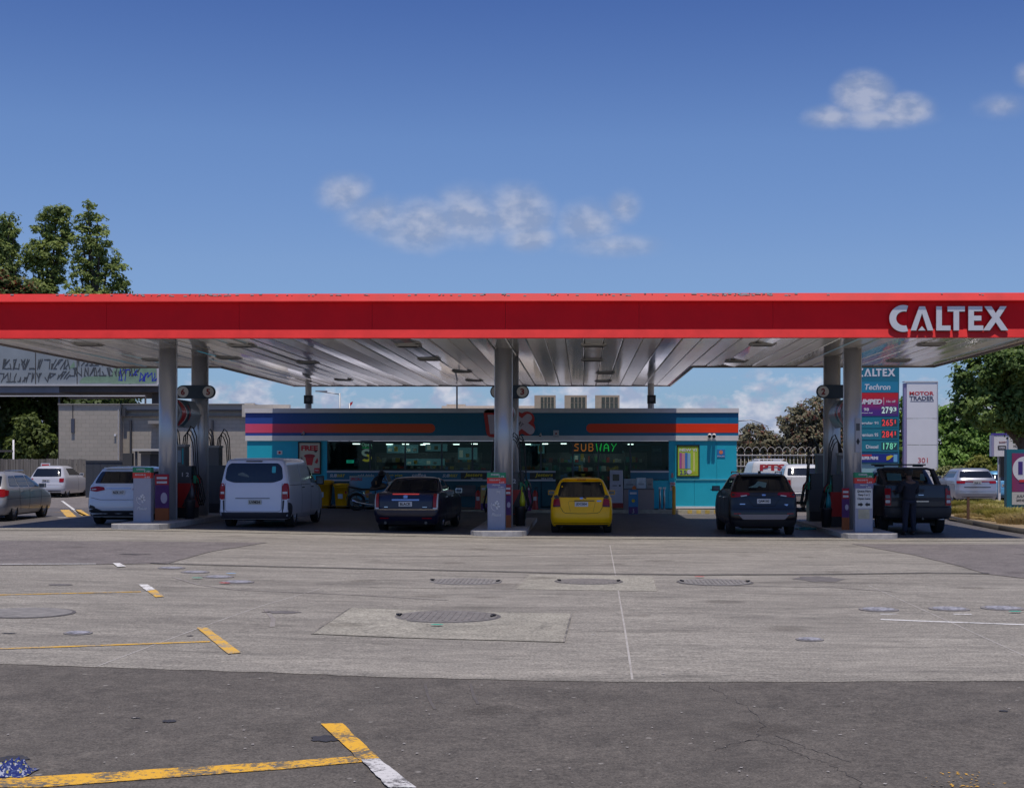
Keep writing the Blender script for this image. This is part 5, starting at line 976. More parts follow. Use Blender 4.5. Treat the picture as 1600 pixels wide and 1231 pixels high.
c.seam([(-.8, .76), (-.5, .70), (.5, .70), (.8, .76)]); c.both([(1.0, 1.17), (3.0, 1.14), (2.6, 1.46), (.8, 1.47)], glassm, 'side_window', side='s'); c.mirrors(2.9, 1.12); c.handle(1.6, .95); c.handle(2.5, .95); c.seam([(1.4, 1.12), (1.4, .4)], 'both'); c.seam([(2.3, 1.12), (2.3, .4)], 'both'); c.underside()
B().box(-.52, .52, .44, .64, 1.55, 1.585).obj('spoiler', c.paint, c.t, .012)
# silver wagon at the left edge ---------------------------------------------
WAG = [(.20, .14, 4.4, .78, .3), (.30, .05, 4.46, .84, .34), (.45, 0, 4.5, .87, .36), (.60, .01, 4.5, .875, .36), (.75, .06, 4.4, .875, .36), (.90, .10, 3.9, .865, .36), (.98, .14, 3.6, .84, .34), (1.1, .26, 3.35, .78, .34), (1.25, .42, 3.0, .72, .32), (1.36, .54, 2.7, .66, .3), (1.41, .62, 2.5, .60, .3), (1.435, .85, 2.3, .46, .25)]
silv = M('silver_car_paint', (.36, .355, .36), .35, .35, coat=.3, var=.03, scale=2)
D_ = 40.2; c = Car('silver grey station wagon cut off by the left edge of the yard', 'car', (X(4, D_) - .86, D_, g(-16)), R(2.5), WAG, silv, wheels=(.95, 3.55), wr=.31, rim='silver')
c.rear(rnd([(-.70, 1.0), (.70, 1.0), (.62, 1.33), (-.62, 1.33)], .05), glassm, 'rear_window'); c.both(rnd([(.58, .72), (.84, .72), (.82, .95), (.6, .95)], .04), lred_, 'tail_lamp', off=.014); c.both([(.22, .74), (.36, .76), (.44, .9), (.26, .93)], lred_, 'side_lamp', side='s', off=.01)
c.both(rnd([(.62, 1.02), (1.3, 1.0), (1.3, 1.32), (.86, 1.32)], .05), glassm, 'side_window', side='s'); c.both(rnd([(1.36, 1.0), (2.15, .99), (2.15, 1.33), (1.36, 1.33)], .04), glassm, 'side_window', side='s'); c.both(rnd([(2.21, .99), (3.2, .98), (2.75, 1.32), (2.21, 1.33)], .04), glassm, 'side_window', side='s')
c.seam([(1.33, .98), (1.33, .6), (1.5, .3)], 'both'); c.seam([(2.18, .98), (2.18, .3)], 'both'); c.seam([(3.2, .95), (3.15, .3)], 'both'); c.handle(1.55, .86); c.handle(2.4, .86); c.mirrors(3.0, .98); c.seam([(.3, .66), (4.0, .66)], 'both', .008); c.plate('EKP 90', .8); c.underside()
for s_ in (-1, 1): B().tube([(s_ * .55, .9, 1.43), (s_ * .56, 1.0, 1.47), (s_ * .58, 2.4, 1.47), (s_ * .58, 2.5, 1.42)], .018, 6).obj('roof_rail', chrome, c.t)
# far cars ---------------------------------------------------------------------
def simple(label, px, D, S, pm_, yaw=0, wheels=(.85, 3.4), wr=.32, cat='car', name='parked_car', win=(1.05, 1.36, .68, .6), lamp=(.72, .95, .58, .82), plate='FKM 21', sw=((1.0, 1.07), (2.9, 1.05), (2.5, 1.38), (.9, 1.38)), z=None):
    l_ = loc_on(px, D); c = Car(label, cat, l_, yaw, S, pm_, name=name, wheels=wheels, wr=wr); a, b_, w0, w1 = win; c.rear(rnd([(-w0, a), (w0, a), (w1, b_), (-w1, b_)], .05), glassm, 'rear_window')
    z0, z1, x0, x1 = lamp; c.both(rnd(rect(x0, x1, z0, z1), .03), lred_, 'tail_lamp', off=.014); c.plate(plate, (z0 + z1) / 2 - .02); c.both(list(sw), glassm, 'side_window', side='s'); c.mirrors(sw[1][0] - .1, sw[1][1]); c.rear(rect(-.7, .7, S[0][0], S[0][0] + .14), trim, 'lower_bumper', off=.01); c.underside(); c.seam([(-.8, .62), (.8, .62)]); c.seam([(2.0, sw[0][1] - .02), (2.0, .3)], 'both'); return c
h2 = [(z, a, b_, w * 1.02, r) for z, a, b_, w, r in HATCH]
c = simple('white hatchback parked far off in front of the wooden fence', 70.5, 66, h2, M('white_silver_paint', (.55, .55, .58), .28, .1, coat=.8), wheels=(.62, 3.1), win=(1.0, 1.38, .68, .57), lamp=(.74, .92, .62, .80)); 
simple('dark car mostly hidden behind the left island pumps', 304, 47.5, h2, paintm('dark_violet_paint', (.012, .012, .03)), wheels=(.62, 3.1))
c = simple('silver suv parked beyond the grass bed at the right', 1528, 64, [(z, a, b_, w * 1.02, r) for z, a, b_, w, r in SUV], M('silver_suv_paint', (.40, .41, .46), .3, .5, coat=.8), wheels=(.95, 3.64), wr=.36, win=(1.24, 1.53, .76, .66), lamp=(.98, 1.10, .55, .9), sw=((1.0, 1.25), (3.1, 1.2), (2.7, 1.52), (.85, 1.53))); c.rear(rect(-.55, .55, 1.05, 1.085), lred_, 'lamp_bar', off=.012); c.rear(rect(-.6, .6, .80, .83), trim, 'garnish', off=.01)
simple('light blue car peeking out beside the teal sign at the right edge', 1572, 68, h2, M('light_blue_paint', (.12, .35, .55), .3, .2, coat=.8), wheels=(.62, 3.1))
# vans ---------------------------------------------------------------------------
VAN = [(.24, .10, 5.0, .88, .25), (.34, .02, 5.08, .94, .27), (.45, .0, 5.12, .958, .28), (.60, .02, 5.13, .962, .28), (.90, .04, 5.05, .962, .28), (1.05, .05, 4.8, .955, .28), (1.15, .06, 4.45, .945, .28), (1.25, .08, 4.25, .925, .28), (1.5, .12, 3.9, .875, .27), (1.72, .17, 3.6, .825, .26), (1.82, .21, 3.45, .785, .25), (1.87, .28, 3.35, .72, .24), (1.895, .42, 3.2, .6, .22)]
c = Car('white delivery van seen from behind with a wide tinted rear window beside the left island', 'van', loc_on(394.5, 38.1), R(-1.2), VAN, M('white_van_paint', (.60, .62, .72), .3, coat=.7, var=.02, scale=2), name='delivery_van', wheels=(.95, 4.15), wr=.335, Rf=.9)
c.rear(rnd([(-.80, 1.32), (-.55, 1.235), (.55, 1.235), (.80, 1.32), (.755, 1.66), (.66, 1.765), (-.66, 1.765), (-.755, 1.66)], .08), glassm, 'rear_window'); c.rear(rnd(rect(.50, .60, 1.5, 1.68), .03), M('cyan_sticker', (.05, .42, .48), .5), 'sticker', off=.01)
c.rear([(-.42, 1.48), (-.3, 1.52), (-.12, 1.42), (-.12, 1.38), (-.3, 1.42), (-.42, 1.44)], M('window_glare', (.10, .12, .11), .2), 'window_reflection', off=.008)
c.both(rnd([(.79, .78), (.915, .78), (.915, 1.22), (.83, 1.22), (.785, 1.14)], .02), lred_, 'tail_lamp', off=.016); c.both(rnd(rect(.80, .915, .93, .99), .01), lwhite, 'reverse_lamp', off=.022); c.both([(.16, .80), (.22, .80), (.24, 1.2), (.20, 1.2)], lred_, 'side_lamp', side='s', off=.01)
c.rear([(-.93, .25), (.93, .25), (.945, .43), (-.945, .43)], M('bumper_grey_plastic', (.03, .03, .04), .6), 'bumper', off=.02, th=.03); c.both([(.79, .432), (.945, .432), (.94, .76), (.80, .76)], MATS['bumper_grey_plastic'], 'corner_trim', off=.012)
c.both([(.17, .27), (.54, .27), (.54, .58), (.40, .66), (.17, .70)], MATS['bumper_grey_plastic'], 'rear_corner_cladding', side='s', off=.012); 
c.seam([(-.78, 1.22), (-.77, .50), (-.70, .45), (.70, .45), (.77, .50), (.78, 1.22)]); c.rear(rect(-.48, .46, .80, .825), M('van_shadow_trim', (.16, .17, .2), .4), 'handle_strip', off=.012); c.plate('LVM24', .71, x=.06, w=.36, m=M('plate_dull', (.42, .42, .38), .5)); c.rear(rect(-.22, .22, 1.80, 1.83), trim, 'brake_lamp', off=.014)
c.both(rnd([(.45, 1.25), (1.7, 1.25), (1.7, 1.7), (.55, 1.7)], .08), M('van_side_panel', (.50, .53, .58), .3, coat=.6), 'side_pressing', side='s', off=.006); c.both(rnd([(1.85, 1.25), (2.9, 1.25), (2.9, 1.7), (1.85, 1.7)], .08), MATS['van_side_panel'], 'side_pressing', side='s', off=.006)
c.both(rnd([(3.05, 1.20), (4.05, 1.14), (3.65, 1.62), (3.05, 1.68)], .06), glassm, 'side_window', side='s', off=.008); c.seam([(.3, 1.16), (2.9, 1.16)], 'both', .012); c.seam([(1.78, 1.75), (1.78, .3)], 'both'); c.seam([(2.98, 1.75), (2.98, .3)], 'both'); c.seam([(4.1, 1.1), (4.1, .4)], 'both'); c.handle(1.95, 1.08, trim); c.handle(3.15, 1.08, trim); c.mirrors(3.85, 1.22, trim, .22, .26); c.underside(.2, .34)
VAN2 = [(z * 1.05, a, b_ * .9, w, r) for z, a, b_, w, r in VAN]
c = simple('white van with red letters on its rear in front of the white fence', 1206, 63.5, VAN2, M('white_van_paint2', (.62, .62, .62), .35, coat=.5), cat='van', name='delivery_van', win=(1.30, 1.45, .3, .3), lamp=(.8, 1.2, .82, .92), sw=((3.05, 1.3), (3.9, 1.25), (3.4, 1.6), (3.05, 1.6)), wheels=(.95, 3.8)); text('PTS', 1.15, .30, M('livery_red', (.45, .02, .03), .4), c.t, (.05, c.ry(0, 1.72) - .03, 1.70), bold=.05)
for s_ in (-1, 1): B().box(s_ * .5 - .02, s_ * .5 + .02, .6, 3.2, 1.98, 2.06).obj('roof_bar', capw, c.t)
B().box(-.7, .7, .9, .95, 2.061, 2.10).obj('roof_bar', capw, c.t)
# pickups ---------------------------------------------------------------------------
PK = [(.42, .10, 5.2, .84, .2), (.50, .0, 5.28, .92, .22), (.74, .0, 5.32, .93, .22), (.77, .06, 5.32, .93, .16), (1.0, .06, 5.25, .93, .16), (1.10, .07, 5.0, .92, .16), (1.20, .08, 4.3, .91, .16), (1.345, .10, 4.0, .89, .15), (1.36, 1.55, 3.9, .82, .2), (1.42, 1.62, 3.8, .79, .2), (1.6, 1.75, 3.45, .73, .2), (1.74, 1.86, 3.15, .675, .2), (1.80, 1.95, 3.0, .62, .2), (1.825, 2.1, 2.9, .5, .2)]
def pickup(label, px, D, pm_, name, dark=True, S=PK, yaw=0):
    c = Car(label, 'pickup truck', loc_on(px, D), yaw, S, pm_, name=name, wheels=(1.15, 4.35), wr=.39, ww=.26, rim='dark' if dark else 'silver')
    c.rear(rnd([(-.66, 1.42), (.66, 1.42), (.60, 1.72), (-.60, 1.72)], .05), glassm, 'rear_window', off=.006); c.both(rnd([(.745, .80), (.905, .80), (.90, 1.27), (.75, 1.27)], .02), lred_, 'tail_lamp', off=.016)
    c.both(rnd(rect(.775, .89, 1.0, 1.09), .02), M('lamp_grey', (.25, .24, .22), .2), 'reverse_lamp', off=.022); c.both(rnd(rect(.775, .89, .87, .95), .02), lwhite, 'indicator', off=.022)
    c.seam([(-.73, 1.33), (-.73, .79), (.73, .79), (.73, 1.33)]); c.rear([(-.90, .47), (.90, .47), (.92, .74), (-.92, .74)], trim if dark else chrome, 'bumper', off=.03, th=.02); c.plate('CKX88', .64, x=.12); 
    c.both(rnd([(1.75, 1.40), (2.55, 1.38), (2.55, 1.70), (1.95, 1.70)], .03), glassm, 'side_window', side='s'); c.both(rnd([(2.62, 1.38), (3.75, 1.36), (3.2, 1.70), (2.62, 1.71)], .03), glassm, 'side_window', side='s')
    c.seam([(1.5, 1.33), (1.5, .5)], 'both', .02); c.seam([(2.6, 1.34), (2.6, .5)], 'both'); c.seam([(3.9, 1.3), (3.85, .6)], 'both'); c.handle(1.9, 1.22); c.handle(2.85, 1.22); c.mirrors(3.6, 1.36, trim if dark else None, .24, .22); c.underside(.3, .5)
    for s_ in (-1, 1): B().box(s_ * .62 - .1, s_ * .62 + .1, .85, .88, .22, .5).obj('mud_flap', trim, c.t)
    return c
gp_ = paintm('charcoal_pickup_paint', (.030, .034, .042), metal=.4)
c = pickup('dark grey pickup truck with roll bar behind the right price post', 1436, 38.7, gp_, 'pickup_truck')
for s_ in (-1, 1): B().prism([(.75, 1.35), (1.15, 1.35), (1.75, 1.78), (1.55, 1.80)], min(s_ * .70, s_ * .80), max(s_ * .70, s_ * .80), 'x').obj('sail_panel', trim, c.t, .02)
B().tube([(-.75, 1.62, 1.76), (-.6, 1.62, 1.80), (.6, 1.62, 1.80), (.75, 1.62, 1.76)], .035, 8).obj('roll_bar', trim, c.t); B().box(-.80, .80, .12, .16, 1.346, 1.375).obj('tailgate_cap', trim, c.t, .006); B().box(-.76, .76, .165, 1.45, 1.348, 1.358).obj('load_cover', M('tonneau_black', (.02, .02, .022), .6), c.t)
for s_ in (-1, 1): B().box(s_ * .56 - .04, s_ * .56 + .04, 2.0, 3.0, 1.85, 1.89).obj('roof_rail', trim, c.t, .01)
B().box(-.72, .72, 2.2, 2.28, 1.891, 1.93).obj('roof_bar', trim, c.t, .01); B().box(-.72, .72, 2.8, 2.88, 1.891, 1.93).obj('roof_bar', trim, c.t, .01)
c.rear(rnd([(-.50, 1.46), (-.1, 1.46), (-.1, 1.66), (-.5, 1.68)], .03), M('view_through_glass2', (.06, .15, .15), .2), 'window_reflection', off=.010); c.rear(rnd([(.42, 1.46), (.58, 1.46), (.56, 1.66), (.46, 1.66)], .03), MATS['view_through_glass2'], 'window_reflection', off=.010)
c.rear(rnd(rect(-.06, .16, 1.17, 1.25), .03), trim, 'tailgate_handle', off=.02); c.rear(rect(.0, .14, 1.08, 1.10), chrome, 'badge', off=.012); c.rear(rect(-.06, .28, .90, .93), chrome, 'badge', off=.012); c.rear(rect(-.72, .72, .92, 1.02), trim, 'tailgate_band', off=.006)
B().tube([(.55, .15, .42), (.72, .15, .42)], .03, 8).obj('tow_hook', chrome, c.t); B().tube([(.1, .05, .44), (.1, -.02, .44)], .03, 8).obj('tow_ball', dgrey_, c.t)
c = pickup('white pickup truck seen from behind beyond the black suv', 1266, 55.2, M('white_pickup_paint', (.60, .60, .60), .3, coat=.7), 'pickup_truck', dark=False, S=[(z if z < 1.3 else z * 1.02, *r) for z, *r in PK])
# ------------------------------------------------------------------ motorcycle
Dm = 51.6; x0 = X(557, Dm); t = thing('motorcycle', 'black motorcycle standing side on between the bins and the dark saloon', 'motorcycle', (x0, Dm, g(x0)), R(6))
def mwheel(x, parent):
    b = B(); n = 28; b.loft([[(x + r_ * math.cos(2 * math.pi * k / n), y, .33 + r_ * math.sin(2 * math.pi * k / n)) for k in range(n)] for r_, y in ((.25, -.05), (.31, -.07), (.33, -.03), (.33, .03), (.31, .07), (.25, .05))], cap=False); w = b.obj('wheel', tyre, parent, smooth=True)
    b = B(); b.loft([[(x + r_ * math.cos(2 * math.pi * k / n), y, .33 + r_ * math.sin(2 * math.pi * k / n)) for k in range(n)] for r_, y in ((.25, -.045), (.23, -.045), (.23, .045), (.25, .045))], cap=False)
    for k in range(5): a = 2 * math.pi * k / 5 + .3; b.tube([(x, 0, .33), (x + .24 * math.cos(a), 0, .33 + .24 * math.sin(a))], .014, 6)
    b.obj('rim', rimm('dark'), w); b = B(); b.loft([[(x + .15 * math.cos(2 * math.pi * k / 20), y, .33 + .15 * math.sin(2 * math.pi * k / 20)) for k in range(20)] for y in (-.075, -.07)]); b.obj('brake_disc', dgrey_, w)
mwheel(0, t); mwheel(1.42, t); mb = M('motorcycle_black', (.012, .012, .014), .3, coat=.5)
B().tube([(0, -.09, .33), (.5, -.09, .38), (.75, -.06, .5)], .028, 8).tube([(0, .09, .33), (.5, .09, .38), (.75, .06, .5)], .028, 8).obj('swing_arm', dgrey, t)
B().box(.45, .95, -.15, .15, .22, .62).obj('engine', M('engine_grey', (.09, .09, .095), .4, .6), t, .05); B().tube([(.9, -.16, .3), (.6, -.17, .22), (.2, -.18, .28), (-.15, -.18, .38)], [.03, .03, .05, .055], 10).obj('exhaust', chrome, t)
B().loft([[(x, y * w_, z0_ + z * h_) for y, z in ((-1, 0), (-.8, .8), (0, 1), (.8, .8), (1, 0), (0, -.3))] for x, w_, z0_, h_ in ((.45, .10, .74, .06), (.6, .15, .78, .18), (.8, .17, .82, .22), (1.0, .12, .84, .18), (1.1, .05, .88, .08))]).obj('fuel_tank', mb, t, smooth=True)
B().loft([[(x, y * w_, z0_ + z * h_) for y, z in ((-1, 0), (-.7, .8), (.7, .8), (1, 0))] for x, w_, z0_, h_ in ((-.3, .05, .86, .05), (-.1, .11, .80, .09), (.2, .14, .74, .09), (.5, .12, .76, .07))]).obj('seat', M('seat_black', (.015, .015, .015), .7), t, smooth=True)
B().loft([[(r_ * math.cos(R(a)), y, .36 + r_ * math.sin(R(a))) for a in range(40, 176, 15)] for y, r_ in ((-.08, .37), (0, .40), (.08, .37))], cap=False, closed=False).obj('mudguard', mb, t); B().box(-.42, -.36, -.05, .05, .62, .72).obj('tail_lamp', lred_, t, .01)
for s_ in (-1, 1): B().tube([(1.42, s_ * .09, .33), (1.12, s_ * .09, 1.02)], .026, 8).obj('fork', chrome, t)
B().tube([(.98, -.40, 1.12), (1.05, -.25, 1.16), (1.1, 0, 1.08), (1.05, .25, 1.16), (.98, .40, 1.12)], .016, 8).obj('handlebar', dgrey, t); B().prism(circ(.11, 16, 1.24, .98), -.09, .09, 'y').obj('headlight', lwhite, t, .02)
for s_ in (-1, 1): B().tube([(1.02, s_ * .3, 1.15), (1.0, s_ * .34, 1.33)], .008, 6).prism(circ(.06, 12, 1.0, 1.37), s_ * .34 - .01, s_ * .34 + .01, 'y').obj('mirror', mb, t)
B().prism([(1.15, 1.05), (1.3, 1.1), (1.15, 1.4), (1.06, 1.36)], -.16, .16, 'y').obj('windscreen', M('dark_screen', (.02, .02, .022), .15), t, .02); B().tube([(.35, -.12, .25), (.3, -.28, 0)], .012, 6).obj('side_stand', dgrey, t)
hx = x0 + .95; h = thing('crash_helmet', 'black crash helmet hanging on the motorcycle handlebar', 'helmet', (hx, Dm - .2, g(hx) + 1.36)); B().loft([[(r_ * math.cos(k * math.pi / 8), r_ * 1.15 * math.sin(k * math.pi / 8), z_) for k in range(16)] for r_, z_ in ((.08, -.13), (.125, -.08), (.135, 0), (.12, .07), (.07, .12), (.01, .135))]).obj('shell', mb, h, smooth=True); B().box(-.1, .1, -.16, -.13, -.04, .04).obj('visor', glassm, h, .01)
h = thing('leather_jacket', 'dark jacket with tan patches hanging over the motorcycle tank', 'jacket', (x0 + .72, Dm - .05, g(x0) + 1.0)); B().loft([[(cx__ + r_ * math.cos(k * math.pi / 8), r2 * math.sin(k * math.pi / 8), z_) for k in range(16)] for cx__, r_, r2, z_ in ((.0, .16, .2, -.1), (.02, .2, .22, .05), (.1, .17, .2, .2), (.16, .08, .1, .3))]).obj('jacket', M('jacket_black', (.014, .014, .017), .8), h, smooth=True); B().box(.0, .07, -.22, -.2, -.03, .1, ).obj('patch', M('jacket_tan', (.22, .12, .05), .7), h)
# ------------------------------------------------------------------ person by the pickup
def skin(name, verts, edges, rad, m, parent, sub=2):
    me = bpy.data.meshes.new(name); me.from_pydata(verts, edges, []); o = bpy.data.objects.new(name, me); C.objects.link(o)
    sm_ = o.modifiers.new('s', 'SKIN'); sm_.use_smooth_shade = True
    for i, r_ in enumerate(rad): me.skin_vertices[0].data[i].radius = r_ if isinstance(r_, tuple) else (r_, r_)
    me.skin_vertices[0].data[0].use_root = True; ss_ = o.modifiers.new('d', 'SUBSURF'); ss_.levels = sub; ss_.render_levels = sub
    dg = bpy.context.evaluated_depsgraph_get(); m2 = bpy.data.meshes.new_from_object(o.evaluated_get(dg)); bpy.data.objects.remove(o); m2.name = name; m2.materials.clear(); m2.materials.append(m)
    for p in m2.polygons: p.use_smooth = True
    q = bpy.data.objects.new(name, m2); C.objects.link(q); q.parent = parent; return q
Dp = 38.45; xp = X(1421, Dp); pr = thing('person', 'person in dark navy jacket and trousers standing behind the grey pickup, back turned', 'person', (xp, Dp, g(xp)), R(22))
sk = M('brown_skin', (.10, .05, .032), .6); nv = M('navy_jacket_cloth', (.010, .012, .022), .85, var=.2, scale=10, bump=.3); nt_ = M('navy_trouser_cloth', (.014, .017, .032), .85, var=.2, scale=10); hairm = M('black_hair', (.010, .008, .007), .7)
# facing +y; arms bent forward and left towards the truck
sh_r, el_r, wr_r = (.21, 0, 1.44), (.27, .02, 1.17), (.16, .26, 1.12); sh_l, el_l, wr_l = (-.21, 0, 1.44), (-.29, .06, 1.18), (-.24, .32, 1.20)
V_ = [(0, 0, .98), (0, .01, 1.2), (0, 0, 1.40), (0, .01, 1.50), (0, .03, 1.585), (0, .035, 1.67), (0, .03, 1.75), sh_r, el_r, wr_r, sh_l, el_l, wr_l, (.10, 0, .93), (.12, .02, .50), (.13, -.02, .10), (.13, .10, .04), (-.10, 0, .93), (-.12, .03, .50), (-.14, 0, .10), (-.14, .12, .04), (.15, .34, 1.12), (-.22, .40, 1.21)]
E_ = [(0, 1), (1, 2), (2, 3), (3, 4), (4, 5), (5, 6), (2, 7), (7, 8), (8, 9), (2, 10), (10, 11), (11, 12), (0, 13), (13, 14), (14, 15), (15, 16), (0, 17), (17, 18), (18, 19), (19, 20), (9, 21), (12, 22)]
RA = [(.14, .10), (.13, .095), (.15, .10), .062, .078, .088, .06, .06, .042, .028, .06, .042, .028, .085, .058, .036, .034, .085, .058, .036, .034, (.04, .02), (.04, .02)]
bd = skin('body', V_, E_, RA, sk, pr)
for (bx, by, bz), s_ in (((.15, .36, 1.12), 1), ((-.22, .42, 1.21), -1)):
    for i in range(4): dx = -.03 + i * .02; L_ = (.07, .085, .08, .06)[i]; skin('finger', [(bx + dx, by - .03, bz), (bx + dx, by + L_ * .5, bz - .012), (bx + dx, by + L_, bz - .04)], [(0, 1), (1, 2)], [.009, .009, .007], sk, bd, 1)
    skin('thumb', [(bx - s_ * .03, by - .04, bz), (bx - s_ * .06, by, bz + .005), (bx - s_ * .06, by + .035, bz - .01)], [(0, 1), (1, 2)], [.011, .01, .008], sk, bd, 1)
jk = skin('jacket', [(0, 0, .90), (0, 0, 1.05), (0, .01, 1.22), (0, 0, 1.40), (0, .01, 1.485), (.215, 0, 1.43), (.275, .02, 1.17), (.18, .22, 1.125), (-.215, 0, 1.43), (-.295, .06, 1.18), (-.245, .29, 1.195)], [(0, 1), (1, 2), (2, 3), (3, 4), (3, 5), (5, 6), (6, 7), (3, 8), (8, 9), (9, 10)],
     [(.20, .14), (.19, .14), (.185, .135), (.19, .13), .085, .085, .066, .046, .085, .066, .046], nv, pr)
skin('trousers', [(0, 0, 1.0), (.105, 0, .90), (.12, .02, .50), (.135, -.01, .09), (-.105, 0, .90), (-.12, .03, .50), (-.145, .0, .09)], [(0, 1), (1, 2), (2, 3), (0, 4), (4, 5), (5, 6)], [(.17, .12), .115, .085, .07, .115, .085, .07], nt_, pr)
for s_ in (-1, 1): skin('shoe', [(s_ * .135, -.05, .045), (s_ * .14, .06, .045), (s_ * .145, .17, .035)], [(0, 1), (1, 2)], [.045, .05, .035], M('black_shoe', (.01, .01, .01), .5), pr)
B().loft([[(r_ * math.cos(k * math.pi / 10), .025 + r_ * 1.15 * math.sin(k * math.pi / 10) - .012, z_) for k in range(20)] for r_, z_ in ((.078, 1.63), (.092, 1.67), (.096, 1.72), (.090, 1.77), (.066, 1.81), (.03, 1.828))]).obj('hair', hairm, pr, smooth=True)
for s_ in (-1, 1): B().loft([[(s_ * .09 + .012 * dx, .03 + .02 * math.cos(k), 1.68 + .03 * math.sin(k)) for k in [i * math.pi / 5 for i in range(10)]] for dx in (-1, 1)]).obj('ear', sk, pr); B().box(s_ * .035 - .012, s_ * .035 + .012, .118, .125, 1.69, 1.70).obj('eye', black, pr)
B().prism([(.11, 1.655), (.145, 1.66), (.118, 1.70)], -.012, .012, 'x').obj('nose', sk, pr); B().box(-.025, .025, .112, .119, 1.625, 1.635).obj('mouth', M('lip', (.15, .04, .04), .5), pr)
# ------------------------------------------------------------------ cloth on the ground
q = G(16, 1208); cl = thing('cloth_bundle', 'crumpled blue and yellow patterned cloth on the asphalt, bottom left corner', 'cloth', q); 
clm = bpy.data.materials.new('patterned_cloth'); clm.use_nodes = True; n_ = clm.node_tree.nodes; l_ = clm.node_tree.links; tt = n_.new('ShaderNodeTexCoord'); vv = n_.new('ShaderNodeTexVoronoi'); vv.inputs['Scale'].default_value = 75; l_.new(tt.outputs['Object'], vv.inputs['Vector'])
rr_ = n_.new('ShaderNodeValToRGB'); rr_.color_ramp.interpolation = 'CONSTANT'; e = rr_.color_ramp.elements; e[0].color = (.012, .025, .16, 1); e[1].position = .6; e[1].color = (.05, .08, .22, 1); k_ = e.new(.78); k_.color = (.45, .42, .12, 1); k_ = e.new(.88); k_.color = (.4, .42, .5, 1)
sp_ = n_.new('ShaderNodeSeparateColor'); l_.new(vv.outputs['Color'], sp_.inputs[0]); l_.new(sp_.outputs[0], rr_.inputs[0]); l_.new(rr_.outputs[0], n_['Principled BSDF'].inputs['Base Color']); n_['Principled BSDF'].inputs['Roughness'].default_value = .9
from mathutils import noise as mn
b = bmesh.new(); bmesh.ops.create_grid(b, x_segments=48, y_segments=36, size=1)
for v in b.verts:
    u, w_ = v.co.x, v.co.y; d = min(1, math.hypot(u, w_)); fall = max(0, 1 - d ** 3); nn_ = mn.fractal(Vector((u * 2.2, w_ * 2.2, 4.1)), .9, 2.2, 5)
    v.co.x = u * .135 * (1 + .15 * mn.noise(Vector((w_ * 2, u, 1)))); v.co.y = w_ * .13 * (1 + .2 * mn.noise(Vector((u * 2, w_, 7)))); v.co.z = .006 + fall * (.05 + .07 * abs(nn_) + .03 * mn.noise(Vector((u * 9, w_ * 9, 0))))
me = bpy.data.meshes.new('cloth_folds'); b.to_mesh(me); b.free(); o = link('cloth_folds', me, clm, cl)
for p in me.polygons: p.use_smooth = True
# ------------------------------------------------------------------ trees
def leafmat(name, c1, c2, c3=None, scale=1.2):
    m = bpy.data.materials.new(name); m.use_nodes = True; n = m.node_tree.nodes; l = m.node_tree.links; p = n['Principled BSDF']; t = n.new('ShaderNodeTexCoord')
    a = n.new('ShaderNodeTexNoise'); a.inputs['Scale'].default_value = scale; a.inputs['Detail'].default_value = 5; l.new(t.outputs['Object'], a.inputs['Vector'])
    r = n.new('ShaderNodeMapRange'); r.inputs[1].default_value = .35; r.inputs[2].default_value = .65; l.new(a.outputs['Fac'], r.inputs[0]); mi = n.new('ShaderNodeMix'); mi.data_type = 'RGBA'; l.new(r.outputs[0], mi.inputs[0]); mi.inputs[6].default_value = (*c1, 1); mi.inputs[7].default_value = (*c2, 1); o = mi.outputs[2]
    if c3:
        v = n.new('ShaderNodeTexNoise'); v.inputs['Scale'].default_value = scale * 3.3; v.inputs['Detail'].default_value = 3; l.new(t.outputs['Object'], v.inputs['Vector']); r = n.new('ShaderNodeMapRange'); r.inputs[1].default_value = .56; r.inputs[2].default_value = .63; l.new(v.outputs['Fac'], r.inputs[0])
        m3 = n.new('ShaderNodeMix'); m3.data_type = 'RGBA'; l.new(r.outputs[0], m3.inputs[0]); l.new(o, m3.inputs[6]); m3.inputs[7].default_value = (*c3, 1); o = m3.outputs[2]
    l.new(o, p.inputs['Base Color']); p.inputs['Roughness'].default_value = .55; p.inputs['Specular IOR Level'].default_value = .3
    tl = n.new('ShaderNodeBsdfTranslucent'); l.new(o, tl.inputs[0]); mxn = n.new('ShaderNodeMixShader'); mxn.inputs[0].default_value = .33; l.new(p.outputs[0], mxn.inputs[1]); l.new(tl.outputs[0], mxn.inputs[2]); l.new(mxn.outputs[0], n['Material Output'].inputs[0]); return m
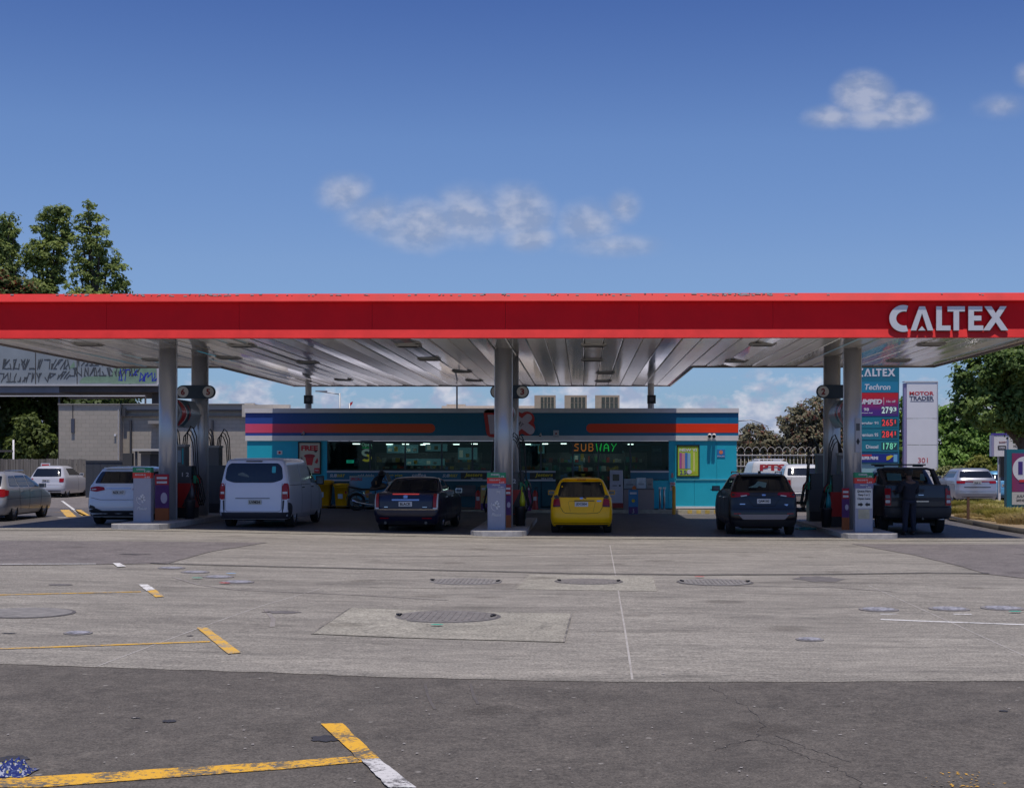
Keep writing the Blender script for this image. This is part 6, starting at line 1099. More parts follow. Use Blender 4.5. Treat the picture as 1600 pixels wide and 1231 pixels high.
def crown(name, blobs, nleaf, size, m, parent, seed=0, clump=26, stretch=1.0):
    """leaf clumps spread through the crown: blobs are (x, y, z, rx, ry, rz)"""
    r = np.random.default_rng(seed); bl = np.array(blobs); vol = bl[:, 3] * bl[:, 4] * bl[:, 5]; vol = vol ** .8; k = r.choice(len(bl), nleaf // clump, p=vol / vol.sum())
    d = r.normal(size=(len(k), 3)); d /= np.linalg.norm(d, axis=1)[:, None]; rad = r.random(len(k)) ** .33; rad = .35 + .68 * rad
    cc = bl[k, :3] + d * rad[:, None] * bl[k, 3:6]; cs = (r.random(len(k)) * .8 + .6) * size * 2.6
    n_l = len(k) * clump; ce = np.repeat(cc, clump, 0); cr_ = np.repeat(cs, clump); off = r.normal(size=(n_l, 3)); off /= np.linalg.norm(off, axis=1)[:, None]
    pos = ce + off * (r.random(n_l) ** .5 * cr_)[:, None] * np.array([1, 1, .7 * stretch])
    nrm = off * .6 + np.repeat(d, clump, 0) * .5 + r.normal(size=(n_l, 3)) * .45 + np.array([0, -.15, .6]); nrm /= np.linalg.norm(nrm, axis=1)[:, None]
    a = np.cross(nrm, r.normal(size=(n_l, 3))); a /= np.linalg.norm(a, axis=1)[:, None]; b_ = np.cross(nrm, a); s = size * (.55 + .7 * r.random(n_l))
    q = np.stack([pos + a * s[:, None], pos + b_ * (s * .5)[:, None] + nrm * (s * .15)[:, None], pos - a * s[:, None], pos - b_ * (s * .5)[:, None] + nrm * (s * .15)[:, None]], 1).reshape(-1, 3)
    me = bpy.data.meshes.new(name); me.vertices.add(len(q)); me.vertices.foreach_set('co', q.ravel()); me.loops.add(len(q)); me.loops.foreach_set('vertex_index', np.arange(len(q))); me.polygons.add(n_l); me.polygons.foreach_set('loop_start', np.arange(0, len(q), 4)); me.polygons.foreach_set('loop_total', np.full(n_l, 4)); me.update(); me.validate()
    return link(name, me, m, parent)
bark = M('bark', (.09, .07, .055), .9, var=.3, scale=4, bump=.5)
def trunk(parent, H, r, top=None, limbs=(), lean=(0, 0)):
    b = B(); b.tube([(0, 0, -.2), (lean[0] * .3, lean[1] * .3, H * .35), (lean[0] * .7, lean[1], H * .7), (lean[0], lean[1], H)], [r * 1.3, r, r * .7, r * .25], 10)
    for l_ in limbs:
        z = min(l_[2] * .6, H * .8); b.tube([(lean[0] * z / H, 0, z), (l_[0] * .5, l_[1] * .5, (z + l_[2]) / 2 - .1 * l_[2] * 0), (l_[0], l_[1], l_[2])], [r * .5, r * .32, r * .1], 7)
    return b.obj('trunk', bark, parent, smooth=True)
def tree(name, lab, px, D, blobs_px, nleaf, size, m, seed, H=None, tr=.25, cat='tree', group=None, depth=.8):
    """blobs given as pixel boxes (cx, cy, rx, ry, dy) at depth D"""
    x = X(px, D); k = D / F; t = thing(name, lab, cat, (x, D, g(x) - .02), group=group); bl = []
    for cx_, cy_, rx, ry, *dy in blobs_px: p = P(cx_, cy_, D); bl.append((p.x - x, (dy[0] if dy else random.uniform(-.4, .4) * rx * k), p.z - t.location.z, rx * k, rx * k * depth, ry * k))
    crown('crown', bl, nleaf, size, m, t, seed); H = H or max(b_[2] for b_ in bl); trunk(t, H, tr, limbs=[(b_[0], b_[1], b_[2]) for b_ in bl]); return t
pop = leafmat('poplar_leaf', (0.151, 0.201, 0.05), (0.338, 0.404, 0.1), scale=.6); dkl = leafmat('dark_leaf', (0.029, 0.048, 0.016), (0.096, 0.144, 0.029), scale=.9); gr = leafmat('green_leaf', (0.083, 0.155, 0.025), (0.206, 0.352, 0.062), scale=.7); gr2 = leafmat('deep_green_leaf', (0.071, 0.131, 0.029), (0.204, 0.287, 0.071), scale=.8)
poh = leafmat('grey_green_leaf', (.13, .125, .07), (.24, .22, .13), (.26, .11, .08), scale=.9); yg = leafmat('yellow_green_leaf', (0.13, 0.143, 0.019), (0.286, 0.273, 0.052), scale=.8); lit_ = leafmat('bright_green_leaf', (0.058, 0.083, 0.012), (0.14, 0.182, 0.041), scale=.9)
tree('poplar_tree', 'tallest poplar tree above the left end of the canopy roof', 150, 112, [(139, 322, 14.8, 13.0), (134, 345, 16.0, 17.3), (152, 348, 13.7, 13.0), (128, 372, 18.2, 19.4), (158, 378, 22.8, 23.8), (140, 402, 25.1, 21.6), (168, 402, 16.0, 17.3), (128, 430, 18.2, 19.4), (155, 440, 25.1, 19.4), (182, 428, 18.2, 23.8), (188, 448, 13.7, 15.1), (112, 450, 13.7, 13.0), (148, 480, 54.7, 32.4), (140, 560, 51.3, 64.8)], 20000, .16, pop, 1, tr=.4, H=17)
tree('poplar_tree', 'broad poplar tree left of the tallest poplar', 75, 114, [(88, 334, 22.8, 14.0), (70, 348, 18.2, 14.0), (100, 342, 11.4, 14.0), (62, 370, 16.0, 17.3), (88, 366, 22.8, 17.3), (58, 396, 20.5, 19.4), (88, 398, 22.8, 21.6), (52, 425, 16.0, 19.4), (80, 430, 22.8, 21.6), (66, 452, 27.4, 15.1), (75, 500, 45.6, 54.0)], 19000, .16, pop, 2, tr=.4, H=16)
tree('poplar_tree', 'poplar tree cut by the left edge of the view', 8, 113, [(16, 345, 12.5, 10.8), (8, 362, 16.0, 15.1), (22, 366, 9.1, 13.0), (6, 390, 20.5, 17.3), (-10, 380, 22.8, 32.4), (4, 418, 22.8, 17.3), (-5, 450, 34.2, 32.4), (28, 408, 8.0, 10.8), (24, 422, 6.8, 8.6)], 12000, .16, pop, 3, tr=.4, H=16)
tree('flowering_tree', 'low dark tree with red blossom just above the left canopy edge', 25, 105, [(12, 448, 22, 18), (38, 452, 20, 16), (0, 440, 16, 16), (25, 480, 40, 30)], 6000, .2, leafmat('red_blossom_leaf', (0.068, 0.093, 0.025), (0.17, 0.204, 0.051), (.35, .04, .03), scale=.8), 4, tr=.3)
tree('shrub_tree', 'dark overgrown trees behind the wooden fence under the concrete overpass', 40, 86, [(10, 650, 40, 50), (55, 660, 36, 50), (20, 700, 50, 40), (75, 700, 28, 36), (40, 625, 50, 24)], 12000, .2, dkl, 5, tr=.3, depth=.6)
tree('shrub_tree', 'sunlit green bush left of the grey block building', 66, 80, [(60, 690, 26, 26), (80, 705, 16, 20), (45, 668, 18, 22), (35, 705, 24, 24)], 5000, .15, lit_, 6, tr=.15, depth=.6)
tree('shrub_tree', 'dark green trees seen in the gap above the grey block building', 150, 96, [(110, 625, 50, 26), (170, 622, 40, 22), (200, 628, 16, 12), (140, 650, 60, 30)], 7000, .2, dkl, 7, tr=.3)
tree('pohutukawa_tree', 'smaller rounded grey green tree just right of the shop', 1182, 92, [(1180, 690, 30, 26), (1165, 705, 24, 22), (1205, 700, 22, 22), (1185, 720, 36, 20)], 9000, .14, poh, 8, tr=.3, group=None)
tree('pohutukawa_tree', 'larger reddish grey tree left of the right island columns', 1265, 90, [(1245, 660, 26, 24), (1275, 650, 32, 28), (1300, 665, 30, 34), (1235, 690, 22, 24), (1265, 700, 40, 30), (1310, 700, 36, 34), (1340, 690, 30, 40)], 17000, .14, poh, 9, tr=.4)
tree('street_tree', 'large dark green tree spreading over the right edge of the forecourt', 1600, 60, [(1530, 585, 36, 34), (1575, 575, 45, 40), (1510, 625, 24, 26), (1545, 640, 40, 30), (1595, 640, 45, 40), (1640, 600, 60, 60), (1625, 665, 45, 26), (1500, 590, 14, 20), (1600, 560, 60, 36)], 26000, .13, gr2, 10, tr=.3, H=5.5)
tree('hedge_tree', 'bright green leafy tree between the white tower sign and the big tree', 1490, 78, [(1478, 690, 30, 40), (1500, 665, 30, 34), (1520, 690, 36, 40), (1475, 655, 16, 24), (1545, 690, 28, 34), (1490, 725, 50, 26), (1552, 725, 26, 26)], 18000, .14, gr, 11, tr=.25)
tree('hedge_tree', 'slim green tree showing between the price sign and the white tower sign', 1410, 84, [(1411, 665, 10, 40), (1409, 700, 12, 30), (1418, 640, 10, 20), (1440, 700, 20, 40)], 4000, .14, gr, 12, tr=.15)
tree('shrub', 'yellow green shrub behind the silver suv', 1532, 71, [(1530, 732, 18, 18), (1545, 742, 14, 14), (1518, 745, 14, 12)], 4500, .10, yg, 13, tr=.08, cat='shrub'); tree('shrub', 'pale olive shrub below the bright green tree', 1490, 72, [(1480, 745, 18, 14), (1500, 742, 16, 14), (1512, 752, 14, 10)], 4500, .09, leafmat('olive_leaf', (0.144, 0.156, 0.048), (0.264, 0.276, 0.108)), 14, tr=.08, cat='shrub')
tree('shrub_tree', 'green hedge mass beyond the ornamental white fence', 1330, 100, [(1250, 730, 80, 18), (1350, 725, 80, 24), (1180, 735, 60, 14)], 6000, .2, gr2, 15, tr=.2, cat='hedge')
# ------------------------------------------------------------------ left buildings and fences
D_ = 82; ov = thing('concrete_overpass', 'grey concrete parapet of an elevated road covered in black and blue graffiti', 'overpass', (X(100, D_), D_, 0)); ox = ov.location.x
conc = M('weathered_panel', (.25, .28, .30), .8, var=.15, scale=.5); ledge = M('pale_ledge', (.52, .50, .50), .8, var=.1, scale=2); und = M('dark_underside', (.085, .075, .075), .85, var=.2, scale=1)
js = [-320, -190, -75, -12, 55.5, 120.5, 203, 247]; zt, zb = Z(496, D_), Z(600, D_)
for a, b_ in zip(js, js[1:]): B().box(X(a, D_) - ox + .03, X(b_, D_) - ox - .03, 0, .4, zb, zt).obj('panel', conc, ov)
B().box(X(-320, D_) - ox, X(247, D_) - ox, .05, .38, zb + .01, zt - .05).obj('joint_core', und, ov); B().box(X(-320, D_) - ox, X(248, D_) - ox, -.15, .5, zb - .10, zb - .002).obj('ledge', ledge, ov); B().box(X(246, D_) - ox, X(249, D_) - ox, -.1, .5, zb, zt).obj('end_post', ledge, ov)
B().box(X(92, D_) - ox, X(247, D_) - ox, .1, 9, Z(612, D_), zb - .102).obj('beam', und, ov); B().box(X(-320, D_) - ox, X(91.5, D_) - ox, .1, 9, Z(613, D_), zb - .103).obj('beam', M('beam_blue_grey', (.20, .21, .25), .8, var=.2, scale=.6), ov)
for px in (235, -150): B().box(X(px - 6, D_) - ox, X(px + 8, D_) - ox, 1, 3, 0, Z(612, D_) - .002).obj('pier', und, ov)
def scrib(pxs, py, h, m, seed, sl=.35):
    r = random.Random(seed); b = B(); x = pxs[0]
    while x < pxs[1]:
        w_ = r.uniform(4, 8); pts = []
        for k in range(r.randint(4, 5)): pts.append((x + w_ * r.choice([0, .35, .7, 1]), py + h * r.choice([-.55, -.5, 0, .5, .55])))
        q_ = [P(a + (py - c) * sl, c, D_) for a, c in pts]; 
        for p, q in zip(q_, q_[1:]):
            d_ = (q - p); d_.y = 0
            if d_.length < .01: continue
            n3 = Vector((-d_.z, 0, d_.x)).normalized() * .026; e3 = d_.normalized() * .04; b.quad(*[(v.x - ox, -.012 - .0004 * (len(b.b.faces) % 7), v.z) for v in (p + n3 - e3, p - n3 - e3, q - n3 + e3, q + n3 + e3)])
        x += w_ + r.uniform(-1, 2)
    o = b.obj('graffiti', m, ov); o['kind'] = 'stuff'
gk = M('graffiti_black', (.06, .065, .07), .6); gb = M('graffiti_blue', (.01, .02, .35), .6); gg = M('graffiti_green', (.19, .29, .20), .7, var=.2, scale=3)
scrib((2, 105), 569, 13, gk, 1); scrib((0, 82), 590, 12, gk, 2, .1); scrib((92, 110), 586, 10, gk, 7); scrib((110, 215), 581, 11, gk, 3, .0); scrib((120, 170), 566, 9, gk, 4); scrib((186, 212), 586, 16, gb, 5, 0); scrib((218, 243), 589, 11, gb, 6)
for a, b_, c_, d_ in ((107, 118, 563, 576), (122, 200, 586, 599), (170, 246, 570, 600), (214, 246, 566, 572)): p_, q_ = P(a, d_, D_), P(b_, c_, D_); B().prism(rnd([(p_.x - ox, p_.z), (q_.x - ox, p_.z + .05), (q_.x - ox - .1, q_.z), (p_.x - ox + .3, q_.z - .1)], .3), -.004 - .0013 * (('%d' % a).__hash__() and [107, 122, 170, 214].index(a)), -.002, 'y').obj('green_wash', gg, ov)
D_ = 74; rl = thing('handrail', 'thin pale horizontal rail crossing in front of the dark trees', 'rail', (X(100, D_), D_, 0)); ox = rl.location.x
B().box(X(-200, D_) - ox, X(226, D_) - ox, 0, .08, Z(619, D_), Z(617.2, D_)).obj('rail', ledge, rl)
for px in (-120, 90, 225): B().box(X(px, D_) - ox, X(px, D_) - ox + .08, .081, .16, 0, Z(617, D_)).obj('rail_post', und, rl)
# block building
D_ = 70; bb_ = thing('block_building', 'grey painted concrete block building behind the left columns', 'building', (X(240, D_), D_, 0)); ox = bb_.location.x
blk = bpy.data.materials.new('painted_blockwork'); blk.use_nodes = True; n_ = blk.node_tree.nodes; l_ = blk.node_tree.links; tt = n_.new('ShaderNodeTexCoord'); mp_ = n_.new('ShaderNodeMapping'); mp_.inputs['Rotation'].default_value = (R(90), 0, 0); l_.new(tt.outputs['Object'], mp_.inputs[0]); br = n_.new('ShaderNodeTexBrick'); br.inputs['Scale'].default_value = 1; br.inputs['Brick Width'].default_value = .4; br.inputs['Row Height'].default_value = .2; br.inputs['Mortar Size'].default_value = .008; br.inputs['Color1'].default_value = (.42, .37, .305, 1); br.inputs['Color2'].default_value = (.38, .34, .28, 1); br.inputs['Mortar'].default_value = (.29, .26, .215, 1); l_.new(mp_.outputs[0], br.inputs['Vector']); l_.new(br.outputs['Color'], n_['Principled BSDF'].inputs['Base Color']); n_['Principled BSDF'].inputs['Roughness'].default_value = .85
bp = n_.new('ShaderNodeBump'); bp.inputs['Strength'].default_value = .5; bp.inputs['Distance'].default_value = .01; bp.invert = True; l_.new(br.outputs['Fac'], bp.inputs['Height']); l_.new(bp.outputs[0], n_['Principled BSDF'].inputs['Normal'])
def bx(px0, px1, py0, py1, y0, y1, m, name, par=bb_, zmin=None): return B().box(X(px0, D_) - ox, X(px1, D_) - ox, y0, y1, zmin if zmin is not None else Z(py1, D_), Z(py0, D_)).obj(name, m, par)
bx(92, 187, 632, 0, 0, 9, blk, 'wall', zmin=0); bx(187.3, 392, 640, 0, .5, 9, blk, 'wall', zmin=0)
trimg = M('parapet_trim', (.30, .28, .25), .7); dkt = M('dark_trim', (.05, .05, .055), .6)
bx(91, 188, 630.5, 632, -.08, 9.1, trimg, 'capping'); bx(188.2, 393, 631.5, 639.5, .3, .49, trimg, 'parapet_band'); bx(188.2, 393, 640, 641.5, .28, .49, dkt, 'shadow_line'); bx(188.2, 393, 648, 650, .3, .49, dkt, 'gutter'); bx(188.2, 393, 630, 631.3, .2, 9, trimg, 'capping')
bx(188.5, 194, 637, 650, .2, .28, dkt, 'rainhead'); bx(184.6, 186, 640, 0, -.06, -.001, M('pale_pipe', (.5, .48, .46), .6), 'downpipe', zmin=0); bx(199, 201.5, 656, 0, .35, .49, dkt, 'downpipe', zmin=0); bx(327, 329.5, 656, 0, .35, .49, dkt, 'downpipe', zmin=0); bx(247, 249, 660, 0, .35, .49, dkt, 'downpipe', zmin=0)
bx(232, 262, 657, 662, -.1, .49, trimg, 'wall_light'); bx(113.5, 114.3, 632, 655, -.05, -.001, dkt, 'cable'); B().prism([(X(112, D_) - ox, Z(676, D_)), (X(117, D_) - ox, Z(676, D_)), (X(117, D_) - ox, Z(654, D_)), (X(112, D_) - ox, Z(654, D_))], -.10, -.002, 'y').obj('wall_vent', M('vent_blue_grey', (.06, .07, .10), .6), bb_, .03); bx(179, 182, 678, 681, -.1, -.001, capw, 'wall_fitting')
D_ = 66; an = thing('bin_shelter', 'small flat roofed shelter with dark doorway against the block building', 'shelter', (X(228, D_), D_, 0)); ox = an.location.x
def ax(*a, **k): return bx(*a, par=an, **k)
ax(210, 262, 701, 704.5, -.3, 2, M('shelter_roof', (.5, .48, .44), .8), 'roof'); ax(213, 216, 705, 0, -.2, -.1, dkt, 'post', zmin=0); ax(216.5, 262, 705.2, 708, .0, .1, dkt, 'beam'); ax(217, 262, 708.2, 0, .3, 2, M('shelter_wall', (.15, .145, .14), .8), 'wall', zmin=0); ax(232, 250, 710, 0, .25, .299, M('door_dark', (.03, .03, .03), .6), 'door', zmin=0)
# wooden paling fence
D_ = 69; wf = thing('wooden_fence', 'weathered wooden paling fence behind the parked white hatchback', 'fence', (X(60, D_), D_, 0)); ox = wf.location.x; wm = M('weathered_timber', (.19, .17, .145), .9, var=.25, scale=2, stretch=(8, 8, .5)); wm2 = M('weathered_timber_dark', (.14, .125, .11), .9, var=.25, scale=2, stretch=(8, 8, .5)); x = X(-70, D_) - ox; i = 0
while x < X(134, D_) - ox:
    w_ = .125; B().box(x, x + w_ - .012, -.012 * (i % 3), .02 - .012 * (i % 3), 0, Z(717, D_) + random.uniform(-.02, .02)).obj('paling', wm if random.random() < .6 else wm2, wf); x += w_; i += 1
for z_ in (.3, 1.0, 1.7): B().box(X(-70, D_) - ox, X(134, D_) - ox, .03, .08, z_, z_ + .09).obj('rail', wm2, wf)
B().box(X(90, D_) - ox, X(91.5, D_) - ox, -.05, -.025, 0, Z(716, D_)).obj('post', M('pale_post', (.3, .28, .25), .8), wf)
sg = thing('fence_sign', 'small white and red sign on top of the wooden fence', 'sign', (X(72, D_), D_ - .06, Z(729, D_))); B().box(-.23, .23, -.02, 0, -.19, .17).obj('plate', white, sg); B().box(-.18, .18, -.026, -.021, .04, .12).obj('red_print', pred, sg); text('PRIVATE', .32, .06, black, sg, (0, -.024, -.05))
sg = thing('lamp_stub', 'thin white pole rising behind the wooden fence', 'pole', (X(21, 72), 72, 0)); B().tube([(0, 0, 0), (0, 0, Z(687, 72))], .05, 8).obj('pole', capw, sg); B().box(-1.2, 0, -.05, .05, Z(706, 72), Z(703, 72)).obj('arm', und, sg)
D_ = 66.5; df = thing('steel_gate', 'dark grey sheet metal gate right of the wooden fence', 'gate', (X(165, D_), D_, 0)); ox = df.location.x; dm = M('slate_sheet', (.045, .05, .06), .6, var=.1)
for k in range(5): B().box(X(134 + k * 11.5, D_) - ox, X(134 + k * 11.5 + 11.2, D_) - ox, 0, .04, .02, Z(719, D_)).obj('sheet', dm, df)
B().box(X(192, D_) - ox, X(207, D_) - ox, -.05, .2, 0, Z(708, D_)).obj('post', M('slate_post', (.055, .055, .055), .7), df); B().box(X(134, D_) - ox, X(192, D_) - ox, -.03, -.002, Z(720, D_) - .06, Z(719, D_)).obj('top_rail', dm, df)
for pl, w_, m_ in (([(97, 783), (120, 800), (133, 806)], .10, whp2), ([(66, 801), (130, 801)], .08, yel2), ([(101, 797), (112, 808)], .3, yel2), ([(121, 797), (134, 806)], .25, yel2), ([(90, 809), (105, 809)], .3, whp2)):
    line(pl, w_, m_, .016)
sheet('side_lot', [(-60, 52.02), (XS0 - .7, 52.02), (XS0 - .7, 66), (-60, 66)], .010, concrete) if False else None
# ------------------------------------------------------------------ right side
D_ = 80; of = thing('ornamental_fence', 'white ornamental metal fence with arched tops right of the shop', 'fence', (X(1225, D_), D_, g(12))); ox = of.location.x; fm = M('fence_white_paint', (.55, .52, .47), .6); zt = Z(711, D_) - of.location.z; zr = Z(728, D_) - of.location.z
x = X(1140, D_) - ox; xe = X(1330, D_) - ox; i = 0; sp_ = 5.9 * D_ / F
B().box(x, xe, -.02, .02, zt - .03, zt + .03).obj('top_rail', fm, of); B().box(x, xe, -.02, .02, zr - .03, zr + .03).obj('mid_rail', fm, of); B().box(x, xe, -.02, .02, .15, .2).obj('low_rail', fm, of)
while x < xe:
    B().tube([(x, .04, 0), (x, .04, zt + (.02 if i % 2 else .1))], .014, 6).obj('picket', fm, of)
    if i % 2 == 0: B().tube([(x, .04, zt + .1)] + [(x + sp_ * 1 + sp_ * math.cos(R(180 - a)), .04, zt + .18 + .28 * math.sin(R(a))) for a in range(0, 181, 30)] + [(x + 2 * sp_, .04, zt + .1)], .014, 5).obj('arch', fm, of)
    x += sp_; i += 1
# price sign
D_ = 60; ps = thing('price_sign', 'tall teal fuel price sign tower behind the right columns', 'price sign', (X(1366, D_), D_, g(14))); ox = ps.location.x; oz = ps.location.z
def px_(a): return X(a, D_) - ox
def pz_(a): return Z(a, D_) - oz
def pb(name, m, a, b_, c_, d_, y0=-.02, y1=.0): return B().box(px_(a), px_(b_), y0, y1, pz_(d_), pz_(c_)).obj(name, m, ps)
tq = M('sign_teal', (.012, .16, .24), .4, var=.03); B().box(px_(1327), px_(1405), .001, .5, pz_(724), pz_(566)).obj('cabinet', tq, ps, .02); B().box(px_(1332), px_(1404), .05, .45, 0, pz_(724.2)).obj('plinth', M('sign_pale_teal', (.25, .42, .45), .5), ps)
caltex(px_(1339.5), px_(1399), pz_(588.5), pz_(576.5), 0, white, ps, .01)
pb('panel', M('techron_blue', (.02, .22, .36), .4), 1329, 1403.5, 597, 613.5); text('Techron', 40 * D_ / F, 9 * D_ / F, white, ps, (px_(1371), -.024, pz_(605)), shear=.2)
pgm = grad_mat('promo_gradient', [(0, (.55, .01, .02)), (1, (.08, .02, .22))], 0, 1); nn_ = pgm.node_tree.nodes; 
for n__ in nn_:
    if n__.type == 'SEPXYZ': sepn = n__
    if n__.type == 'MAP_RANGE': mrn = n__
pgm.node_tree.links.new(sepn.outputs[2], mrn.inputs[0]); mrn.inputs[1].default_value = pz_(620); mrn.inputs[2].default_value = pz_(642)
pb('panel', pgm, 1329, 1403.5, 614.2, 650); text('PUMPED', 42 * D_ / F, 8 * D_ / F, white, ps, (px_(1357), -.024, pz_(628)), shear=.2, bold=.05); text('10c off', 14 * D_ / F, 3.5 * D_ / F, white, ps, (px_(1392), -.024, pz_(627.5))); B().box(px_(1380.4), px_(1381), -.024, -.021, pz_(633), pz_(621)).obj('divider', white, ps)
text('98', 8 * D_ / F, 5 * D_ / F, white, ps, (px_(1353.5), -.024, pz_(640))); text('premium fuel', 20 * D_ / F, 2.5 * D_ / F, white, ps, (px_(1353), -.024, pz_(645.5)))
def led(s, cx_, cy_, m, w_=24, h_=10):
    for i, ch in enumerate(s): text(ch, w_ / (14 if ch == '1' else 4.8) * D_ / F, (h_ if i < 3 else h_ * .6) * D_ / F, m, ps, (px_(cx_ - w_ / 2 + (i + .5) * w_ / 4), -.026, pz_(cy_ if i < 3 else cy_ - 1.5)), bold=.02, name='price_digit')
ledr, ledg, ledw = emit('led_red', (.7, .05, .05), .45), emit('led_green', (.15, .55, .35), .45), emit('led_pale', (.45, .6, .55), .45)
pb('digit_panel', M('digit_violet', (.10, .07, .17), .4), 1377, 1401, 635, 647, -.024, -.0205); led('2793', 1389, 641, ledw)
for py, s_, nm_, m_ in ((660.5, '2651', 'Regular 91', ledr), (678.5, '2841', 'Premium 95', ledr), (697, '1787', 'Diesel', ledg)):
    pb('panel', M('price_panel_teal', (.012, .19, .26), .4), 1329, 1403.5, py - 8.3, py + 8.3); w_ = 30 if nm_ != 'Diesel' else 19; text(nm_, w_ * D_ / F, 5.5 * D_ / F, white, ps, (px_(1371 - w_ / 2 + 1), -.024, pz_(py + 1))); pb('digit_panel', M('digit_dark', (.02, .06, .08), .3), 1377, 1402, py - 6, py + 6, -.024, -.0205); led(s_, 1389.5, py, m_)
pb('panel', M('strip_navy', (.012, .025, .22), .4), 1329, 1403.5, 709, 722); text('SUPER PRIME', 26 * D_ / F, 5 * D_ / F, white, ps, (px_(1359), -.024, pz_(715.5)), bold=.05); pb('red_print', pred, 1345, 1362, 710, 712.5, -.023, -.0205); pb('light_print', M('strip_cyan', (.15, .42, .65), .4), 1396, 1402, 710, 721.5, -.023, -.0205); B().prism([(px_(1385), pz_(719)), (px_(1389), pz_(718)), (px_(1396), pz_(712)), (px_(1392), pz_(711)), (px_(1385), pz_(713))], -.024, -.0205, 'y').obj('yellow_print', yellow, ps)
# motor trader tower
D_ = 74; mt_ = thing('tower_sign', 'tall white tower sign headed MOTOR TRADER behind the grey pickup', 'tower sign', (X(1440, D_), D_, g(14))); ox = mt_.location.x; oz = mt_.location.z
ws = M('tower_white', (.78, .76, .76), .5, var=.04, scale=1); ys = [598, 654, 695, 738, 755]
for a, b_ in zip(ys, ys[1:]): B().box(px_(1417), px_(1464), 0, .45, pz_(b_) + .012, pz_(a) - .012).obj('panel', ws, mt_)
B().box(px_(1413), px_(1416.8), .05, .4, pz_(756), pz_(599)).obj('side_panel', M('tower_violet_side', (.30, .26, .42), .5), mt_); B().box(px_(1464.1), px_(1465.6), -.02, .4, pz_(757), pz_(597)).obj('edge_trim', M('tower_edge', (.45, .45, .5), .5), mt_); B().box(px_(1413), px_(1465.6), -.03, .48, pz_(597.4), pz_(595.8)).obj('cap', ws, mt_)
for a in (1450, 1458, 1463): B().box(px_(a), px_(a + 2), .1, .3, 0, pz_(756)).obj('leg', ws, mt_)
text('MOTOR', 38 * D_ / F, 6 * D_ / F, M('tower_red', (.55, .05, .05), .5), mt_, (px_(1440), -.006, pz_(615)), bold=.03); text('TRADER', 38 * D_ / F, 6.5 * D_ / F, M('tower_grey_text', (.10, .10, .14), .5), mt_, (px_(1440), -.006, pz_(622.5)), bold=.03); B().box(px_(1422), px_(1459), -.005, -.001, pz_(628), pz_(627)).obj('underline', MATS['tower_grey_text'], mt_); text('301', 15 * D_ / F, 8 * D_ / F, MATS['tower_red'], mt_, (px_(1442), -.006, pz_(719)), bold=.0)
# teal framed sign at the right edge
D_ = 50; ts = thing('teal_sign', 'teal framed promotion sign at the right edge with large white circle', 'sign', (X(1612, D_), D_, g(14))); ox = ts.location.x; oz = ts.location.z
B().box(px_(1573), px_(1650), 0, .3, pz_(792), pz_(702)).obj('frame', M('frame_teal', (.010, .14, .19), .4), ts, .02); B().box(px_(1581), px_(1642), -.02, -.001, pz_(768), pz_(708)).obj('print', grad_mat('promo_v', [(0, (.30, .02, .06)), (.4, (.16, .04, .16)), (1, (.10, .04, .18))], -1, 1), ts); B().box(px_(1581), px_(1642), -.02, -.001, pz_(788), pz_(768.5)).obj('lower_print', M('print_cream_grey', (.50, .48, .45), .5), ts)
B().prism(circ(20 * D_ / F, 28, px_(1602), pz_(733)), -.03, -.021, 'y').obj('white_circle', white, ts); text('1', 7 * D_ / F, 20 * D_ / F, M('print_violet', (.06, .03, .2), .5), ts, (px_(1594), -.034, pz_(731)), bold=.06); text('5', 12 * D_ / F, 20 * D_ / F, MATS['print_violet'], ts, (px_(1608), -.034, pz_(731)), bold=.06); pb2 = B().box(px_(1592), px_(1612), -.035, -.031, pz_(753), pz_(749)).obj('red_ribbon', pred, ts); text('JULY', 14 * D_ / F, 4 * D_ / F, dg, ts, (px_(1595), -.024, pz_(775))); text('SAVE NOW', 16 * D_ / F, 3.5 * D_ / F, dg, ts, (px_(1596), -.024, pz_(781)))
for a in (1580, 1640): B().box(px_(a), px_(a + 3), .1, .2, 0, pz_(792) - .001).obj('leg', st, ts)
D_ = 66; s2 = thing('road_sign_board', 'white sign board with small logo box, left of the other behind the teal sign', 'sign', (X(1560, D_), D_, g(14))); ox = s2.location.x; oz = s2.location.z
B().box(px_(1549), px_(1573.5), 0, .3, pz_(713), pz_(680)).obj('board', ws, s2); B().box(px_(1549), px_(1553), -.02, -.001, pz_(713), pz_(680)).obj('edge', M('board_violet', (.32, .3, .45), .5), s2); B().box(px_(1551), px_(1573), -.02, .3, pz_(679.8), pz_(677)).obj('cap', M('cap_violet', (.09, .05, .35), .5), s2)
text('BAKERY', 12 * D_ / F, 2.5 * D_ / F, M('print_dull_red', (.3, .12, .12), .5), s2, (px_(1567), -.006, pz_(691))); B().prism(rnd(rect(px_(1559), px_(1572), pz_(703), pz_(696)), .05), -.008, -.001, 'y').obj('logo_box', dgrey, s2); text('OPEN', 9 * D_ / F, 3.5 * D_ / F, white, s2, (px_(1565.5), -.012, pz_(699.5))); B().box(px_(1561), px_(1564.5), .1, .25, 0, pz_(713) - .001).obj('post', ws, s2)
B().box(px_(1562.5), px_(1575), -.1, .09, pz_(745), pz_(713.5)).obj('black_panel', black, s2); text('A', 8 * D_ / F, 9 * D_ / F, white, s2, (px_(1573), -.105, pz_(729)), bold=.05)
D_ = 64; s2 = thing('road_sign_board', 'white sign board with violet top directly above the teal framed sign', 'sign', (X(1595, D_), D_, g(14))); ox = s2.location.x; oz = s2.location.z
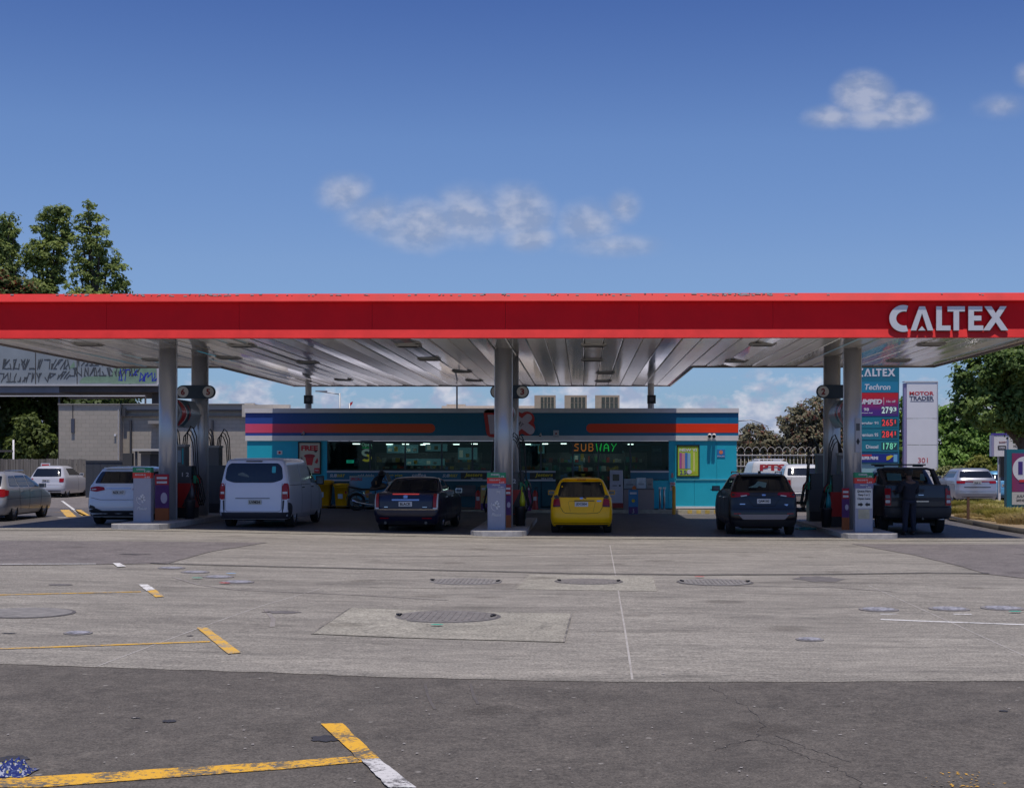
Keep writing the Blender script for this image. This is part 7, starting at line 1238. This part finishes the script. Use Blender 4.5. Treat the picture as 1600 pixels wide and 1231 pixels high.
B().box(px_(1576), px_(1625), 0, .3, pz_(702), pz_(681)).obj('board', ws, s2); B().box(px_(1577), px_(1625), .0, .28, pz_(680.8), pz_(674)).obj('cap', MATS['cap_violet'], s2); text('EASTERN', 16 * D_ / F, 4 * D_ / F, dgrey, s2, (px_(1591), -.006, pz_(690))); text('HOUSE', 13 * D_ / F, 4 * D_ / F, dgrey, s2, (px_(1590), -.006, pz_(697))); B().box(px_(1600), px_(1604), .1, .25, 0, pz_(702) - .001).obj('post', ws, s2)
# grass bed
bed = GP([(1484, 814), (1520, 820), (1560, 827), (1620, 836), (1750, 852)]); bedp = [tuple(v) for v in bed] + [(24, 62), (X(1478, 60), 60), (X(1478, 50), 50)]
b = B(); kb_ = GP([(1480, 812.5), (1520, 821), (1560, 828.5), (1620, 838), (1750, 855)])
for a, c_ in zip(kb_, kb_[1:]):
    d = (c_ - a).normalized(); n2 = Vector((-d.y, d.x, 0)) * .16; z_ = a.z; b.loft([[(q.x, q.y, zz) for q, zz in ((p, z_ - .1), (p, z_ + .14), (p + n2, z_ + .14), (p + n2, z_ - .1))] for p in (a, c_)])
tag(b.obj('bed_kerb', M('dark_kerb', (.06, .055, .05), .85, var=.2, scale=6)), kind='structure')
sheet('garden_bed', bedp, .08, M('bark_mulch', (.20, .15, .10), .95, var=.4, scale=14, col2=(.34, .25, .14)))
def tussock(n, cen, hr, m, name, lab, seed, rad, w_=.012, kind=None):
    r = np.random.default_rng(seed); bs = []; fs = []
    for i in range(n):
        cx_, cy_ = cen; a = r.random() * 6.283; rr2 = r.random() ** .6 * rad; x, y = cx_ + rr2 * math.cos(a), cy_ + rr2 * math.sin(a); h = hr * (.6 + .5 * r.random()) * (1 - .3 * rr2 / rad); ln = h * (.35 + .5 * rr2 / rad); b2 = a + r.normal() * .5
        p0 = np.array([x, y, 0]); p1 = p0 + np.array([math.cos(b2) * ln * .35, math.sin(b2) * ln * .35, h * .7]); p2 = p0 + np.array([math.cos(b2) * ln, math.sin(b2) * ln, h * .95]); n_ = np.array([-math.sin(b2 + .8), math.cos(b2 + .8), 0]) * w_; k = len(bs); bs += [p0 - n_, p0 + n_, p1 + n_, p1 - n_, p2]; fs += [(k, k + 1, k + 2, k + 3), (k + 3, k + 2, k + 4)]
    me = bpy.data.meshes.new(name); me.from_pydata([tuple(v) for v in bs], [], fs); return me
grs = [leafmat('tussock_green', (.26, .24, .05), (.48, .42, .12), scale=3), leafmat('tussock_straw', (.42, .33, .14), (.62, .50, .24), scale=3), leafmat('tussock_dark', (.13, .15, .03), (.34, .31, .08), scale=3)]
spots = [(1492, 806, .30, .55, 0), (1512, 796, .3, .5, 2), (1528, 806, .42, .8, 1), (1545, 806, .46, .9, 0), (1560, 812, .40, .8, 2), (1585, 815, .48, .9, 0), (1600, 822, .42, .8, 1), (1572, 800, .4, .8, 2), (1625, 820, .5, .9, 0), (1500, 795, .35, .7, 0), (1535, 795, .4, .8, 2), (1555, 797, .4, .8, 0), (1520, 812, .2, .6, 1), (1595, 802, .4, .9, 1)]
tl = ['tussock nearest the grey pickup', 'dark green tussock just behind the first tussock', 'straw coloured tussock right of the wooden stake', 'full green tussock in the middle of the bed', 'dark tussock right of the middle one', 'large green tussock below the teal sign', 'straw tussock at the lower right of the bed', 'dark tussock in front of the teal sign leg', 'tussock beyond the right edge of the bed', 'tussock behind the wooden stake', 'rear dark tussock left of the blue car', 'rear green tussock below the blue car', 'small dry tuft near the dark kerb', 'rear straw tussock beneath the teal sign']
for i, ((px, py, h, rad, k), lab) in enumerate(zip(spots, tl)):
    q = G(px, py); tg = tag(link('tussock_grass', tussock(900, (0, 0), h, None, 'tussock', '', i, rad), grs[k], None, (q.x, q.y, q.z + .08)), lab, 'grass tussock', 'tussock grasses in the garden bed')
for i in range(3): pass
me = tussock(5000, (0, 0), .14, None, 'ground_tufts', '', 99, 1.0, .01); b_ = bmesh.new(); b_.from_mesh(me)
for f in b_.faces: pass
q0 = G(1560, 815)
for v in b_.verts: v.co.x = v.co.x * 3.6 + 0; v.co.y = v.co.y * 5
b_.to_mesh(me); b_.free(); tag(link('ground_tufts', me, grs[1], None, (16.6, 46.6, g(16) + .08)), 'low dry grass and groundcover in the garden bed', 'groundcover', kind='stuff')
q = G(1507, 817); sk_ = thing('wooden_stake', 'short brown wooden stake with a crosspiece in the garden bed', 'stake', (q.x, 45.5, g(15))); B().box(-.04, .04, -.03, .03, 0, .85).obj('post', M('stake_wood', (.12, .06, .035), .8), sk_)
# far skyline strip so that the horizon is not bare ground
hl = B(); r = random.Random(5); x = -330
far = M('distant_trees', (.045, .06, .04), .9, var=.3, scale=.05)
pts = []
for i in range(130): pts.append((-420 + i * 6.5, 2.5 + 5 * abs(mn.fractal(Vector((i * .11, 0, 2)), 1, 2, 4)) + r.random() * 1.2))
hl.prism([(-420, -2)] + pts + [(pts[-1][0], -2)], 300, 330, 'y'); o = hl.obj('distant_tree_line', far); o['kind'] = 'stuff'; tag(o, 'far off dark tree line along the horizon', 'tree line')
